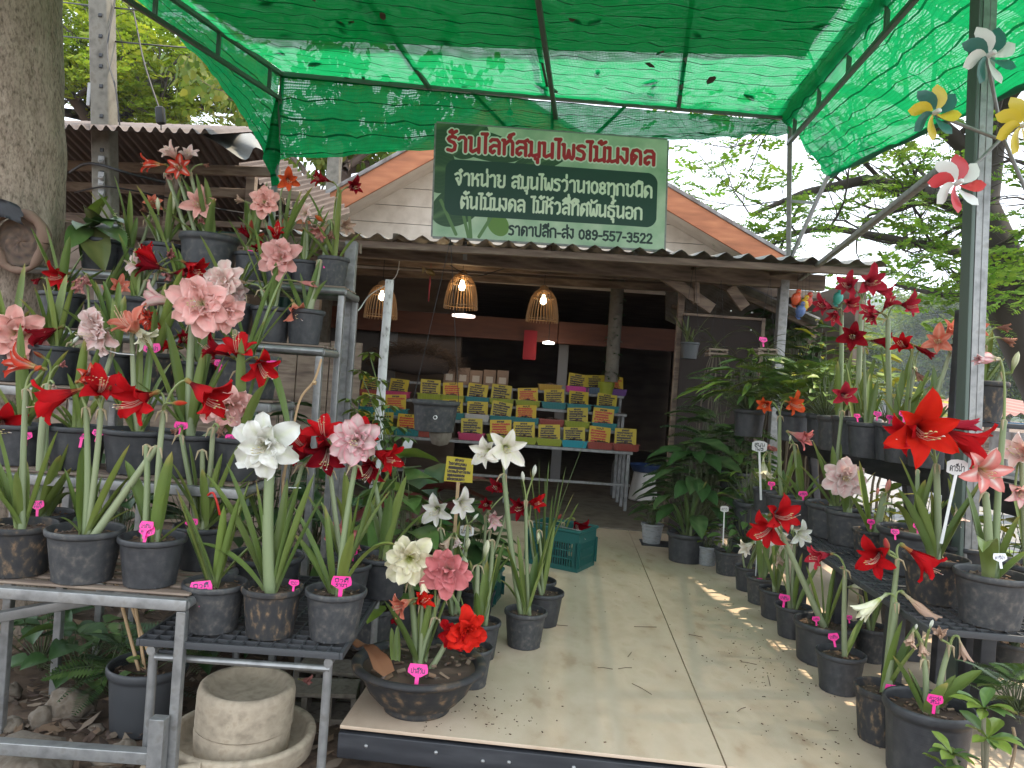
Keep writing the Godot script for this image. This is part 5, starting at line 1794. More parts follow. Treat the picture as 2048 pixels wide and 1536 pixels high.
	amaryllis("slim fourth tier pot beside the trunk pot with a small salmon bloom", GL, [205, 4.36, .2, .17, 1.64, "pot", 0], [[230, 530, .03, .1]], [[226, 590, [[238, 574, 52, "salmon", "t", 40, 12], [212, 580, 26, "rose", "b", -40, 40]], 2, .009]], [])
	amaryllis("slim third tier pot between the tagged pots with a dark red pair", GL, [398, 4.02, .2, .17, 1.33, "pot", 1], [[380, 640, .03, .1]], [[352, 700, [[338, 690, 52, "red", "t", -50, 8], [366, 680, 48, "dark", "t", 40, 20]], -8, .009]], [])
	amaryllis("slim top tier pot behind the withered blooms with a pale bloom", GL, [610, 4.74, .19, .16, 2.02, "pot", 0], [[630, 450, .03, .1]], [[612, 440, [[606, 424, 50, "blush", "s", -10, 6], [628, 452, 28, "papery", "w", 40, -40]], 0, .009]], [])
	amaryllis("slim top tier pot beside the budding stalks with a salmon bloom", GL, [262, 4.76, .19, .16, 2.02, "pot", 0], [[240, 440, .03, .1]], [[300, 430, [[304, 408, 50, "salmon", "t", 30, 10]], 6, .009]], [])

func plants_tray() -> void:
	var y := .4
	amaryllis("tray table pot with a large two-line pink tag and no bloom", GM, [431, 3.12, .262, .195, y, "pot", 1], [[355, 985, .045, .03], [448, 1010, .04, .03], [482, 985, .04, .05], [500, 960, .045, .06, .05]], [], [[402, 1176, .085, 1]])
	amaryllis("mud splashed tray table pot with a white double bloom and arching leaves", GM, [546, 3.1, .25, .2, y, "pot", 2], [[410, 945, .055, .14], [452, 925, .05, .1], [630, 945, .05, .1], [384, 1086, .045, .3], [600, 960, .05, .04], [575, 955, .05, .02], [512, 960, .06, .02], [650, 985, .045, .1]], [[540, 930, [[528, 890, 118, "white", "d", 0, -6], [576, 900, 30, "white", "b", 70, 45], [488, 905, 26, "white", "b", -70, 10]], 0, .021]], [[588, 1166, .04, 5]])
	amaryllis("tray table pot with a pink and white starry double bloom", GM, [673, 3.12, .255, .2, y, "pot", 1], [[765, 925, .055, .03], [650, 1010, .045, .06], [792, 1090, .05, .5], [720, 985, .05, .03]], [[711, 930, [[713, 880, 98, "pinkstar", "d", 4, -2]], 4]], [[683, 1165, .08, 1]])
	amaryllis("round dark pot behind the white bloom with cane stakes", GM, [533, 3.62, .36, .2, y + .002, "tub", 0], [[600, 960, .045, .1], [480, 1000, .045, .1], [570, 1000, .05, .05]], [[605, 930, [[602, 882, 80, "red", "s", -30, 34]], 16]], [])
	amaryllis("pot at the back of the tray table with a fan of dark red blooms", GM, [690, 3.6, .26, .19, y + .001, "pot", 0], [[610, 985, .045, .1], [640, 1000, .05, .05]], [[660, 940, [[646, 858, 82, "red", "s", 0, 48], [652, 912, 96, "dark", "s", 6, -30], [604, 905, 74, "dark", "t", -62, -10]], 0]], [])
	amaryllis("pot at the back corner of the tray table with red blooms behind the starry one", GM, [770, 3.75, .27, .2, y + .001, "pot", 0], [[800, 980, .05, .2], [740, 1000, .05, .05], [830, 1110, .045, .5]], [[745, 945, [[768, 912, 78, "red", "t", 62, -12], [732, 868, 70, "red", "s", -10, 20], [738, 940, 78, "dark", "s", -12, -32]], 0]], [[705, 1105, .05, 3]])
	amaryllis("pot low behind the starry bloom with one pink bloom at its rim", GM, [700, 3.92, .24, .18, y + .001, "pot", 1], [[680, 1010, .04, .1]], [[690, 1090, [[690, 1068, 80, "rose", "s", -10, -10]], 0]], [])

func plants_floor_left() -> void:
	# the big bowl
	var t := amaryllis("wide shallow bowl with cream, rose and red double blooms at the deck corner", GF, [840, 3.42, .615, .215, 0., "bowl", 2], [[768, 1200, .065, .1, -.12], [880, 1180, .05, .03], [850, 1190, .05, .02], [862, 1195, .045, .02], [795, 1250, .03, .02, .1, -40], [783, 1255, .03, .02, .1, -45], [905, 1165, .045, .03]], [[820, 1165, [[818, 1122, 94, "cream", "d", 0, -6], [845, 1168, 52, "cream", "c", 30, -60]], -6, .014], [880, 1190, [[893, 1145, 94, "rose", "d", 0, -4]], 6, .012], [845, 1205, [[805, 1208, 62, "salmon", "t", -35, -8], [842, 1202, 54, "scarlet", "t", 40, 28], [790, 1240, 40, "dark", "w", -20, -45]], 2, .01], [905, 1255, [[935, 1262, 84, "scarlet", "d", 25, -6], [903, 1272, 60, "red", "d", -30, -8]], 20, .011], [870, 1235, [[880, 1180, 42, "salmon", "c", 60, -60]], 4, .01]], [[836, 1341, .085, 3]])
	# a curled brown leaf on the bowl
	var g := Geo.new()
	var rows := []
	for i in 8:
		var row := []
		for j in 5:
			var a := i / 7.
			var s := (j - 2) / 2.
			var p := W(712, 1296, 3.3).lerp(W(768, 1352, 3.2), a)
			row.append(p + Vector3(.0, .055 * sin(PI * a) * (1. - s * s * .3) * (1. + .3 * s), s * .055 * sin(PI * minf(a + .12, 1.)) + .01 * sin(i * 2.)) + Vector3(s * .045, absf(s) * .03, 0))
		rows.append(row)
	g.col = C(.17, .075, .035)
	g.grid(rows)
	solo("dead_leaf", "curled brown dead leaf on the rim of the wide bowl", "leaf", g.mesh(), mats.litter)
	amaryllis("floor pot with short leaves tucked against the wide bowl", GF, [945, 3.72, .21, .19, 0., "pot", 1], [[900, 1180, .04, .1], [920, 1190, .035, .1]], [], [])
	amaryllis("floor pot with one closed yellow green bud on a tall stalk", GF, [962, 4.1, .225, .2, 0., "pot", 0], [[1010, 1080, .05, .05], [940, 1120, .05, .05], [975, 1120, .05, .03], [995, 1110, .045, .05]], [[956, 1130, [[972, 1100, 46, "cream", "b", 20, 72]], -6, .013], [985, 1080, [], 6]], [])
	amaryllis("floor pot on the open deck with tall twin white blooms", GF, [1052, 4.33, .25, .205, 0., "pot", 1], [[1108, 1040, .05, .1], [1012, 1090, .05, .1], [1035, 1070, .05, .03], [1075, 1105, .055, .04], [1000, 1160, .04, .3], [1090, 1120, .045, .03]], [[1008, 948, [[970, 905, 72, "white", "s", -32, -8], [1014, 897, 84, "white", "s", 6, -2]], -6, .015], [1052, 1000, [[1046, 955, 30, "white", "b", -20, 62], [1068, 944, 34, "white", "b", 15, 68]], 4, .01]], [])
	amaryllis("floor pot behind the twin white blooms with small red flowers", GF, [1085, 4.75, .28, .21, 0., "pot", 0], [[1110, 1050, .03, .05], [1060, 1040, .03, .02]], [[1058, 1040, [[1045, 1012, 60, "dark", "t", -30, -10], [1068, 1005, 50, "red", "t", 40, 10]], -4, .009], [1078, 1060, [[1076, 1076, 24, "cream", "b", 0, 80]], -2, .008]], [])
	amaryllis("floor pot with twin white starry blooms over withered ones", GF, [905, 4.25, .26, .2, 0., "pot", 0], [[860, 1060, .05, .1], [920, 1040, .05, .05]], [[880, 1055, [[870, 1022, 68, "white", "s", -14, -4]], -4], [936, 1050, [[926, 1010, 64, "white", "s", 22, -10], [950, 1035, 24, "white", "b", 60, 50]], 6], [905, 1075, [[892, 1088, 42, "papery", "t", -40, -50], [915, 1085, 40, "blush", "w", 30, -60], [930, 1120, 34, "cream", "b", 30, -30], [935, 1090, 34, "cream", "b", 15, 65]], 0]], [])
	amaryllis("floor pot with a small pink and white bloom on a thin stalk", GF, [955, 4.7, .23, .2, 0., "pot", 0], [[1000, 1090, .035, .1], [930, 1100, .035, .1]], [[980, 1060, [[985, 1036, 52, "pinkstar", "t", 25, -20]], 2, .009], [972, 1030, [[976, 1008, 46, "dark", "t", -20, 5], [1000, 978, 52, "dark", "t", -40, 20]], 4, .009], [1018, 1010, [], 8, .009]], [])

func plants_right() -> void:
	# ---- on the deck, near to far
	amaryllis("big ribbed tub at the deck corner with papery withered blooms", GR, [1858, 3.12, .352, .30, 0., "tub", 0], [[1965, 1340, .075, .12], [1912, 1350, .05, .05], [1895, 1365, .09, .03, -.08], [1785, 1310, .05, .1], [1815, 1335, .05, .04]], [[1848, 1318, [[1822, 1280, 62, "papery", "w", -40, -45], [1845, 1300, 50, "papery", "w", 10, -70], [1862, 1250, 26, "white", "b", 10, 70], [1832, 1255, 20, "white", "b", -20, 60]], -2, .0115], [1900, 1290, [[1880, 1268, 62, "papery", "w", -40, 40], [1925, 1300, 50, "papery", "c", 40, -70]], 10, .011]], [[1870, 1400, .065, 4]])
	amaryllis("tall brown dusted pot with a drooping pair of faded white trumpets", GR, [1768, 3.42, .255, .24, 0., "pot", 2], [[1805, 1240, .06, .04], [1790, 1270, .05, .05], [1845, 1235, .05, .1]], [[1792, 1205, [[1742, 1212, 88, "cream", "c", -72, -32], [1838, 1214, 84, "papery", "c", 68, -38]], 4, .0165], [1795, 1118, [[1748, 1115, 88, "red", "s", -48, -12], [1846, 1120, 92, "red", "t", 66, -32], [1774, 1092, 44, "crimson", "b", -50, 55]], 6, .012]], [[1785, 1380, .07, 0]])
	amaryllis("floor pot with a pink tag and a bare clump of roots", GR, [1682, 3.98, .255, .205, 0., "pot", 0], [], [[1690, 1140, [[1640, 1112, 60, "crimson", "t", -72, -8], [1684, 1135, 18, "papery", "w", 0, 20]], 6, .012]], [[1667, 1274, .06, 3]])
	amaryllis("wide floor tub with a fan of narrow leaves and a leaning red stalk", GR, [1652, 4.42, .365, .235, 0., "tub", 0], [[1612, 1130, .04, .04], [1640, 1115, .035, .02], [1672, 1120, .04, .02], [1700, 1125, .04, .04], [1690, 1160, .035, .06], [1605, 1160, .035, .1]], [[1563, 1068, [[1530, 1060, 82, "red", "s", -52, -20], [1568, 1030, 86, "red", "s", 20, 12]], -2, .016]], [[1632, 1238, .045, 2]])
	amaryllis("floor pot behind the wide tub with a pale closed bloom", GR, [1745, 4.5, .225, .2, 0., "pot", 1], [[1720, 1130, .03, .1], [1770, 1140, .03, .1]], [[1718, 1190, [[1712, 1172, 46, "cream", "c", 30, 20]], -8, .009]], [[1698, 1235, .04, 2]])
	amaryllis("floor pot with a leaning pink tag before two white blooms", GR, [1588, 4.85, .235, .2, 0., "pot", 0], [[1640, 1130, .035, .1], [1555, 1130, .03, .1], [1605, 1105, .035, .03]], [[1590, 1078, [[1605, 1070, 54, "white", "s", 16, -8], [1584, 1056, 20, "white", "b", 0, 75]], 0, .011], [1572, 1085, [[1550, 1072, 52, "white", "s", -12, -12]], -6]], [[1569, 1196, .07, 3]])
	amaryllis("floor pot with broad leaves and a hanging dried bloom", GR, [1556, 5.25, .265, .2, 0., "pot", 0], [[1575, 1110, .03, .3], [1540, 1050, .05, .02], [1520, 1080, .045, .05]], [[1552, 1110, [[1560, 1120, 40, "papery", "w", 10, -60]], -6, .009]], [])
	amaryllis("grey dusted floor pot with upright green leaves", GR, [1525, 5.6, .245, .2, 0., "pot", 1], [[1515, 1040, .05, .02], [1540, 1020, .05, .02], [1535, 1080, .05, .05], [1560, 1090, .04, .1]], [], [[1519, 1160, .045, 4]])
	amaryllis("small floor pot with a low white bloom", GR, [1497, 5.95, .22, .19, 0., "pot", 0], [[1520, 1070, .04, .05], [1540, 1060, .04, .05]], [[1486, 1100, [[1497, 1092, 46, "white", "t", -60, -25]], -4, .007], [1513, 1090, [], 6, .009]], [])
	# ---- on the lattice tray stands, near to far; the tray tops are .6 up
	amaryllis("tray stand pot with a bent over yellowing leaf and salmon star bloom", GT, [1985, 3.28, .305, .225, .6, "pot", 1], [[1965, 1105, .075, .7, -.22], [1932, 970, .06, .06, .1], [1975, 1020, .05, .03], [2040, 1030, .06, .06], [2060, 1100, .06, .1]], [[1970, 985, [[1975, 944, 100, "star", "s", -6, -4]], -6, .0155], [2008, 840, [[1975, 720, 70, "pinkstar", "c", -70, -5]], 4, .013]], [[2000, 1115, .055, 0, true]])
	amaryllis("wide tray stand pot with a great scarlet bloom facing out", GT, [1872, 3.62, .30, .215, .6, "pot", 2], [[1795, 975, .075, .1], [1830, 985, .075, .06], [1862, 980, .06, .02]], [[1872, 928, [[1850, 862, 142, "scarlet", "s", -8, -4], [1930, 882, 118, "red", "t", 62, -26], [1815, 868, 96, "red", "t", -62, -14], [1915, 850, 88, "crimson", "c", 86, 0]], 6, .0155]], [])
	amaryllis("wide blue-black tub with a pink pen lying on its rim", GT, [1832, 4.2, .40, .25, .6, "tub", 0], [[1765, 1012, .055, .5, -.1], [1840, 985, .05, .05], [1890, 1000, .04, .1]], [[1835, 940, [], 4, .012]], [[1835, 1052, .05, 4], [1790, 1064, .05, 5]])
	amaryllis("small tray stand pot with a folded pink tag", GT, [1742, 4.55, .215, .17, .6, "pot", 2], [], [[1768, 985, [[1775, 975, 36, "rose", "b", 10, 75], [1755, 985, 22, "rose", "b", -20, 70]], 10, .02]], [[1742, 1044, .05, 2]])
	amaryllis("tray stand pot with a short stalk and one pale pink bloom", GT, [1698, 4.95, .30, .225, .6, "pot", 1], [[1690, 965, .02, .1]], [[1702, 985, [[1690, 956, 74, "blush", "d", -20, 8]], 2, .017]], [])
	amaryllis("wide tray stand tub with a crimson bloom on a leaning stalk", GT, [1672, 5.2, .40, .23, .6, "tub", 1], [[1625, 880, .06, .05], [1680, 880, .05, .06], [1665, 890, .06, .04], [1600, 930, .05, .08], [1735, 940, .05, .1]], [[1684, 822, [[1690, 790, 56, "crimson", "s", -6, -4]], -12, .013]], [])
	amaryllis("tray stand pot with a pink tag and a spidery pink bloom", GT, [1602, 5.6, .27, .2, .6, "pot", 0], [[1560, 960, .045, .1], [1640, 950, .03, .1], [1545, 940, .04, .15], [1650, 965, .03, .1]], [[1588, 888, [[1600, 872, 56, "rose", "t", 42, -14], [1580, 878, 18, "white", "b", -10, 65]], -2, .012]], [[1606, 988, .065, 0]])
	amaryllis("tray stand pot at the far end with twin coral blooms", GT, [1565, 5.85, .25, .19, .6, "pot", 0], [[1600, 960, .03, .15], [1530, 950, .03, .15]], [[1560, 832, [[1534, 808, 48, "orange", "t", -40, -12], [1590, 808, 52, "orange", "s", 26, -10]], -2, .0135]], [[1543, 968, .055, 5]])
	amaryllis("tray stand pot with a pale green hanging bloom by the white tag", GT, [1535, 6.15, .24, .19, .6, "pot", 0], [[1500, 960, .035, .2], [1565, 960, .035, .2]], [[1538, 905, [[1527, 938, 52, "cream", "t", -10, -60], [1548, 898, 44, "drypink", "c", -60, 10]], 2, .01]], [])
	amaryllis("dark pot behind the scarlet bloom with a green and pink trumpet", GT, [1935, 4.05, .255, .2, .6, "pot", 0], [[1900, 1040, .04, .1], [1960, 1040, .04, .1]], [[1935, 1010, [[1915, 1032, 52, "blush", "t", -10, -62]], -2, .011], [1938, 975, [[1932, 990, 26, "dry", "w", 0, -70]], 4, .011]], [])
	amaryllis("tray stand pot behind the salmon star with blush blooms", GT, [2060, 3.62, .28, .21, .6, "pot", 0], [[2035, 985, .06, .05], [2080, 960, .05, .05]], [[2042, 905, [[2045, 905, 110, "blush", "t", -60, 10], [2040, 985, 70, "pinkstar", "t", -20, -10]], -8, .013]], [])
	# ---- plank shelf; plank tops are 1.165 up
	var y := 1.1655
	amaryllis("plank shelf pot with a crown of crimson blooms on the tallest stalk", GS, [1712, 5.35, .335, .27, y, "tub", 0], [[1750, 715, .06, .05], [1690, 720, .045, .05]], [[1724, 600, [[1744, 564, 68, "crimson", "s", 4, -4], [1694, 570, 54, "crimson", "s", -46, 4], [1768, 584, 48, "crimson", "t", 60, -14]], 4, .0175]], [])
	amaryllis("plank shelf pot with crimson blooms turned towards the awning post", GS, [1680, 5.7, .33, .26, y, "tub", 1], [[1705, 700, .05, .04], [1675, 720, .05, .04]], [[1683, 620, [[1704, 608, 54, "crimson", "s", 12, -8], [1652, 612, 54, "crimson", "t", -66, 6], [1670, 630, 44, "crimson", "t", -40, -40]], -2, .0165]], [])
	amaryllis("plank shelf pot with a crimson bloom turned towards the steel post", GS, [1790, 5.0, .27, .25, y, "pot", 0], [[1760, 690, .045, .04], [1830, 690, .06, .04], [1805, 735, .05, .02], [1850, 760, .04, .05]], [[1776, 638, [[1820, 610, 56, "crimson", "s", 28, -8], [1776, 608, 44, "crimson", "t", 10, 40], [1742, 622, 48, "crimson", "t", -76, 4], [1748, 634, 40, "crimson", "t", -60, -30]], -6, .0165]], [[1780, 835, .05, 3]])
	amaryllis("plank shelf pot with a dark red starry bloom and a pink tag", GS, [1735, 5.15, .27, .24, y, "pot", 0], [[1755, 760, .045, .05], [1765, 790, .045, .08], [1715, 760, .04, .05]], [[1728, 695, [[1706, 672, 62, "dark", "s", -28, -2], [1762, 684, 52, "dark", "t", 76, -4], [1700, 690, 34, "dry", "w", -60, -30]], -2, .0095]], [[1714, 832, .05, 3]])
	amaryllis("plank shelf pot with side facing dark red trumpets and broad leaves", GS, [1808, 4.85, .26, .23, y, "pot", 0], [[1828, 685, .05, .02], [1790, 760, .045, .03], [1860, 780, .045, .05], [1870, 800, .04, .1]], [[1830, 745, [[1808, 690, 58, "red", "t", -50, 12], [1845, 700, 52, "dark", "c", 70, -28], [1862, 690, 46, "red", "t", 30, 20]], 4, .0115], [1828, 735, [[1838, 752, 38, "dry", "w", 30, -50]], 10, .01]], [[1755, 828, .05, 5]])
	amaryllis("plank shelf pot next to the steel post with salmon and dark blooms", GS, [1858, 4.6, .27, .22, y, "pot", 0], [[1895, 810, .04, .15], [1875, 780, .04, .1], [1900, 860, .03, .2]], [[1900, 705, [[1876, 682, 62, "salmon", "s", -34, 2], [1902, 662, 56, "salmon", "t", 0, 26], [1922, 690, 58, "dark", "s", 22, 0]], -14, .013]], [[1808, 828, .06, 0]])
	amaryllis("cross shelf pot with a large closed pink green bloom", GS, [1962, 4.5, .3, .24, W(1990, 850, 4.55).y + .016, "pot", 2], [[1985, 660, .045, .03], [2010, 715, .06, .1], [1960, 700, .06, .03]], [[2002, 745, [[1972, 712, 84, "pinkstar", "c", -66, 4], [2030, 725, 46, "cream", "b", 10, 72]], 18, .0145], [1968, 690, [[1948, 660, 56, "salmon", "t", -20, 10], [2010, 655, 46, "dry", "w", 70, 5], [2018, 682, 46, "dry", "w", 70, -20]], -4, .009]], [])

# ================================================================ foliage plants
var leafm := {}
func leaf_mesh(kind: String, tone: Color, tone2: Color) -> ArrayMesh:         # one leaf, one unit long, along +z
	var key := kind + str(tone) + str(tone2)
	if leafm.has(key):
		return leafm[key]
	var r := RandomNumberGenerator.new()
	r.seed = hash(key)
	var g := Geo.new()
	match kind:
		"broad", "heart", "narrow", "obovate":
			var n := 9
			for i in n:
				var t := i / float(n - 1)
				var w := 0.
				match kind:
					"broad": w = .2 * pow(sin(PI * pow(t, .85)), .8)
					"heart": w = .40 * pow(sin(PI * pow(t, .55)), .75) if t > 0. else .1
					"narrow": w = .06 * pow(sin(PI * clampf(t, 0, 1)), .7)
					"obovate": w = .2 * pow(sin(PI * pow(t, 1.6)), .7) + .01
				for j in 5:
					var a := (j - 2) / 2.
					var c := tone.lerp(tone2, clampf(.5 + .5 * sin(t * 21. + absf(a) * 7.), 0, 1) * .35 + .2 * r.randf())
					if j == 2: c = c.lerp(tone2, .5)
					g.col = c
					g.add(Vector3(a * w, .1 * t - .32 * t * t + absf(a) * w * .35 + .012 * sin(t * 16.) * absf(a), t - .06 * t * t))
			for i in n - 1:
				for j in 4:
					var k := i * 5 + j
					g.quad(k, k + 1, k + 6, k + 5)
		"palmate":
			for q in 7:
				var a0 := TAU * q / 7.
				var dz := Vector3(sin(a0), 0, cos(a0))
				var dx := Vector3(cos(a0), 0, -sin(a0))
				var k0 := g.v.size()
				for i in 6:
					var t := i / 5.
					var w := .11 * pow(sin(PI * pow(t, 1.15)), .8) + .006
					for j in 3:
						var a := j - 1.
						g.col = tone.lerp(tone2, .25 * r.randf() + (.4 if j == 1 else 0.))
						g.add(dz * (.08 + t * .5) + dx * a * w + Vector3(0, .04 * t - .22 * t * t + absf(a) * w * .3, 0))
				for i in 5:
					for j in 2:
						var k := k0 + i * 3 + j
						g.quad(k, k + 1, k + 4, k + 3)
		"frond":                                         # pinnate: fern or shrub leaf
			g.col = tone2 * .6
			var mid := []
			for i in 9:
				var t := i / 8.
				mid.append(Vector3(0, .25 * t - .42 * t * t, t - .08 * t * t))
			g.tube(mid, [.008, .004], 4, false)
			for i in 18:
				var t := (i + 1.) / 19.
				var p: Vector3 = mid[int(t * 8.)].lerp(mid[mini(int(t * 8.) + 1, 8)], fmod(t * 8., 1.))
				for s in [-1, 1]:
					var l := .24 * pow(sin(PI * pow(clampf(t, .02, 1), .7)), .8) + .02
					g.col = tone.lerp(tone2, r.randf())
					var e := Vector3(s * l, -.05 * l - r.randf() * .02, l * .35)
					var f := Vector3(0, .006, .026)
					var a := g.add(p); var b := g.add(p + e * .5 + f); var c := g.add(p + e); var d := g.add(p + e * .5 - f)
					g.quad(a, b, c, d)
	leafm[key] = g.mesh()
	return leafm[key]
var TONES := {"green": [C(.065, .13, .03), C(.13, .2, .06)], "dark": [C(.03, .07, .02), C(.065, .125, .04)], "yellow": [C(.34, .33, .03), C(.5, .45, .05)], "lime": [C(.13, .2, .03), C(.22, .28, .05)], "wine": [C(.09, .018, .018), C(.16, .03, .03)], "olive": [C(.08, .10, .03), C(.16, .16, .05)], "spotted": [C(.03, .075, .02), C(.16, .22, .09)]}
func put_leaf(t: Node3D, at: Vector3, dir: Vector3, l: float, kind: String, tone: String, roll := 0.0) -> void:
	var q: Array = TONES[tone]
	var b := facing(dir, roll).scaled(Vector3.ONE * l)
	part("leaf" if kind != "frond" else "frond", leaf_mesh(kind, q[0], q[1]), mats.leaf, t, at, b)
func bush(t: Node3D, o: Vector3, n: int, rx: float, hy: float, kind: String, tone: String, l0: float, l1: float, up := .25, tone_b := "") -> void:
	# leaves spread through a dome over o, each on a short petiole of the stem below
	var g := Geo.new()
	g.col = C(.08, .1, .04)
	for i in n:
		var a := TAU * i * .381966 + rf(-.3, .3)
		var k := sqrt((i + .5) / n)
		var h := hy * (1. - .75 * k * k) * rf(.55, 1.)
		var p := o + Vector3(cos(a) * rx * k, h, sin(a) * rx * k)
		var dir := Vector3(cos(a), up * rf(.2, 1.6) - .25 * k, sin(a)).normalized()
		var l := rf(l0, l1)
		put_leaf(t, p - dir * l * .35, dir, l, kind, tone if tone_b == "" or rng.randf() < .6 else tone_b, rf(-.4, .4))
		g.tube([o + Vector3(rf(-.02, .02), 0, rf(-.02, .02)), o.lerp(p, .55) + Vector3(0, h * .12, 0), p - dir * l * .34], [.005, .0035, .0025], 4, false)
	var st := part("stem", g.mesh(), mats.stalk, t)
func foliage(called: String, label: String, pot: Array, group := "") -> Node3D:      # pot as for amaryllis: [px, d, D, H, y, kind, variant]
	var at := X(pot[0], pot[4] + pot[3], pot[1])
	at.y = pot[4] + .0015
	var t := thing(called, label, "potted plant", at, group)
	put_pot(t, pot[2], pot[3], pot[5], pot[6])
	return t
func plants_leafy() -> void:
	var t := foliage("potted_orchid", "top tier orchid with broad glossy leaves in front of the concrete pole", [205, 4.72, .27, .2, 2.02, "pot", 0], "leafy plants")
	var o := Vector3(0, .17, 0)
	for q in [[150, 492, "green"], [175, 505, "green"], [200, 520, "olive"], [185, 425, "olive"], [215, 450, "green"], [240, 480, "green"], [205, 405, "lime"], [160, 460, "green"], [235, 445, "dark"]]:
		var m := W(178 + rf(-8, 8), 455, 4.7) - t.position
		var e := W(q[0], q[1], 4.6 + rf(-.12, .1)) - t.position
		put_leaf(t, m, e - m + Vector3(0, .05, .02), m.distance_to(e) * 1.15 + .05, "broad", q[2], rf(-.5, .5))
	for q in [[128, 470], [120, 440], [125, 520], [140, 548], [150, 430], [118, 500]]:
		part("leaf", strap(o, W(q[0], q[1], 4.62) - t.position, .014, .35, C(.11, .13, .05)), mats.leaf, t)
	var g := Geo.new()
	g.col = C(.4, .4, .2)
	var sp := smooth([W(222, 418, 4.65) - t.position, W(238, 440, 4.63) - t.position, W(248, 465, 4.62) - t.position, W(254, 480, 4.62) - t.position])
	g.tube(sp, [.004, .002], 4)
	for k in sp.size():
		g.tube([sp[k], sp[k] + Vector3(.018 * (1 if k % 2 else -1), .004, .004)], [.003, .002], 4)
	part("flower_spike", g.mesh(), mats.stalk, t)
	g = Geo.new()
	g.col = C(.15, .18, .08)
	g.tube(smooth([o, W(200, 540, 4.7) - t.position, W(178, 455, 4.7) - t.position]), [.014, .011], 7)
	part("stem", g.mesh(), mats.stalk, t)

	t = foliage("umbrella_plant", "umbrella plant with fingered leaves climbing past the white pole", [770, 4.95, .26, .22, 0., "pot", 0], "leafy plants")
	for q in [[740, 708, .12], [722, 745, .13], [757, 760, .13], [742, 795, .16], [775, 812, .15], [716, 822, .16], [757, 838, .18], [700, 800, .13], [792, 855, .16], [735, 850, .16], [806, 875, .15], [765, 880, .15], [690, 850, .14]]:
		var e := W(q[0], q[1], 4.75 + rf(-.2, .15)) - t.position
		put_leaf(t, e, Vector3(rf(-.4, .4), rf(.1, .5), 1.), q[2] * 1.15, "palmate", "lime" if q[1] < 830 else "green")
		g = Geo.new()
		g.col = C(.14, .2, .06)
		var s := Vector3(rf(-.03, .03), .2 + .7 * e.y, .0)
		g.tube(smooth([Vector3(0, .19, 0), s * Vector3(1, .7, 1), e - Vector3(0, .02, .02)]), [.007, .004, .003], 5, false)
		part("stem", g.mesh(), mats.stalk, t)
	var spec := [
		["pothos_plant", "pothos with large heart shaped leaves behind the tray table", [790, 4.35, .28, .23, 0., "pot", 0], 30, .28, .9, "heart", "green", .17, .28, .15, "lime"],
		["pothos_plant", "low heart leaved plant in front of the pothos by the tray table", [745, 4.15, .26, .22, 0., "pot", 1], 20, .22, .42, "heart", "green", .12, .22, .2, "lime"],
		["cordyline_plant", "wine red broad leaved cordyline below the hanging bucket", [865, 5.1, .3, .25, 0., "pot", 0], 18, .34, .8, "broad", "wine", .4, .6, .4, "dark"],
		["caladium_plant", "pink edged caladium with wine and green leaves by the pothos", [845, 4.75, .26, .22, 0., "pot", 0], 28, .26, .55, "heart", "wine", .1, .17, .15, "green"],
		["fern_plant", "ferny green plant in the teal bowl beside the yellow notice", [962, 5.4, .3, .22, 0., "tub", 0], 12, .2, .35, "broad", "green", .16, .26, .5, ""],
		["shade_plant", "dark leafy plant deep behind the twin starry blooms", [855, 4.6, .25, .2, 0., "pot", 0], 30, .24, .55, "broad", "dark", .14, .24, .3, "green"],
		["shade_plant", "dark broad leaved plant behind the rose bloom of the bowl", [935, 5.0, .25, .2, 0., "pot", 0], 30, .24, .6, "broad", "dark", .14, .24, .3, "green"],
		["feather_shrub", "dense dark shrub with feathery leaves beside the board screen", [1415, 7.45, .34, .28, 0., "tub", 0], 110, .5, 1.5, "frond", "green", .28, .46, .35, "dark"],
		["dumb_cane_plant", "tall spotted leaf plant below the feathery shrub", [1385, 7.1, .3, .25, 0., "tub", 0], 56, .46, 1.0, "broad", "dark", .28, .44, .1, "spotted"],
		["moss_bucket", "white bucket overgrown with fine moss-like leaves at the shop floor edge", [1305, 7.55, .23, .2, 0., "pot", 4], 26, .13, .3, "frond", "green", .1, .2, .5, "dark"],
		["seedling_pot", "small grey pot with round leaved seedlings by the walkway", [1416, 6.75, .19, .17, 0., "pot", 4], 14, .12, .26, "heart", "lime", .06, .11, .3, "green"],
		["seedling_pot", "dark pot with thin seedlings and a white upright tag", [1458, 6.45, .25, .2, 0., "pot", 1], 8, .09, .22, "broad", "green", .06, .1, .4, ""],
		["bushy_plant", "bushy toothed leaf plant with a white tag behind the far tray pots", [1500, 6.7, .3, .3, .3, "tub", 0], 40, .26, .55, "broad", "green", .1, .17, .3, "lime"],
		["dracaena_plant", "narrow leaved dracaena spilling over the plank shelf end", [1500, 7.0, .3, .25, 1.166, "tub", 0], 100, .5, .62, "narrow", "green", .3, .46, .3, "lime"],
		["fern_plant", "big feathery fern on the plank shelf behind the crimson blooms", [1590, 6.7, .32, .26, 1.166, "tub", 0], 64, .44, .58, "frond", "green", .3, .5, .4, "lime"],
		["fern_plant", "light green fern at the near end of the plank shelf", [1650, 6.2, .3, .26, 1.166, "tub", 0], 44, .32, .52, "heart", "lime", .08, .15, .3, "green"],
		["leafy_pot", "leafy green pot squeezed between screen and plank shelf", [1470, 7.2, .3, .26, .55, "tub", 0], 40, .34, .6, "broad", "green", .16, .28, .3, "dark"],
		["leafy_pot", "small leaved bushy pot on the floor before the screen", [1490, 6.6, .3, .26, .0, "tub", 0], 44, .3, .42, "broad", "dark", .1, .18, .3, "green"],
	]
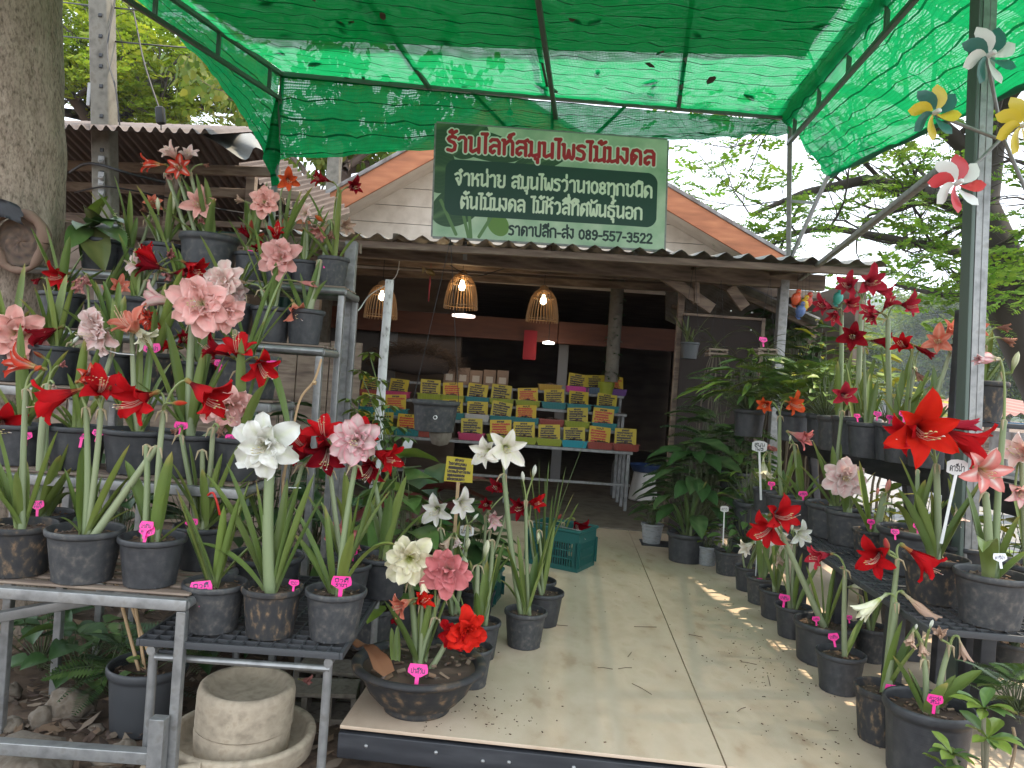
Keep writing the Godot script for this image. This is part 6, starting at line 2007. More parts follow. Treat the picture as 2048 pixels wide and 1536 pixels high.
	for q in spec:
		t = foliage(q[0], q[1], q[2], "leafy plants")
		bush(t, Vector3(0, q[2][3] * .85, 0), q[3], q[4], q[5], q[6], q[7], q[8], q[9], q[10], q[11])
	# grassy clump by the twin white blooms
	t = foliage("grass_lily", "grassy clump of narrow upright blades beside the green basket", [1075, 5.05, .26, .2, 0., "pot", 0], "leafy plants")
	for q in [[1182, 850, .012], [1132, 932, .022], [1118, 960, .02], [1098, 920, .018], [1148, 985, .02], [1078, 915, .018], [1060, 935, .016], [1125, 1000, .02], [1040, 950, .014], [1090, 950, .016], [1105, 990, .018], [1050, 990, .016]]:
		part("leaf", strap(Vector3(rf(-.05, .05), .17, rf(-.04, .04)), W(q[0], q[1], 5.0 + rf(-.15, .15)) - t.position, q[2], .04, C(.09, .13, .035)), mats.leaf, t)
	# strap leaved plant in the big far pot
	t = foliage("strap_leaf_plant", "big black pot of long strap leaves where the walkway meets the shop floor", [1374, 6.85, .36, .26, 0., "tub", 0], "leafy plants")
	for q in [[1300, 1005], [1325, 990], [1352, 975], [1345, 1005], [1395, 950], [1400, 985], [1425, 1000], [1290, 1008], [1370, 985], [1415, 960], [1440, 1030], [1320, 1045]]:
		part("leaf", strap(Vector3(rf(-.05, .05), .22, rf(-.05, .05)), W(q[0], q[1], 6.8 + rf(-.3, .2)) - t.position, .04, .16, C(.07, .115, .035)), mats.leaf, t)
	# yellow and green hedge plants beyond the shelf, standing on the ground
	var y := 0
	for q in [[1640, 730, 8.6, .55, .95, "yellow", "lime", 50, "narrow"], [1700, 770, 8.2, .5, .6, "lime", "green", 46, "frond"], [1590, 690, 8.9, .5, 1.2, "green", "dark", 54, "broad"], [1775, 790, 7.9, .55, .6, "lime", "yellow", 40, "frond"], [1545, 700, 9.0, .45, 1.2, "dark", "green", 46, "broad"], [1680, 690, 10.5, .7, 1.4, "yellow", "lime", 60, "broad"]]:
		var top := W(q[0], q[1], q[2])
		var b := Vector3(top.x, GROUND, top.z)
		t = thing("garden_shrub", ["yellow leaved shrub behind the plank shelf", "lime fronds rising behind the crimson stalks", "green broad leaved shrub beside the grey awning post", "low feathery yellow-green shrub behind the shelf pots", "dark broad leaved shrub in the shade of the awning post", "tall sunlit yellow shrub beyond the awning"][y], "shrub", b, "shrubs beyond the shelf")
		bush(t, Vector3(0, top.y - GROUND - q[4] * .45, 0), q[7], q[3], q[4], q[8], q[5], .22, .42, .35, q[6])
		var gg := Geo.new()
		gg.col = C(.1, .08, .05)
		for k in 4:
			gg.tube([Vector3(rf(-.1, .1), 0, rf(-.1, .1)), Vector3(rf(-.1, .1), (top.y - GROUND) * .5, rf(-.1, .1)), Vector3(rf(-.15, .15), top.y - GROUND, rf(-.15, .15))], [.018, .014, .006], 5)
		part("stem", gg.mesh(), mats.bark_paint, t)
		y += 1
	y = 0
	for q in [[1772, 990, 5.9, .2], [1850, 1000, 5.6, .2], [1725, 1010, 6.3, .18], [1990, 1010, 4.7, .2], [1940, 1040, 5.2, .18], [1800, 1035, 5.0, .16], [2030, 1040, 4.2, .2]]:
		t = foliage("croton_pot", ["yellow croton under the black plank shelf clear of its leg", "yellow croton at the slanted leg of the plank shelf", "yellow speckled plant behind the pale pink bloom", "lime leaved plant behind the cross shelf", "striped yellow plant behind the white name tag", "dark arching plant with yellow tips under the shelf", "broad lime plant behind the salmon star bloom"][y], [q[0], q[2], .26, .2, .0 if q[2] > 4.9 and q[0] < 1800 else GROUND + .3, "pot", 1], "yellow leaved plants below the shelf")
		var top := W(q[0], q[1] - 40, q[2]).y - t.position.y
		bush(t, Vector3(0, .17, 0), 26, q[3], maxf(top - .1, .25), ["broad", "narrow", "broad", "broad", "narrow", "narrow", "broad"][y], ["yellow", "yellow", "lime", "lime", "yellow", "dark", "lime"][y], .16, .28, .5, ["lime", "green", "yellow", "green", "green", "yellow", "yellow"][y])
		y += 1
	# desert rose at the lower right corner
	t = thing("desert_rose", "desert rose with glossy spoon shaped leaves at the deck's front corner", "potted plant", X(1975, 0, 2.85), "leafy plants")
	t.position.y = .0015
	put_pot(t, .2, .12, "pot", 0)
	for q in [[1968, 1418, .5, 11], [1975, 1478, .4, 9], [1905, 1510, .3, 10], [1890, 1535, .2, 7]]:
		var e := W(q[0], q[1], 2.8) - t.position
		g = Geo.new()
		g.col = C(.2, .19, .13)
		g.tube(smooth([Vector3(0, .1, 0), Vector3(e.x * .6, e.y * .35 + .05, e.z * .5), e]), [.014, .011, .008], 7)
		part("stem", g.mesh(), mats.stalk, t)
		for k in q[3]:
			var a = TAU * k / q[3] + rf(-.2, .2)
			put_leaf(t, e, Vector3(cos(a), rf(.05, .9), sin(a) + .3), .075 * rf(.8, 1.25) * (1. + q[2]), "obovate", "lime" if k % 3 else "green", rf(-.3, .3))
	g = Geo.new()
	g.col = C(.24, .17, .1)
	g.tube(smooth([Vector3(.02, .1, .05), W(2030, 1500, 2.8) - t.position, W(2026, 1455, 2.8) - t.position]), [.013, .01, .006], 7)
	part("stem", g.mesh(), mats.stalk, t)
	# asparagus fern low at the right
	t = foliage("asparagus_fern", "fine dark asparagus fern low behind the desert rose", [2035, 3.5, .25, .16, 0., "pot", 0], "leafy plants")
	bush(t, Vector3(0, .14, 0), 30, .2, .24, "frond", "dark", .14, .26, .5, "green")

func hanging() -> void:
	# black hanging pot with a cane orchid
	var at := W(1378, 718, 7.7)
	var t := thing("hanging_orchid_pot", "black hanging pot of cane orchid against the dark screen", "hanging plant", at)
	var g := Geo.new()
	put_pot(t, .2, .17, "pot", 3)
	for k in 12:
		part("leaf", strap(Vector3(rf(-.05, .05), .15, rf(-.04, .04)), Vector3(rf(-.3, .3), rf(.25, .5), rf(-.15, .2)), .02, .18, C(.09, .11, .04)), mats.leaf, t)
	g = Geo.new()
	for s in [-1, 1]:
		g.tube([Vector3(s * .09, .17, 0), Vector3(0, 1.05, -.05)], [.0025], 4)
	part("hanger", g.mesh(), mats.cable, t)
	for q in [[1432, 712, "slatted hanging basket of vanda with long trailing roots"], [1530, 712, "slatted hanging basket with a pink tag by the awning post"]]:
		at = W(q[0], q[1], 7.9 if q[0] < 1500 else 7.7)
		t = thing("slatted_basket", q[2], "hanging plant", at)
		for i in 4:
			g = Geo.new()
			for s in [-1, 1]:
				if i % 2: g.box(Vector3(0, i * .022, s * .075), Vector3(.2, .016, .016))
				else: g.box(Vector3(s * .09, i * .022, 0), Vector3(.016, .016, .18))
			part("slat", g.mesh(), mats.timber_old, t)
		for k in 18:
			part("leaf", strap(Vector3(rf(-.05, .05), .06, rf(-.04, .04)), Vector3(rf(-.38, .3), rf(-.12, .3), rf(-.15, .2)), .016, .45, C(.10, .12, .05)), mats.leaf, t)
		for k in 9 if q[0] < 1500 else 3:
			g = Geo.new()
			g.col = C(.2, .17, .12)
			var x := rf(-.12, .16)
			g.tube(smooth([Vector3(x * .4, .03, 0), Vector3(x, -.2, .05), Vector3(x + rf(-.05, .05), -.55 + rf(-.3, .1), .03), Vector3(x + rf(-.08, .08), -.9 + rf(-.2, .3), 0)]), [.004, .0025], 4)
			part("root", g.mesh(), mats.stalk, t)
		g = Geo.new()
		for s in [-1, 1]:
			g.tube([Vector3(s * .09, .07, 0), Vector3(0, .8, 0)], [.0022], 4)
		part("hanger", g.mesh(), mats.cable, t)
		if q[0] > 1500: name_tag(t, Vector3(-.05, .16, .06), .09, "มาลี", .2)
	# painted clay birds hung under the beam
	for q in [[1592, 598, "orange red hanging clay bird by the awning post", C(.6, .1, .04)], [1608, 610, "yellow hanging clay bird by the awning post", C(.6, .4, .04)], [1601, 622, "blue hanging clay bird below the orange one", C(.1, .16, .35)], [1676, 596, "teal hanging clay bird beside the crimson blooms", C(.05, .32, .26)], [1615, 604, "red hanging clay bird behind the yellow one", C(.5, .06, .04)]]:
		t = thing("clay_bird", q[2], "ornament", W(q[0], q[1], 7.6), "clay birds")
		g = Geo.new()
		var m := mat("bird" + str(q[3]), q[3], .35)
		g.lathe([Vector2(0, -.07), Vector2(.03, -.055), Vector2(.05, -.01), Vector2(.045, .03), Vector2(.03, .055), Vector2(.0, .06)], 12, Vector3.ZERO, Basis(Vector3(1, 0, 0), .5))
		part("body", g.mesh(), m, t)
		g = Geo.new()
		g.lathe([Vector2(0, -.03), Vector2(.022, -.02), Vector2(.028, 0), Vector2(.02, .022), Vector2(0, .03)], 10, Vector3(.01, .07, .03))
		part("head", g.mesh(), m, t)
		g = Geo.new()
		g.tube([Vector3(.01, .068, .055), Vector3(.012, .06, .08)], [.008, .001], 5)
		part("beak", g.mesh(), mats.cane, t)
		g = Geo.new()
		g.box(Vector3(0, -.06, -.06), Vector3(.03, .01, .08), Basis(Vector3.RIGHT, .5))
		part("tail", g.mesh(), m, t)
		g = Geo.new()
		g.tube([Vector3(0, .09, .02), Vector3(0, .45, 0)], [.0015], 4)
		part("string", g.mesh(), mats.cable, t)
	# battered hanging bucket by the stall
	t = thing("hanging_bucket", "battered black bucket pot with a hole hanging before the stall", "hanging plant", W(868, 862, 6.6))
	put_pot(t, .42, .27, "tub", 1)
	g = Geo.new()
	g.lathe([Vector2(.012, .004), Vector2(.02, 0)], 10, Vector3(.02, .13, .182), Basis(Vector3.RIGHT, Vector3.BACK, Vector3.DOWN))
	part("hole", g.mesh(), mats.white_plastic, t)
	g = Geo.new()
	g.lathe([Vector2(0, -.14), Vector2(.07, -.12), Vector2(.1, -.05), Vector2(.1, .0)], 10, Vector3(.06, .01, .02))
	part("root_ball", g.mesh(), mats.block, t)
	g = Geo.new()
	for s in [-1, 1]:
		g.tube([Vector3(s * .2, .26, 0), Vector3(0, 1.75, -.3)], [.003], 4)
	part("hanger", g.mesh(), mats.cable, t)

func pinwheel(px: float, py: float, w: float, d: float, c1: Color, c2: Color, label: String, tail: Array) -> void:
	var c := W(px, py, d)
	var t := thing("pinwheel", label, "pinwheel", c, "toy pinwheels on the steel post")
	var r := w * d / F * .5
	var tilt := facing(Vector3(rf(-.3, .1), rf(-.1, .1), 1.), rf(0, 1))
	for k in 8:
		var g := Geo.new()
		var rows := []
		for i in 7:
			var row := []
			var q := i / 6.
			for j in 5:
				var s := j / 4.
				var a := q * .75 + (s - .3) * .82 * pow(sin(PI * minf(q * .84 + .16, 1.)), .75)
				row.append(Vector3(cos(a) * r * (.1 + .9 * q), sin(a) * r * (.1 + .9 * q), .16 * r * sin(PI * q) * (1. - s * 1.3) + .05 * r))
			rows.append(row)
		g.grid(rows)
		var m := mat("wheel%s" % str(c1 if k % 2 else c2), c1 if k % 2 else c2, .35, {"back": C(.3, .3, .3)})
		part("blade", g.mesh(), m, t, Vector3.ZERO, tilt * Basis(Vector3(0, 0, 1), TAU * k / 8. * -1.))
	var h := Geo.new()
	h.lathe([Vector2(0, .05), Vector2(.006, .05), Vector2(.012, .045), Vector2(.013, .02), Vector2(.012, 0)], 12, Vector3.ZERO, tilt * Basis(Vector3.RIGHT, Vector3.BACK, Vector3.DOWN))
	part("hub", h.mesh(), mats.white_plastic, t)
	h = Geo.new()
	h.tube([Vector3(0, 0, -.01), W(tail[0], tail[1], d + .1) - c], [.009], 7)
	part("stick", h.mesh(), mats.steel_dull, t)

func small_things() -> void:
	var yl := C(.62, .46, .02)
	var gr := C(.015, .12, .095)
	var wh := C(.68, .66, .62)
	pinwheel(1976, 112, 124, 3.7, wh, gr, "white and dark green pinwheel at the top of the post", [1998, 240])
	pinwheel(1868, 226, 112, 3.7, yl, gr, "yellow and dark green pinwheel on a level stick", [1992, 276])
	pinwheel(2044, 252, 124, 3.65, yl, yl, "all yellow pinwheel where the sticks meet", [2000, 275])
	pinwheel(1912, 368, 122, 3.7, wh, C(.55, .02, .03), "white and red pinwheel lowest on the post", [2000, 280])
	var g := Geo.new()
	g.tube([W(2000, 262, 3.8), W(2060, 400, 3.8)], [.01], 7)
	solo("grey_tube", "grey tube carrying the pinwheels beside the steel post", "tube", g.mesh(), mats.steel_dull)
	# white painted bamboo pole
	var a := W(779, 560, 5.6)
	var b := W(752, 930, 5.6)
	var dir := (a - b).normalized()
	var foot := b - dir * (b.y / dir.y)
	var t := thing("white_pole", "leaning white painted pole with peeling paint before the stall", "pole", foot)
	g = Geo.new()
	var p := []
	for k in 12: p.append((a - foot) * k / 11. + Vector3(rf(-.003, .003), 0, 0))
	g.tube(p, [.046, .042, .04, .038, .036, .035, .034, .033, .033, .032, .032, .032], 14)
	part("shaft", g.mesh(), mat("peeling", C(1, 1, 1), .7, {"tex": noise_tex("peel", [C(.12, .11, .1), C(.55, .54, .52), C(.62, .61, .6), C(.66, .65, .64), C(.68, .67, .66)], .03, 91, 256, 4, Vector2(1, .5)), "scale": 2.5}), t)
	# leaning stick with knots by the rack
	g = Geo.new()
	g.tube(smooth([W(566, 960, 3.75), W(582, 880, 3.72), W(600, 800, 3.7), W(628, 762, 3.68), W(643, 718, 3.66)]), [.008, .009, .007, .009, .006], 7)
	g.tube([W(626, 765, 3.68), W(632, 766, 3.68)], [.013, .011], 6)
	g.tube([W(566, 960, 3.75), X(560, .42, 3.78)], [.008], 6)
	solo("cane_stick", "bare knotted cane stick leaning beside the white double bloom", "stick", g.mesh(), mats.cane)
	g = Geo.new()
	g.tube(smooth([W(416, 990, 3.3), W(426, 986, 3.28), W(434, 1005, 3.27), W(440, 1030, 3.28)]), [.006, .005], 6)
	solo("red_ribbon", "twist of red ribbon tied to a stalk behind the tray table", "ribbon", g.mesh(), mats.red_ribbon)
	g = Geo.new()
	g.tube([W(210, 700, 3.5), W(236, 707, 3.47), W(268, 710, 3.48)], [.003], 5)
	solo("tie_string", "white string tying two stalks together on the second tier", "string", g.mesh(), mats.string)
	g = Geo.new()
	g.tube([W(572, 975, 3.3), W(602, 976, 3.3)], [.003], 5)
	solo("tie_wire", "short white tie wire beside the thick white stalk", "string", g.mesh(), mats.string)
	# white upright tags in the right hand pots
	for q in [[1914, 935, 1884, 1062, 3.55, .1, "คารีน่า", "white name tag on a long slanted stick by the scarlet bloom"], [1519, 893, 1523, 985, 6.0, .12, "สมุน/ไพร", "white two-line name tag on a stick in the bushy plant"], [1449, 1018, 1447, 1075, 6.4, .07, "ดาว", "small white name tag on a stick in the seedling pot"], [1515, 1085, 1512, 1145, 5.7, .04, "ดาว", "narrow white stake tag by the low white bloom"], [933, 1062, 925, 1110, 4.3, .085, "มาลี", "blank pale tag behind the withered white blooms"]]:
		var c := W(q[0], q[1], q[4])
		var e := W(q[2], q[3], q[4])
		var tt := thing("stick_tag", q[7], "tag", e, "white stick tags")
		g = Geo.new()
		g.bar(Vector3(0, -.06, 0), c - e - Vector3(0, .02, .002), q[5] * .14, .004)
		part("stick", g.mesh(), mats.white_plastic, tt)
		g = Geo.new()
		var w: float = q[5]
		var kk := []
		var o := [Vector2(-.5, -.3), Vector2(-.5, .3), Vector2(-.3, .44), Vector2(0, .48), Vector2(.3, .44), Vector2(.5, .3), Vector2(.5, -.3), Vector2(.2, -.44), Vector2(-.2, -.44)]
		for s in o: kk.append(g.add(c - e + Vector3(s.x * w, s.y * w * .8, .002), Vector2(s.x + .5, .5 - s.y)))
		for i in range(1, 8): g.tri(kk[0], kk[i], kk[i + 1])
		part("plate", g.mesh(), tag_face(q[6], C(.6, .59, .57), C(.02, .02, .02)), tt)

	# green plastic basket with slotted sides
	basket("plastic_basket", "dark teal plastic basket with slotted sides on the walkway", G(1120, 1128, .0), .47, .36, .33, -.5, true)
	basket("plastic_basket", "small teal plastic crate holding a pot behind the tall bud", G(962, 1200, 0.), .22, .26, .2, -.2, false)
	t = amaryllis("pot in the slotted basket with one thin spidery dark red bloom", GF, [1118, 6.35, .2, .18, .02, "pot", 0], [], [[1128, 1045, [[1158, 1058, 56, "dark", "s", 25, -35], [1118, 1035, 22, "crimson", "b", 30, 50]], 0, .006]], [])
	t.position.y = .02

func basket(called: String, label: String, at: Vector3, w: float, dp: float, h: float, turn: float, slots: bool) -> void:
	var t := thing(called, label, "basket", at)
	t.rotation.y = turn
	var m: Material = mats.teal_plastic
	for s in 4:
		var g := Geo.new()
		var along := w if s % 2 == 0 else dp
		var off := dp * .5 if s % 2 == 0 else w * .5
		var b := Basis(Vector3.UP, PI * .5 * s)
		var z := b * Vector3(0, 0, off)
		g.box(z + Vector3(0, h * .86, 0), Vector3(along, h * .28, .006), b, .001)
		g.box(z + Vector3(0, h * .06, 0), Vector3(along, h * .12, .006), b, .001)
		if slots:
			for r in 3:
				g.box(z + Vector3(0, h * (.12 + .2 * r + .19), 0), Vector3(along, h * .035, .006), b)
		var n := int(along / .022)
		for i in n + 1:
			g.box(z + b * Vector3((float(i) / n - .5) * along * (.98), 0, 0) + Vector3(0, h * .42, 0), Vector3(.009 if i > 1 and i < n - 1 else .05, h * .64, .0062), b)
		part("side", g.mesh(), m, t)
		g = Geo.new()
		g.box(z * 1.03 + Vector3(0, h, 0), Vector3(along * 1.05, .025, .025), b, .005)
		part("rim", g.mesh(), m, t)
	var g := Geo.new()
	g.box(Vector3(0, .006, 0), Vector3(w, .012, dp), Basis.IDENTITY, .002)
	part("bottom", g.mesh(), m, t)
	if slots:
		g = Geo.new()
		g.tube(smooth([Vector3(-w * .5, h, dp * .4), Vector3(-w * .3, h + .03, dp * .52), Vector3(w * .4, h + .02, dp * .52), Vector3(w * .52, h, dp * .3)]), [.004], 5)
		part("wire_handle", g.mesh(), mats.steel, t)

# ================================================================ under the rack: mill, stones, litter
func rock(at: Vector3, s: Vector3, seed_: int, label: String) -> void:
	var n := FastNoiseLite.new()
	n.seed = seed_
	n.frequency = .9
	var g := Geo.new()
	for i in 11:
		for j in 17:
			var th := PI * i / 10.
			var ph := TAU * (j % 16) / 16.
			var p := Vector3(sin(th) * cos(ph), cos(th), sin(th) * sin(ph))
			var k := 1. + .35 * n.get_noise_3dv(p * 1.3) + .12 * n.get_noise_3dv(p * 4.)
			g.add(p * k * s * .5 + Vector3(0, s.y * .38, 0))
	for i in 10:
		for j in 16:
			var a := i * 17 + j
			g.quad(a, a + 1, a + 18, a + 17)
	solo("rock", label, "rock", g.mesh(), mats.stone, at, Basis(Vector3.UP, seed_ * 1.3), "stones on the ground under the rack")
func under_rack() -> void:
	# stone mill: basin with a spout, lower and upper stone
	var c := W(490, 1400, 3.3)
	c.y = GROUND + .02
	var t := thing("stone_mill", "old pale concrete hand mill with a spouted basin under the tray table", "stone mill", c)
	var g := Geo.new()
	g.lathe([Vector2(0, 0), Vector2(.26, 0), Vector2(.30, .03), Vector2(.315, .11), Vector2(.31, .125), Vector2(.29, .128), Vector2(.275, .115), Vector2(.262, .06), Vector2(.2, .05)], 40)
	part("basin", g.mesh(), mats.concrete, t)
	g = Geo.new()                                           # spout towards the lower left
	var sd := Vector3(-.55, 0, .83).normalized()
	var sx := Vector3(sd.z, 0, -sd.x)
	for s in [-1, 1]:
		g.tube(smooth([sd * .285 + sx * s * .12 + Vector3(0, .1, 0), sd * .34 + sx * s * .075 + Vector3(0, .095, 0), sd * .42 + sx * s * .05 + Vector3(0, .085, 0)]), [.03, .03, .026], 8)
	g.grid([[sd * .24 - sx * .1 + Vector3(0, .06, 0), sd * .24 + sx * .1 + Vector3(0, .06, 0)], [sd * .43 - sx * .05 + Vector3(0, .055, 0), sd * .43 + sx * .05 + Vector3(0, .055, 0)]])
	part("spout", g.mesh(), mats.concrete, t)
	g = Geo.new()
	g.lathe([Vector2(.20, .05), Vector2(.205, .14), Vector2(.2, .155), Vector2(.2, .155), Vector2(.1, .157)], 40)
	part("lower_stone", g.mesh(), mats.concrete, t)
	g = Geo.new()
	g.lathe([Vector2(.12, .159), Vector2(.2, .159), Vector2(.206, .165), Vector2(.206, .3), Vector2(.2, .325), Vector2(.185, .335), Vector2(.165, .33), Vector2(.155, .31), Vector2(.11, .295), Vector2(0, .292)], 40)
	part("upper_stone", g.mesh(), mats.concrete, t, Vector3.ZERO, Basis(Vector3(0, 0, 1), -.035) * Basis(Vector3.RIGHT, .03))
	# hollow concrete blocks
	for q in [[640, 1375, 3.75, .0, "hollow concrete block lying behind the stone mill"], [665, 1322, 3.95, .19, "upper hollow concrete block behind the stone mill"]]:
		var p := W(q[0], q[1], q[2])
		p.y = GROUND + .02 + (.0 if q[3] < .1 else .0)
		t = thing("concrete_block", q[4], "block", p, "hollow blocks")
		t.rotation.y = .1 - q[3]
		if q[3] > .1: t.position.z -= .08
		g = Geo.new()
		g.box(Vector3(0, .012, 0), Vector3(.38, .024, .19))
		g.box(Vector3(0, .138, 0), Vector3(.38, .024, .19), Basis.IDENTITY, .004)
		for x in [-.178, -.06, .06, .178]:
			g.box(Vector3(x, .075, 0), Vector3(.026, .102, .188))
		part("block", g.mesh(), mats.block, t)
	var k := 0
	for q in [[133, 1428, .2, .17, .17, "pointed tan rock under the rack"], [82, 1445, .11, .12, .1, "rounded tan rock beside the pointed rock"], [172, 1420, .1, .1, .1, "grey rock behind the pointed rock"], [102, 1378, .1, .05, .05, "small white stone under the rack"], [60, 1535, .5, .14, .3, "broad flat tan rock below the low rail"], [225, 1520, .16, .09, .14, "brown rock below the low rail"], [20, 1390, .12, .1, .1, "brown stone deep under the rack"], [250, 1495, .1, .07, .09, "grey pebble stone below the low rail"], [190, 1455, .08, .05, .08, "small tan stone by the big pot"], [25, 1450, .14, .07, .1, "flat brown stone beside the broad flat rock"], [660, 1440, .09, .05, .07, "small grey stone beside the deck post"]]:
		var p := G(q[0], q[1], GROUND + .02)
		p.y = GROUND - .01
		rock(p, Vector3(q[2], q[3], q[4]), 5 + k, q[5])
		k += 1
	# the big dark pot with stakes
	t = foliage("staked_pot", "big dark pot with three bamboo stakes on the ground under the rack", [297, 3.55, .36, .3, GROUND + .005, "tub", 3], "leafy plants")
	for q in [[232, 1165, -20], [262, 1150, -6], [252, 1180, 20]]:
		g = Geo.new()
		g.tube([Vector3(q[2] * .002, .25, 0), W(q[0], q[1], 3.6) - t.position], [.008], 6)
		part("stake", g.mesh(), mats.cane, t)
	bush(t, Vector3(0, .25, 0), 7, .12, .12, "heart", "lime", .05, .09, .3, "green")
	# plants growing in the shade under the rack
	var y := 0
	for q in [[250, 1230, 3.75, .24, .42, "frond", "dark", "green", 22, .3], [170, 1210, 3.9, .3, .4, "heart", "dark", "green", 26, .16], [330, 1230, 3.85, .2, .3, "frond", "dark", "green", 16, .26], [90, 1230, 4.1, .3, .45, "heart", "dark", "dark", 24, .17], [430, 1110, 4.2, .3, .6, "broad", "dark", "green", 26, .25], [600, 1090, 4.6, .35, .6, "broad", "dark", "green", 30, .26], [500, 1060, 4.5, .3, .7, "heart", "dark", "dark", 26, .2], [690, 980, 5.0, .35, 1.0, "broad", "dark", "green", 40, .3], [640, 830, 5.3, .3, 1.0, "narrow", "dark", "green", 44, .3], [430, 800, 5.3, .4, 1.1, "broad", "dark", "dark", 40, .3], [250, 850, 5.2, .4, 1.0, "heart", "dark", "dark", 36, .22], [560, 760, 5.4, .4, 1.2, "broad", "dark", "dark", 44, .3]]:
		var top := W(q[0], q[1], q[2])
		t = thing("wild_plant", ["fern growing between the stakes under the rack", "dark heart leaved plant in the shade under the lowest tier", "fern beside the front leg of the rack", "dark leafy plant far under the rack by the trunk", "broad leaved plant behind the lowest tier's end", "broad dark plant behind the tray table", "heart leaved plant deep behind the white bloom", "tall broad leaved plant between rack and stall", "narrow leaved plant at the tall rear post of the rack", "added dark broad leaved backdrop plant behind the middle tiers", "added dark heart leaved backdrop plant behind the tiers by the trunk", "added dark broad leaved backdrop plant behind the tall rear post of the rack"][y], "plant", Vector3(top.x, GROUND, top.z), "plants growing in the shade of the rack")  # the dark plants behind the tiers are added to darken the view
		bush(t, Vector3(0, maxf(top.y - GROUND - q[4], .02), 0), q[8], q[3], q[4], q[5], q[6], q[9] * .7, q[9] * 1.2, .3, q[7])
		g = Geo.new()
		g.col = C(.06, .05, .03)
		g.tube([Vector3.ZERO, Vector3(.01, maxf(top.y - GROUND - q[4], .02) + .05, 0)], [.012, .008], 5)
		part("stem", g.mesh(), mats.bark_paint, t)
		y += 1
	# fallen flower heads
	t = thing("fallen_bloom", "wilted pink bloom lying on the broad flat rock", "flower", G(95, 1522, GROUND + .03))
	flower(t, Vector3(-.05, .05, 0), Vector3(1, .2, .5), .13, "blush", "c")
	t = thing("fallen_bloom", "faded pink petals lying on the concrete block", "flower", W(610, 1325, 3.7))
	t.position.y = GROUND + .02 + .165
	flower(t, Vector3(-.03, .03, 0), Vector3(1, .0, .3), .12, "drypink", "w")
	# litter
	g = Geo.new()
	for i in 2600:
		var p := Vector3(rf(-3.4, -.55), GROUND + .02 + rf(.0, .02), rf(-5.2, -2.3))
		if p.x > -.8 and rng.randf() < .5: continue
		var l := rf(.015, .055) * (1.6 if rng.randf() < .15 else 1.)
		var a := rf(0, TAU)
		var e := Vector3(cos(a), rf(-.3, .3), sin(a)) * l
		var f := Vector3(-sin(a), rf(-.3, .5), cos(a)) * l * rf(.2, .5)
		g.col = [C(.13, .08, .05), C(.2, .13, .08), C(.08, .05, .035), C(.24, .18, .13)][i % 4] * rf(.6, 1.2)
		var i0 := g.add(p - e); var i1 := g.add(p + f); var i2 := g.add(p + e + Vector3(0, .006, 0)); var i3 := g.add(p - f)
		g.quad(i0, i1, i2, i3)
	var lt := part("leaf_litter", g.mesh(), mats.litter, self)
	tag(lt, "dry leaf litter covering the ground under the rack", "leaf litter", "", "stuff")
	# crumbs and twigs on the deck
	g = Geo.new()
	for i in 450:
		var u := rf(.1, 2.4)
		var v := rf(.05, 4.5)
		if rng.randf() < .6:
			u = 2.12 + rng.randfn(0, .16)
			v = absf(rng.randfn(1.1, .8))
		if i % 5 == 0:
			u = .55 + rng.randfn(0, .18); v = absf(rng.randfn(.3, .2))
		var s := rf(.0015, .0045)
		g.col = C(.07, .04, .025) * rf(.6, 2.)
		g.box(D(u, v, .003), Vector3(s * rf(1, 3), s * .6, s), Basis(Vector3.UP, rf(0, TAU)))
	for i in 12:
		var p := D(rf(.3, 2.2), rf(.1, 2.5), .004)
		var a := rf(0, TAU)
		g.col = C(.1, .06, .04)
		var e := Vector3(cos(a), 0, sin(a)) * rf(.03, .08)
		g.tube([p - e, p + Vector3(rf(-.01, .01), .002, rf(-.01, .01)), p + e], [.0016], 4)
	lt = part("deck_crumbs", g.mesh(), mats.litter, self)
	tag(lt, "soil crumbs and twigs scattered on the deck", "crumbs", "", "stuff")

# ================================================================ the stall inside the shop
func card_mat(k: int) -> StandardMaterial3D:
	var key := "card%d" % k
	if mats.has(key):
		return mats[key]
	var r := RandomNumberGenerator.new()
	r.seed = 300 + k
	var im := Image.create(128, 92, false, Image.FORMAT_RGB8)
	im.fill(lin([C(.5, .37, .015), C(.45, .35, .02), C(.54, .37, .015)][k % 3]))
	var al := "รานไลทสมพงคจหยวกชดตอป"
	for i in 6:
		var s := ""
		for j in r.randi_range(4, 6) if i == 0 else r.randi_range(10, 16):
			s += al[r.randi() % al.length()]
		var col := C(.03, .02, .02) if (k % 3 != 2 or i == 0) else C(.45, .03, .02)
		ink(im, s, .32 if i == 0 else .07 + r.randf() * .05, .66 if i == 0 else r.randf_range(.7, .93), .16 + i * .155, .085, 1.3, lin(col))
	texs[key] = ImageTexture.create_from_image(im)
	return mat(key, C(1, 1, 1), .5, {"tex": texs[key]})
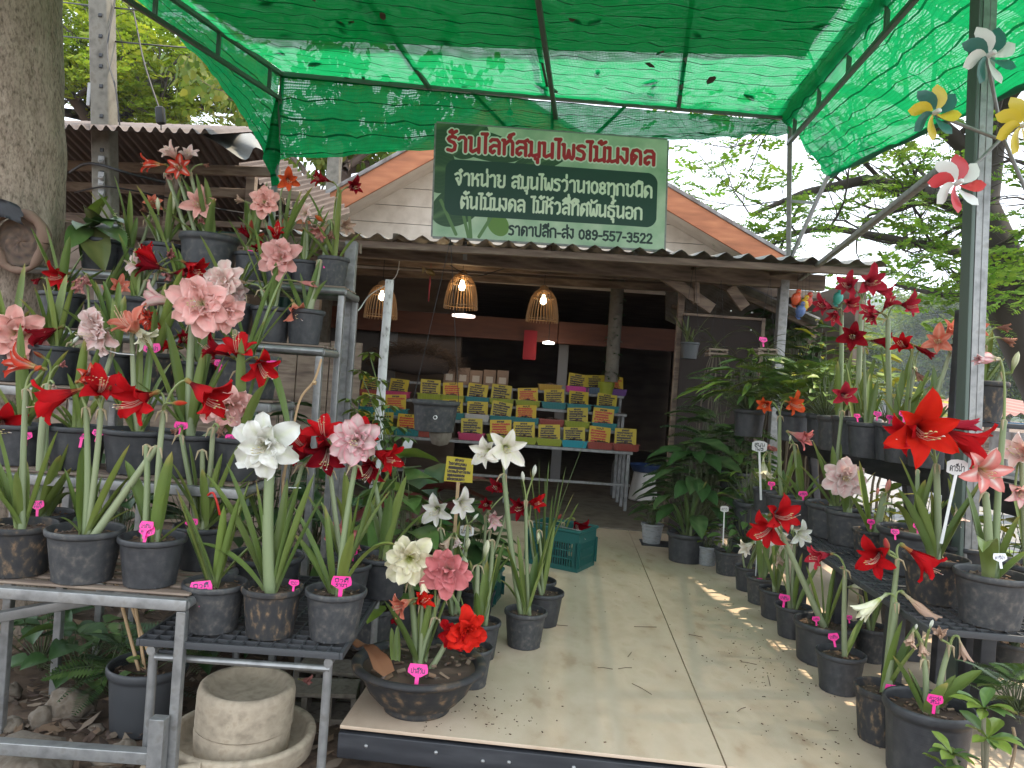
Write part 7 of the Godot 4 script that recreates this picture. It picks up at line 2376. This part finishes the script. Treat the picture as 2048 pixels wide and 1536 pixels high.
func tray_mesh() -> ArrayMesh:
	if leafm.has("tray"): return leafm.tray
	var g := Geo.new()
	var w := .165
	var d := .1
	for s in [[-1, 0], [1, 0], [0, -1], [0, 1]]:
		var n := Vector3(s[0], 0, s[1])
		var tdir := Vector3(s[1], 0, -s[0])
		var hw := d if s[0] != 0 else w
		var off := w if s[0] != 0 else d
		g.face([n * off * .86 - tdir * hw * .86, n * off - tdir * hw + Vector3(0, .085, 0), n * off + tdir * hw + Vector3(0, .085, 0), n * off * .86 + tdir * hw * .86])
		g.box(n * (off + .004) + Vector3(0, .085, 0), Vector3(.014, .01, hw * 2. + .02) if s[0] != 0 else Vector3(hw * 2. + .02, .0101, .014))
		for k in 9:
			var x := (k - 4) / 4.6 * hw
			g.box(n * off * .945 + tdir * x + n * .004 + Vector3(0, .042, 0), Vector3(.004, .07, .006) if s[0] != 0 else Vector3(.006, .07, .004))
	g.face([Vector3(-w * .86, .002, -d * .86), Vector3(w * .86, .002, -d * .86), Vector3(w * .86, .002, d * .86), Vector3(-w * .86, .002, d * .86)])
	leafm["tray"] = g.mesh()
	return leafm.tray
func heap_mesh(k: int) -> ArrayMesh:
	var key := "heap%d" % k
	if leafm.has(key): return leafm[key]
	var g := Geo.new()
	for i in 60:
		g.col = [C(.1, .05, .03), C(.17, .09, .05), C(.07, .05, .04)][i % 3] * rf(.6, 1.3)
		var x := rf(-.13, .13)
		var z := rf(-.075, .075)
		g.box(Vector3(x, .055 + .035 * (1. - absf(x) / .14) + rf(-.01, .01), z), Vector3(rf(.02, .05), rf(.012, .03), rf(.015, .03)), Basis.from_euler(Vector3(rf(-1, 1), rf(0, 6), rf(-1, 1))))
	leafm[key] = g.mesh()
	return leafm[key]
func build_stall() -> void:
	var rows := [[.75, 9.6], [.98, 9.95], [1.2, 10.3], [1.44, 10.65]]
	var t := thing("display_stand", "stepped steel display stand for the herb trays inside the shop", "stand", Vector3(.45, 0, -10.1))
	var o := t.position
	var xl := X(690, .75, 9.6).x
	var xr := X(1262, .75, 9.6).x
	var g := Geo.new()
	for q in rows:
		for dz in [-.13, .13]:
			g = Geo.new()
			g.bar(Vector3(xl, q[0] - .02, -q[1] + dz) - o, Vector3(xr, q[0] - .02, -q[1] + dz) - o, .04, .035, .003)
			part("rail", g.mesh(), mats.steel_dull, t)
		g = Geo.new()
		g.box(Vector3((xl + xr) * .5, q[0] - .0015, -q[1]) - o, Vector3(xr - xl, .003, .3))
		part("shelf", g.mesh(), mats.tin, t)
		for x in [xl + .05, 0., xr - .05]:
			g = Geo.new()
			g.bar(Vector3(x, 0.0, -q[1] + .13) - o, Vector3(x, q[0] - .04, -q[1] + .13) - o, .04, .04, .003)
			part("leg", g.mesh(), mats.steel_dull, t)
	g = Geo.new()
	g.bar(Vector3(xl, .32, -9.5) - o, Vector3(xr, .32, -9.5) - o, .03, .03)
	part("rail", g.mesh(), mats.steel_dull, t)
	var cols := {"g": C(.3, .34, .03), "t": C(.03, .2, .2), "c": C(.02, .3, .36), "r": C(.3, .06, .04), "p": C(.5, .05, .13), "w": C(.5, .48, .44), "o": C(.5, .3, .03), "b": C(.06, .1, .15), "v": C(.12, .04, .2), "m": C(.6, .05, .28)}
	var cn := {"g": "lime green", "t": "teal", "c": "bright cyan", "r": "brick red", "p": "pink", "w": "white", "o": "orange", "b": "slate blue", "v": "purple", "m": "magenta"}
	var nth := ["bottom", "second", "third", "top"]
	var items := [[0, 715, "r", 1], [0, 765, "g", 1], [0, 815, "t", 1], [0, 862, "r", 1], [0, 943, "p", 1], [0, 1000, "g", 1], [0, 1048, "g", 1], [0, 1098, "g", 1], [0, 1148, "c", 1], [0, 1198, "r", 1], [0, 1250, "r", 1],
		[1, 740, "t", 1], [1, 790, "t", 1], [1, 905, "t", 1], [1, 955, "w", 1], [1, 1003, "t", 1], [1, 1052, "t", 1], [1, 1103, "r", 0], [1, 1153, "g", 1], [1, 1207, "t", 1],
		[2, 740, "r", 1], [2, 795, "p", 1], [2, 860, "g", 1], [2, 905, "g", 1], [2, 955, "t", 1], [2, 1003, "g", 1], [2, 1055, "g", 1], [2, 1107, "t", 1], [2, 1157, "t", 1], [2, 1212, "t", 1],
		[3, 1100, "o", 0], [3, 1155, "m", 1], [3, 1192, "b", 1], [3, 1228, "v", 1]]
	var i := 0
	for q in items:
		var r: Array = rows[q[0]]
		var p := X(q[1], r[0] + .05, r[1])
		p.y = r[0] + .001
		var nx := ""
		var tr := thing("herb_tray", "herb tray", "tray", p, "herb trays on the stand")
		tr.set_meta("label", "%s plastic tray of dried herbs on the %s step of the display stand" % [cn[q[2]], nth[q[0]]])
		part("tray", tray_mesh(), mat("tray" + q[2], cols[q[2]], .45), tr)
		part("herbs", heap_mesh(i % 4), mats.soil, tr)
		if q[3]:
			var k := i % 7
			var cg := Geo.new()
			var hw := .138
			var hh := .098 * rf(.92, 1.1)
			cg.face([Vector3(-hw, -hh, 0), Vector3(-hw, hh, 0), Vector3(hw, hh, 0), Vector3(hw, -hh, 0)])
			cg.face([Vector3(hw, -hh, -.002), Vector3(hw, hh, -.002), Vector3(-hw, hh, -.002), Vector3(-hw, -hh, -.002)])
			solo("price_card", "yellow handwritten card in the %s tray on the stand's %s step" % [cn[q[2]], nth[q[0]]], "card", cg.mesh(), card_mat(k), p + Vector3(rf(-.01, .01), .09 + hh * .8, -.03), Basis(Vector3.RIGHT, -.2) * Basis(Vector3(0, 0, 1), rf(-.13, .13)) * Basis(Vector3.UP, rf(-.25, .25)), "yellow cards in the herb trays")
		i += 1
	# paper bags on the top step
	for px in [898, 925, 951, 978, 1004]:
		var p := X(px, 1.44, 10.62)
		var bt := thing("paper_bag", "brown paper bag with a pale label on the top step of the stand", "bag", p + Vector3(0, .001, 0), "paper bags on the stand")
		g = Geo.new()
		var w := rf(.08, .095)
		var hb := rf(.2, .26)
		var rr := []
		for a in 6:
			var y := hb * a / 5.
			var dd := .05 * (1. - a / 5.) + .004
			rr.append([Vector3(-w, y, -dd), Vector3(-w * .95, y, dd), Vector3(w * .95, y, dd + .008 * sin(a * 2.)), Vector3(w, y, -dd), Vector3(-w, y, -dd)])
		g.grid(rr)
		part("bag", g.mesh(), mat("kraft", C(.23, .15, .1), .8), bt)
		g = Geo.new()
		g.face([Vector3(-.05, .05, .052), Vector3(-.05, .14, .035), Vector3(.05, .14, .035), Vector3(.05, .05, .052)])
		part("label", g.mesh(), mat("baglabel", C(.45, .38, .3), .7), bt)
	# straw bundle
	var sb := X(830, 1.46, 10.6)
	g = Geo.new()
	for k in 900:
		g.col = C(.1, .065, .04) * rf(.5, 1.6)
		var a := rf(0, PI)
		var y := rf(0, 1)
		var p := Vector3(cos(a) * .62 * rf(.6, 1.), sin(a) * .3 * rf(.5, 1.), rf(-.12, .12))
		g.tube([p, p + Vector3(rf(-.2, .2), rf(-.14, .08), rf(-.03, .06)), p + Vector3(rf(-.3, .3), rf(-.2, -.02), rf(-.05, .1))], [.004, .0015], 3, false)
	g.col = C(.05, .035, .025)
	g.lathe([Vector2(0, -.5), Vector2(.12, -.45), Vector2(.17, 0), Vector2(.12, .45), Vector2(0, .5)], 12, Vector3.ZERO, Basis(Vector3(0, 0, 1), PI / 2))
	solo("straw_bundle", "dark bundle of dried straw lying behind the hanging bucket on the stand", "straw", g.mesh(), mats.litter, sb + Vector3(0, .24, 0))
	# mesh basket and grey column in the shop
	t = thing("trellis_column", "speckled grey column wound with dark creeper inside the shop", "column", X(1200, 0, 10.4))
	g = Geo.new()
	g.tube([Vector3(0, 1.62, .3), Vector3(0, 3.05, .3)], [.09], 12)
	part("shaft", g.mesh(), mats.pole_concrete, t)
	for k in 60:
		var a := rf(-.5, PI + .5)
		put_leaf(t, Vector3(cos(a) * .09, rf(1.65, 3.0), .3 + sin(a) * .09), Vector3(cos(a), rf(-.6, .4), sin(a)), rf(.04, .07), "heart", "dark")
	g = Geo.new()
	g.lathe([Vector2(.08, 1.44), Vector2(.1, 1.44), Vector2(.12, 1.6), Vector2(.125, 1.61), Vector2(.11, 1.62)], 18, Vector3(0, 0.003, -.2))
	part("green_basket", g.mesh(), mat("trayg", cols.g, .45), t)
	# lamps
	for q in [[763, 605, 8.8, .9, "dim bamboo cage lamp behind the leaning white pole"], [923, 585, 8.6, 2.6, "brightly lit bamboo cage lamp above the flat disc lamp"], [1086, 613, 9.0, .9, "dim bamboo cage lamp beside the red cloth"]]:
		lamp(W(q[0], q[1], q[2]), q[3], q[4])
	for q in [[927, 634, 10.4, .16, "flat pink-white disc lamp below the bright bamboo lamp"], [1097, 688, 11.2, .085, "small round white ceiling lamp deep in the shop"]]:
		var c := W(q[0], q[1], q[2])
		t = thing("disc_lamp", q[4], "lamp", c)
		g = Geo.new()
		g.lathe([Vector2(0, 0), Vector2(q[3], 0), Vector2(q[3], .03), Vector2(0, .05)], 24)
		part("lamp_glass", g.mesh(), mat("disc%s" % str(q[3]), C(.8, .75, .7), .5, {"emit": C(1, .8, .72) if q[3] > .1 else C(1, .97, .85), "power": 1.2 if q[3] > .1 else 2.5}), t)
		g = Geo.new()
		g.tube([Vector3(0, .04, 0), Vector3(0, maxf(.1, 3.06 - c.y), 0)], [.005], 5)
		part("cord", g.mesh(), mats.cable, t)
		var l := OmniLight3D.new()
		l.name = "lamp_light"
		l.light_color = Color(1, .88, .72)
		l.light_energy = .03
		l.light_size = q[3]
		l.omni_range = 9.
		l.omni_attenuation = 2.
		l.shadow_enabled = true
		l.position = Vector3(0, -.05, 0)
		t.add_child(l)
	# sagging wire between the lamps
	g = Geo.new()
	g.tube(smooth([W(862, 495, 8.3), W(900, 530, 8.5), W(945, 552, 8.5), W(1000, 540, 8.4), W(1030, 525, 8.3), W(1065, 505, 8.3)]), [.006], 5)
	solo("lamp_wire", "sagging wire looping past the bright bamboo lamp", "wire", g.mesh(), mats.cable)
	g = Geo.new()
	g.tube(smooth([W(688, 620, 6.), W(715, 622, 6.8), W(740, 590, 7.6), W(790, 555, 8.2), W(800, 510, 8.3)]), [.006], 5)
	solo("lamp_wire", "pale wire looping from the rack post up to the beam", "wire", g.mesh(), mats.string)
	# fish ornament
	t = thing("fish_charm", "small brass fish charm hanging from the beam beside the bright lamp", "ornament", W(861, 545, 8.3))
	g = Geo.new()
	g.lathe([Vector2(0, -.06), Vector2(.03, -.03), Vector2(.038, .01), Vector2(.02, .05), Vector2(0, .055)], 10, Vector3.ZERO, Basis(Vector3(0, 0, 1), 1.1))
	g.face([Vector3(-.05, .03, 0), Vector3(-.1, .07, 0), Vector3(-.09, -.02, 0)])
	part("fish", g.mesh(), mat("brass", C(.25, .17, .06), .4, {"metal": .6}), t)
	g = Geo.new()
	g.tube([Vector3(0, .05, 0), Vector3(0, .3, 0)], [.002], 4)
	g.tube([Vector3(0, -.03, 0), Vector3(0, -.12, 0), Vector3(0, -.32, 0)], [.003, .012, .005], 5)
	part("tassel", g.mesh(), mat("redcloth", C(.25, .01, .02), .8), t)
	# yellow notice by the plants
	t = thing("yellow_notice", "yellow handwritten notice board standing among the pots before the stall", "notice", W(920, 965, 4.62))
	t.position.y = .0
	g = Geo.new()
	var c := W(918, 938, 4.62) - t.position
	g.face([c + Vector3(-.088, -.08, 0), c + Vector3(-.08, .075, 0), c + Vector3(.085, .068, 0), c + Vector3(.088, -.08, 0)])
	part("paper", g.mesh(), card_mat(4), t)
	g = Geo.new()
	g.bar(Vector3(c.x, 0, -.02), c + Vector3(0, .05, -.012), .02, .015)
	part("stake", g.mesh(), mats.cane, t)
	g = Geo.new()
	g.box(Vector3.ZERO, Vector3(.06, .1, .003), Basis(Vector3(0, 0, 1), -.25))
	solo("white_card", "small white label card hanging by the wine red plant", "card", g.mesh(), tag_face("ว่าน/สมุน", C(.6, .6, .6), C(.05, .05, .06)), W(814, 893, 5.0))
	# white pail, steel tank and blue basin in the shop
	t = thing("white_pail", "big white upturned pail on the shop floor behind the leafy plants", "pail", G(1285, 1000, 0.))
	g = Geo.new()
	g.lathe([Vector2(0, 0), Vector2(.2, 0), Vector2(.205, .02), Vector2(.15, .38), Vector2(.14, .4), Vector2(0, .4)], 28)
	part("body", g.mesh(), mat("pail", C(.55, .52, .48), .5), t)
	t = thing("blue_basin", "blue rimmed basin resting on the white pail", "basin", G(1285, 1000, 0.) + Vector3(0, .401, 0))
	g = Geo.new()
	g.lathe([Vector2(0, 0), Vector2(.16, 0), Vector2(.22, .1), Vector2(.23, .105), Vector2(.21, .1)], 28)
	part("bowl", g.mesh(), mat("basin", C(.03, .06, .16), .4), t)
	t = thing("steel_tank", "dull steel tank under the display stand beside the white pail", "tank", G(1246, 1000, 0.) + Vector3(0, 0, -.4))
	g = Geo.new()
	g.lathe([Vector2(0, 0), Vector2(.13, 0), Vector2(.13, .42), Vector2(.11, .5), Vector2(.05, .54), Vector2(.03, .6), Vector2(0, .6)], 24)
	part("body", g.mesh(), mats.steel_dull, t)
	# far roadside stall and a red can at the right edge
	t = thing("roadside_stall", "low roadside stall with faded red tin roof and blue sheet across the road", "stall", X(2040, GROUND, 16.))
	o = t.position
	part("roof", wave_sheet(W(1965, 838, 15.) - o, W(2140, 822, 15.) - o, Vector3(0, .25, -2.5), 8, .06), mat("redtin", C(.33, .17, .14), .7), t)
	g = Geo.new()
	g.box(W(2060, 853, 15.3) - o, Vector3(2.1, .12, .05))
	part("blue_band", g.mesh(), mat("bluesheet", C(.07, .2, .34), .6), t)
	for px in [1975, 2110]:
		g = Geo.new()
		var e := W(px, 840, 15.3) - o
		g.bar(Vector3(e.x, 0, e.z), e, .08, .08)
		part("post", g.mesh(), mats.timber_old, t)
	g = Geo.new()
	g.box(W(2050, 885, 16.2) - o + Vector3(0, -.3, 0), Vector3(1.8, 1., .1))
	part("back_panel", g.mesh(), mats.tin, t)
	t = thing("red_can", "small red can with a stub nozzle on the cross shelf", "can", W(1975, 845, 4.5))
	t.position.y = W(1990, 850, 4.55).y + .016
	g = Geo.new()
	g.lathe([Vector2(0, 0), Vector2(.016, 0), Vector2(.016, .034), Vector2(.005, .037), Vector2(.004, .05), Vector2(0, .05)], 14)
	part("body", g.mesh(), mat("canred", C(.55, .02, .02), .35), t)
	# corrugated lean-to interior wall at far right of the shop is left dark

func lamp(c: Vector3, power: float, label: String) -> void:
	var t := thing("bamboo_lamp", label, "lamp", c, "bamboo cage lamps")
	var pr := [[.06, .2], [.1, .17], [.145, .10], [.17, .0], [.185, -.1], [.192, -.19]]
	var sl := Geo.new()
	for i in pr.size() - 1:
		sl.bar(Vector3(pr[i][0], pr[i][1], 0), Vector3(pr[i + 1][0], pr[i + 1][1], 0), .013, .005, 0., Vector3.BACK)
	var sm := sl.mesh()
	for k in 30:
		part("slat", sm, mats.bamboo, t, Vector3.ZERO, Basis(Vector3.UP, TAU * k / 30.))
	for q in [[.145, .1], [.19, -.155], [.1, .17]]:
		var g := Geo.new()
		var ring := []
		for k in 25: ring.append(Vector3(cos(TAU * k / 24.) * q[0], q[1], sin(TAU * k / 24.) * q[0]))
		g.tube(ring, [.005], 5, false)
		part("hoop", g.mesh(), mats.bamboo, t)
	var g := Geo.new()
	g.lathe([Vector2(.062, .19), Vector2(.05, .235), Vector2(.01, .26)], 14)
	part("cap", g.mesh(), mats.bamboo, t)
	g = Geo.new()
	g.tube([Vector3(0, .25, 0), Vector3(0, 2.98 - c.y, 0)], [.004], 5)
	part("cord", g.mesh(), mats.cable, t)
	g = Geo.new()
	g.lathe([Vector2(0, .02), Vector2(.03, .035), Vector2(.038, .065), Vector2(.025, .11), Vector2(.015, .14), Vector2(0, .14)], 14)
	part("bulb", g.mesh(), mat("bulb%d" % int(power * 10), C(.9, .85, .7), .4, {"emit": C(1, .82, .55), "power": 2.5 + power * 3.}), t)
	var l := OmniLight3D.new()
	l.name = "bulb_light"
	l.light_color = Color(1, .8, .5)
	l.light_energy = .012 * power
	l.light_size = .04
	l.omni_range = 8.
	l.omni_attenuation = 2.
	l.shadow_enabled = true
	l.position = Vector3(0, .065, 0)
	t.add_child(l)

func _ready() -> void:
	rng.seed = 20240
	build_light()
	make_materials()
	make_glyphs()
	build_ground()
	build_shop()
	build_awning()
	build_sign()
	build_canopy()
	build_left()
	build_racks()
	build_trees()
	print("setting done")
	plants_left()
	plants_tray()
	plants_floor_left()
	plants_right()
	plants_leafy()
	under_rack()
	hanging()
	small_things()
	build_stall()
	print("plants done")
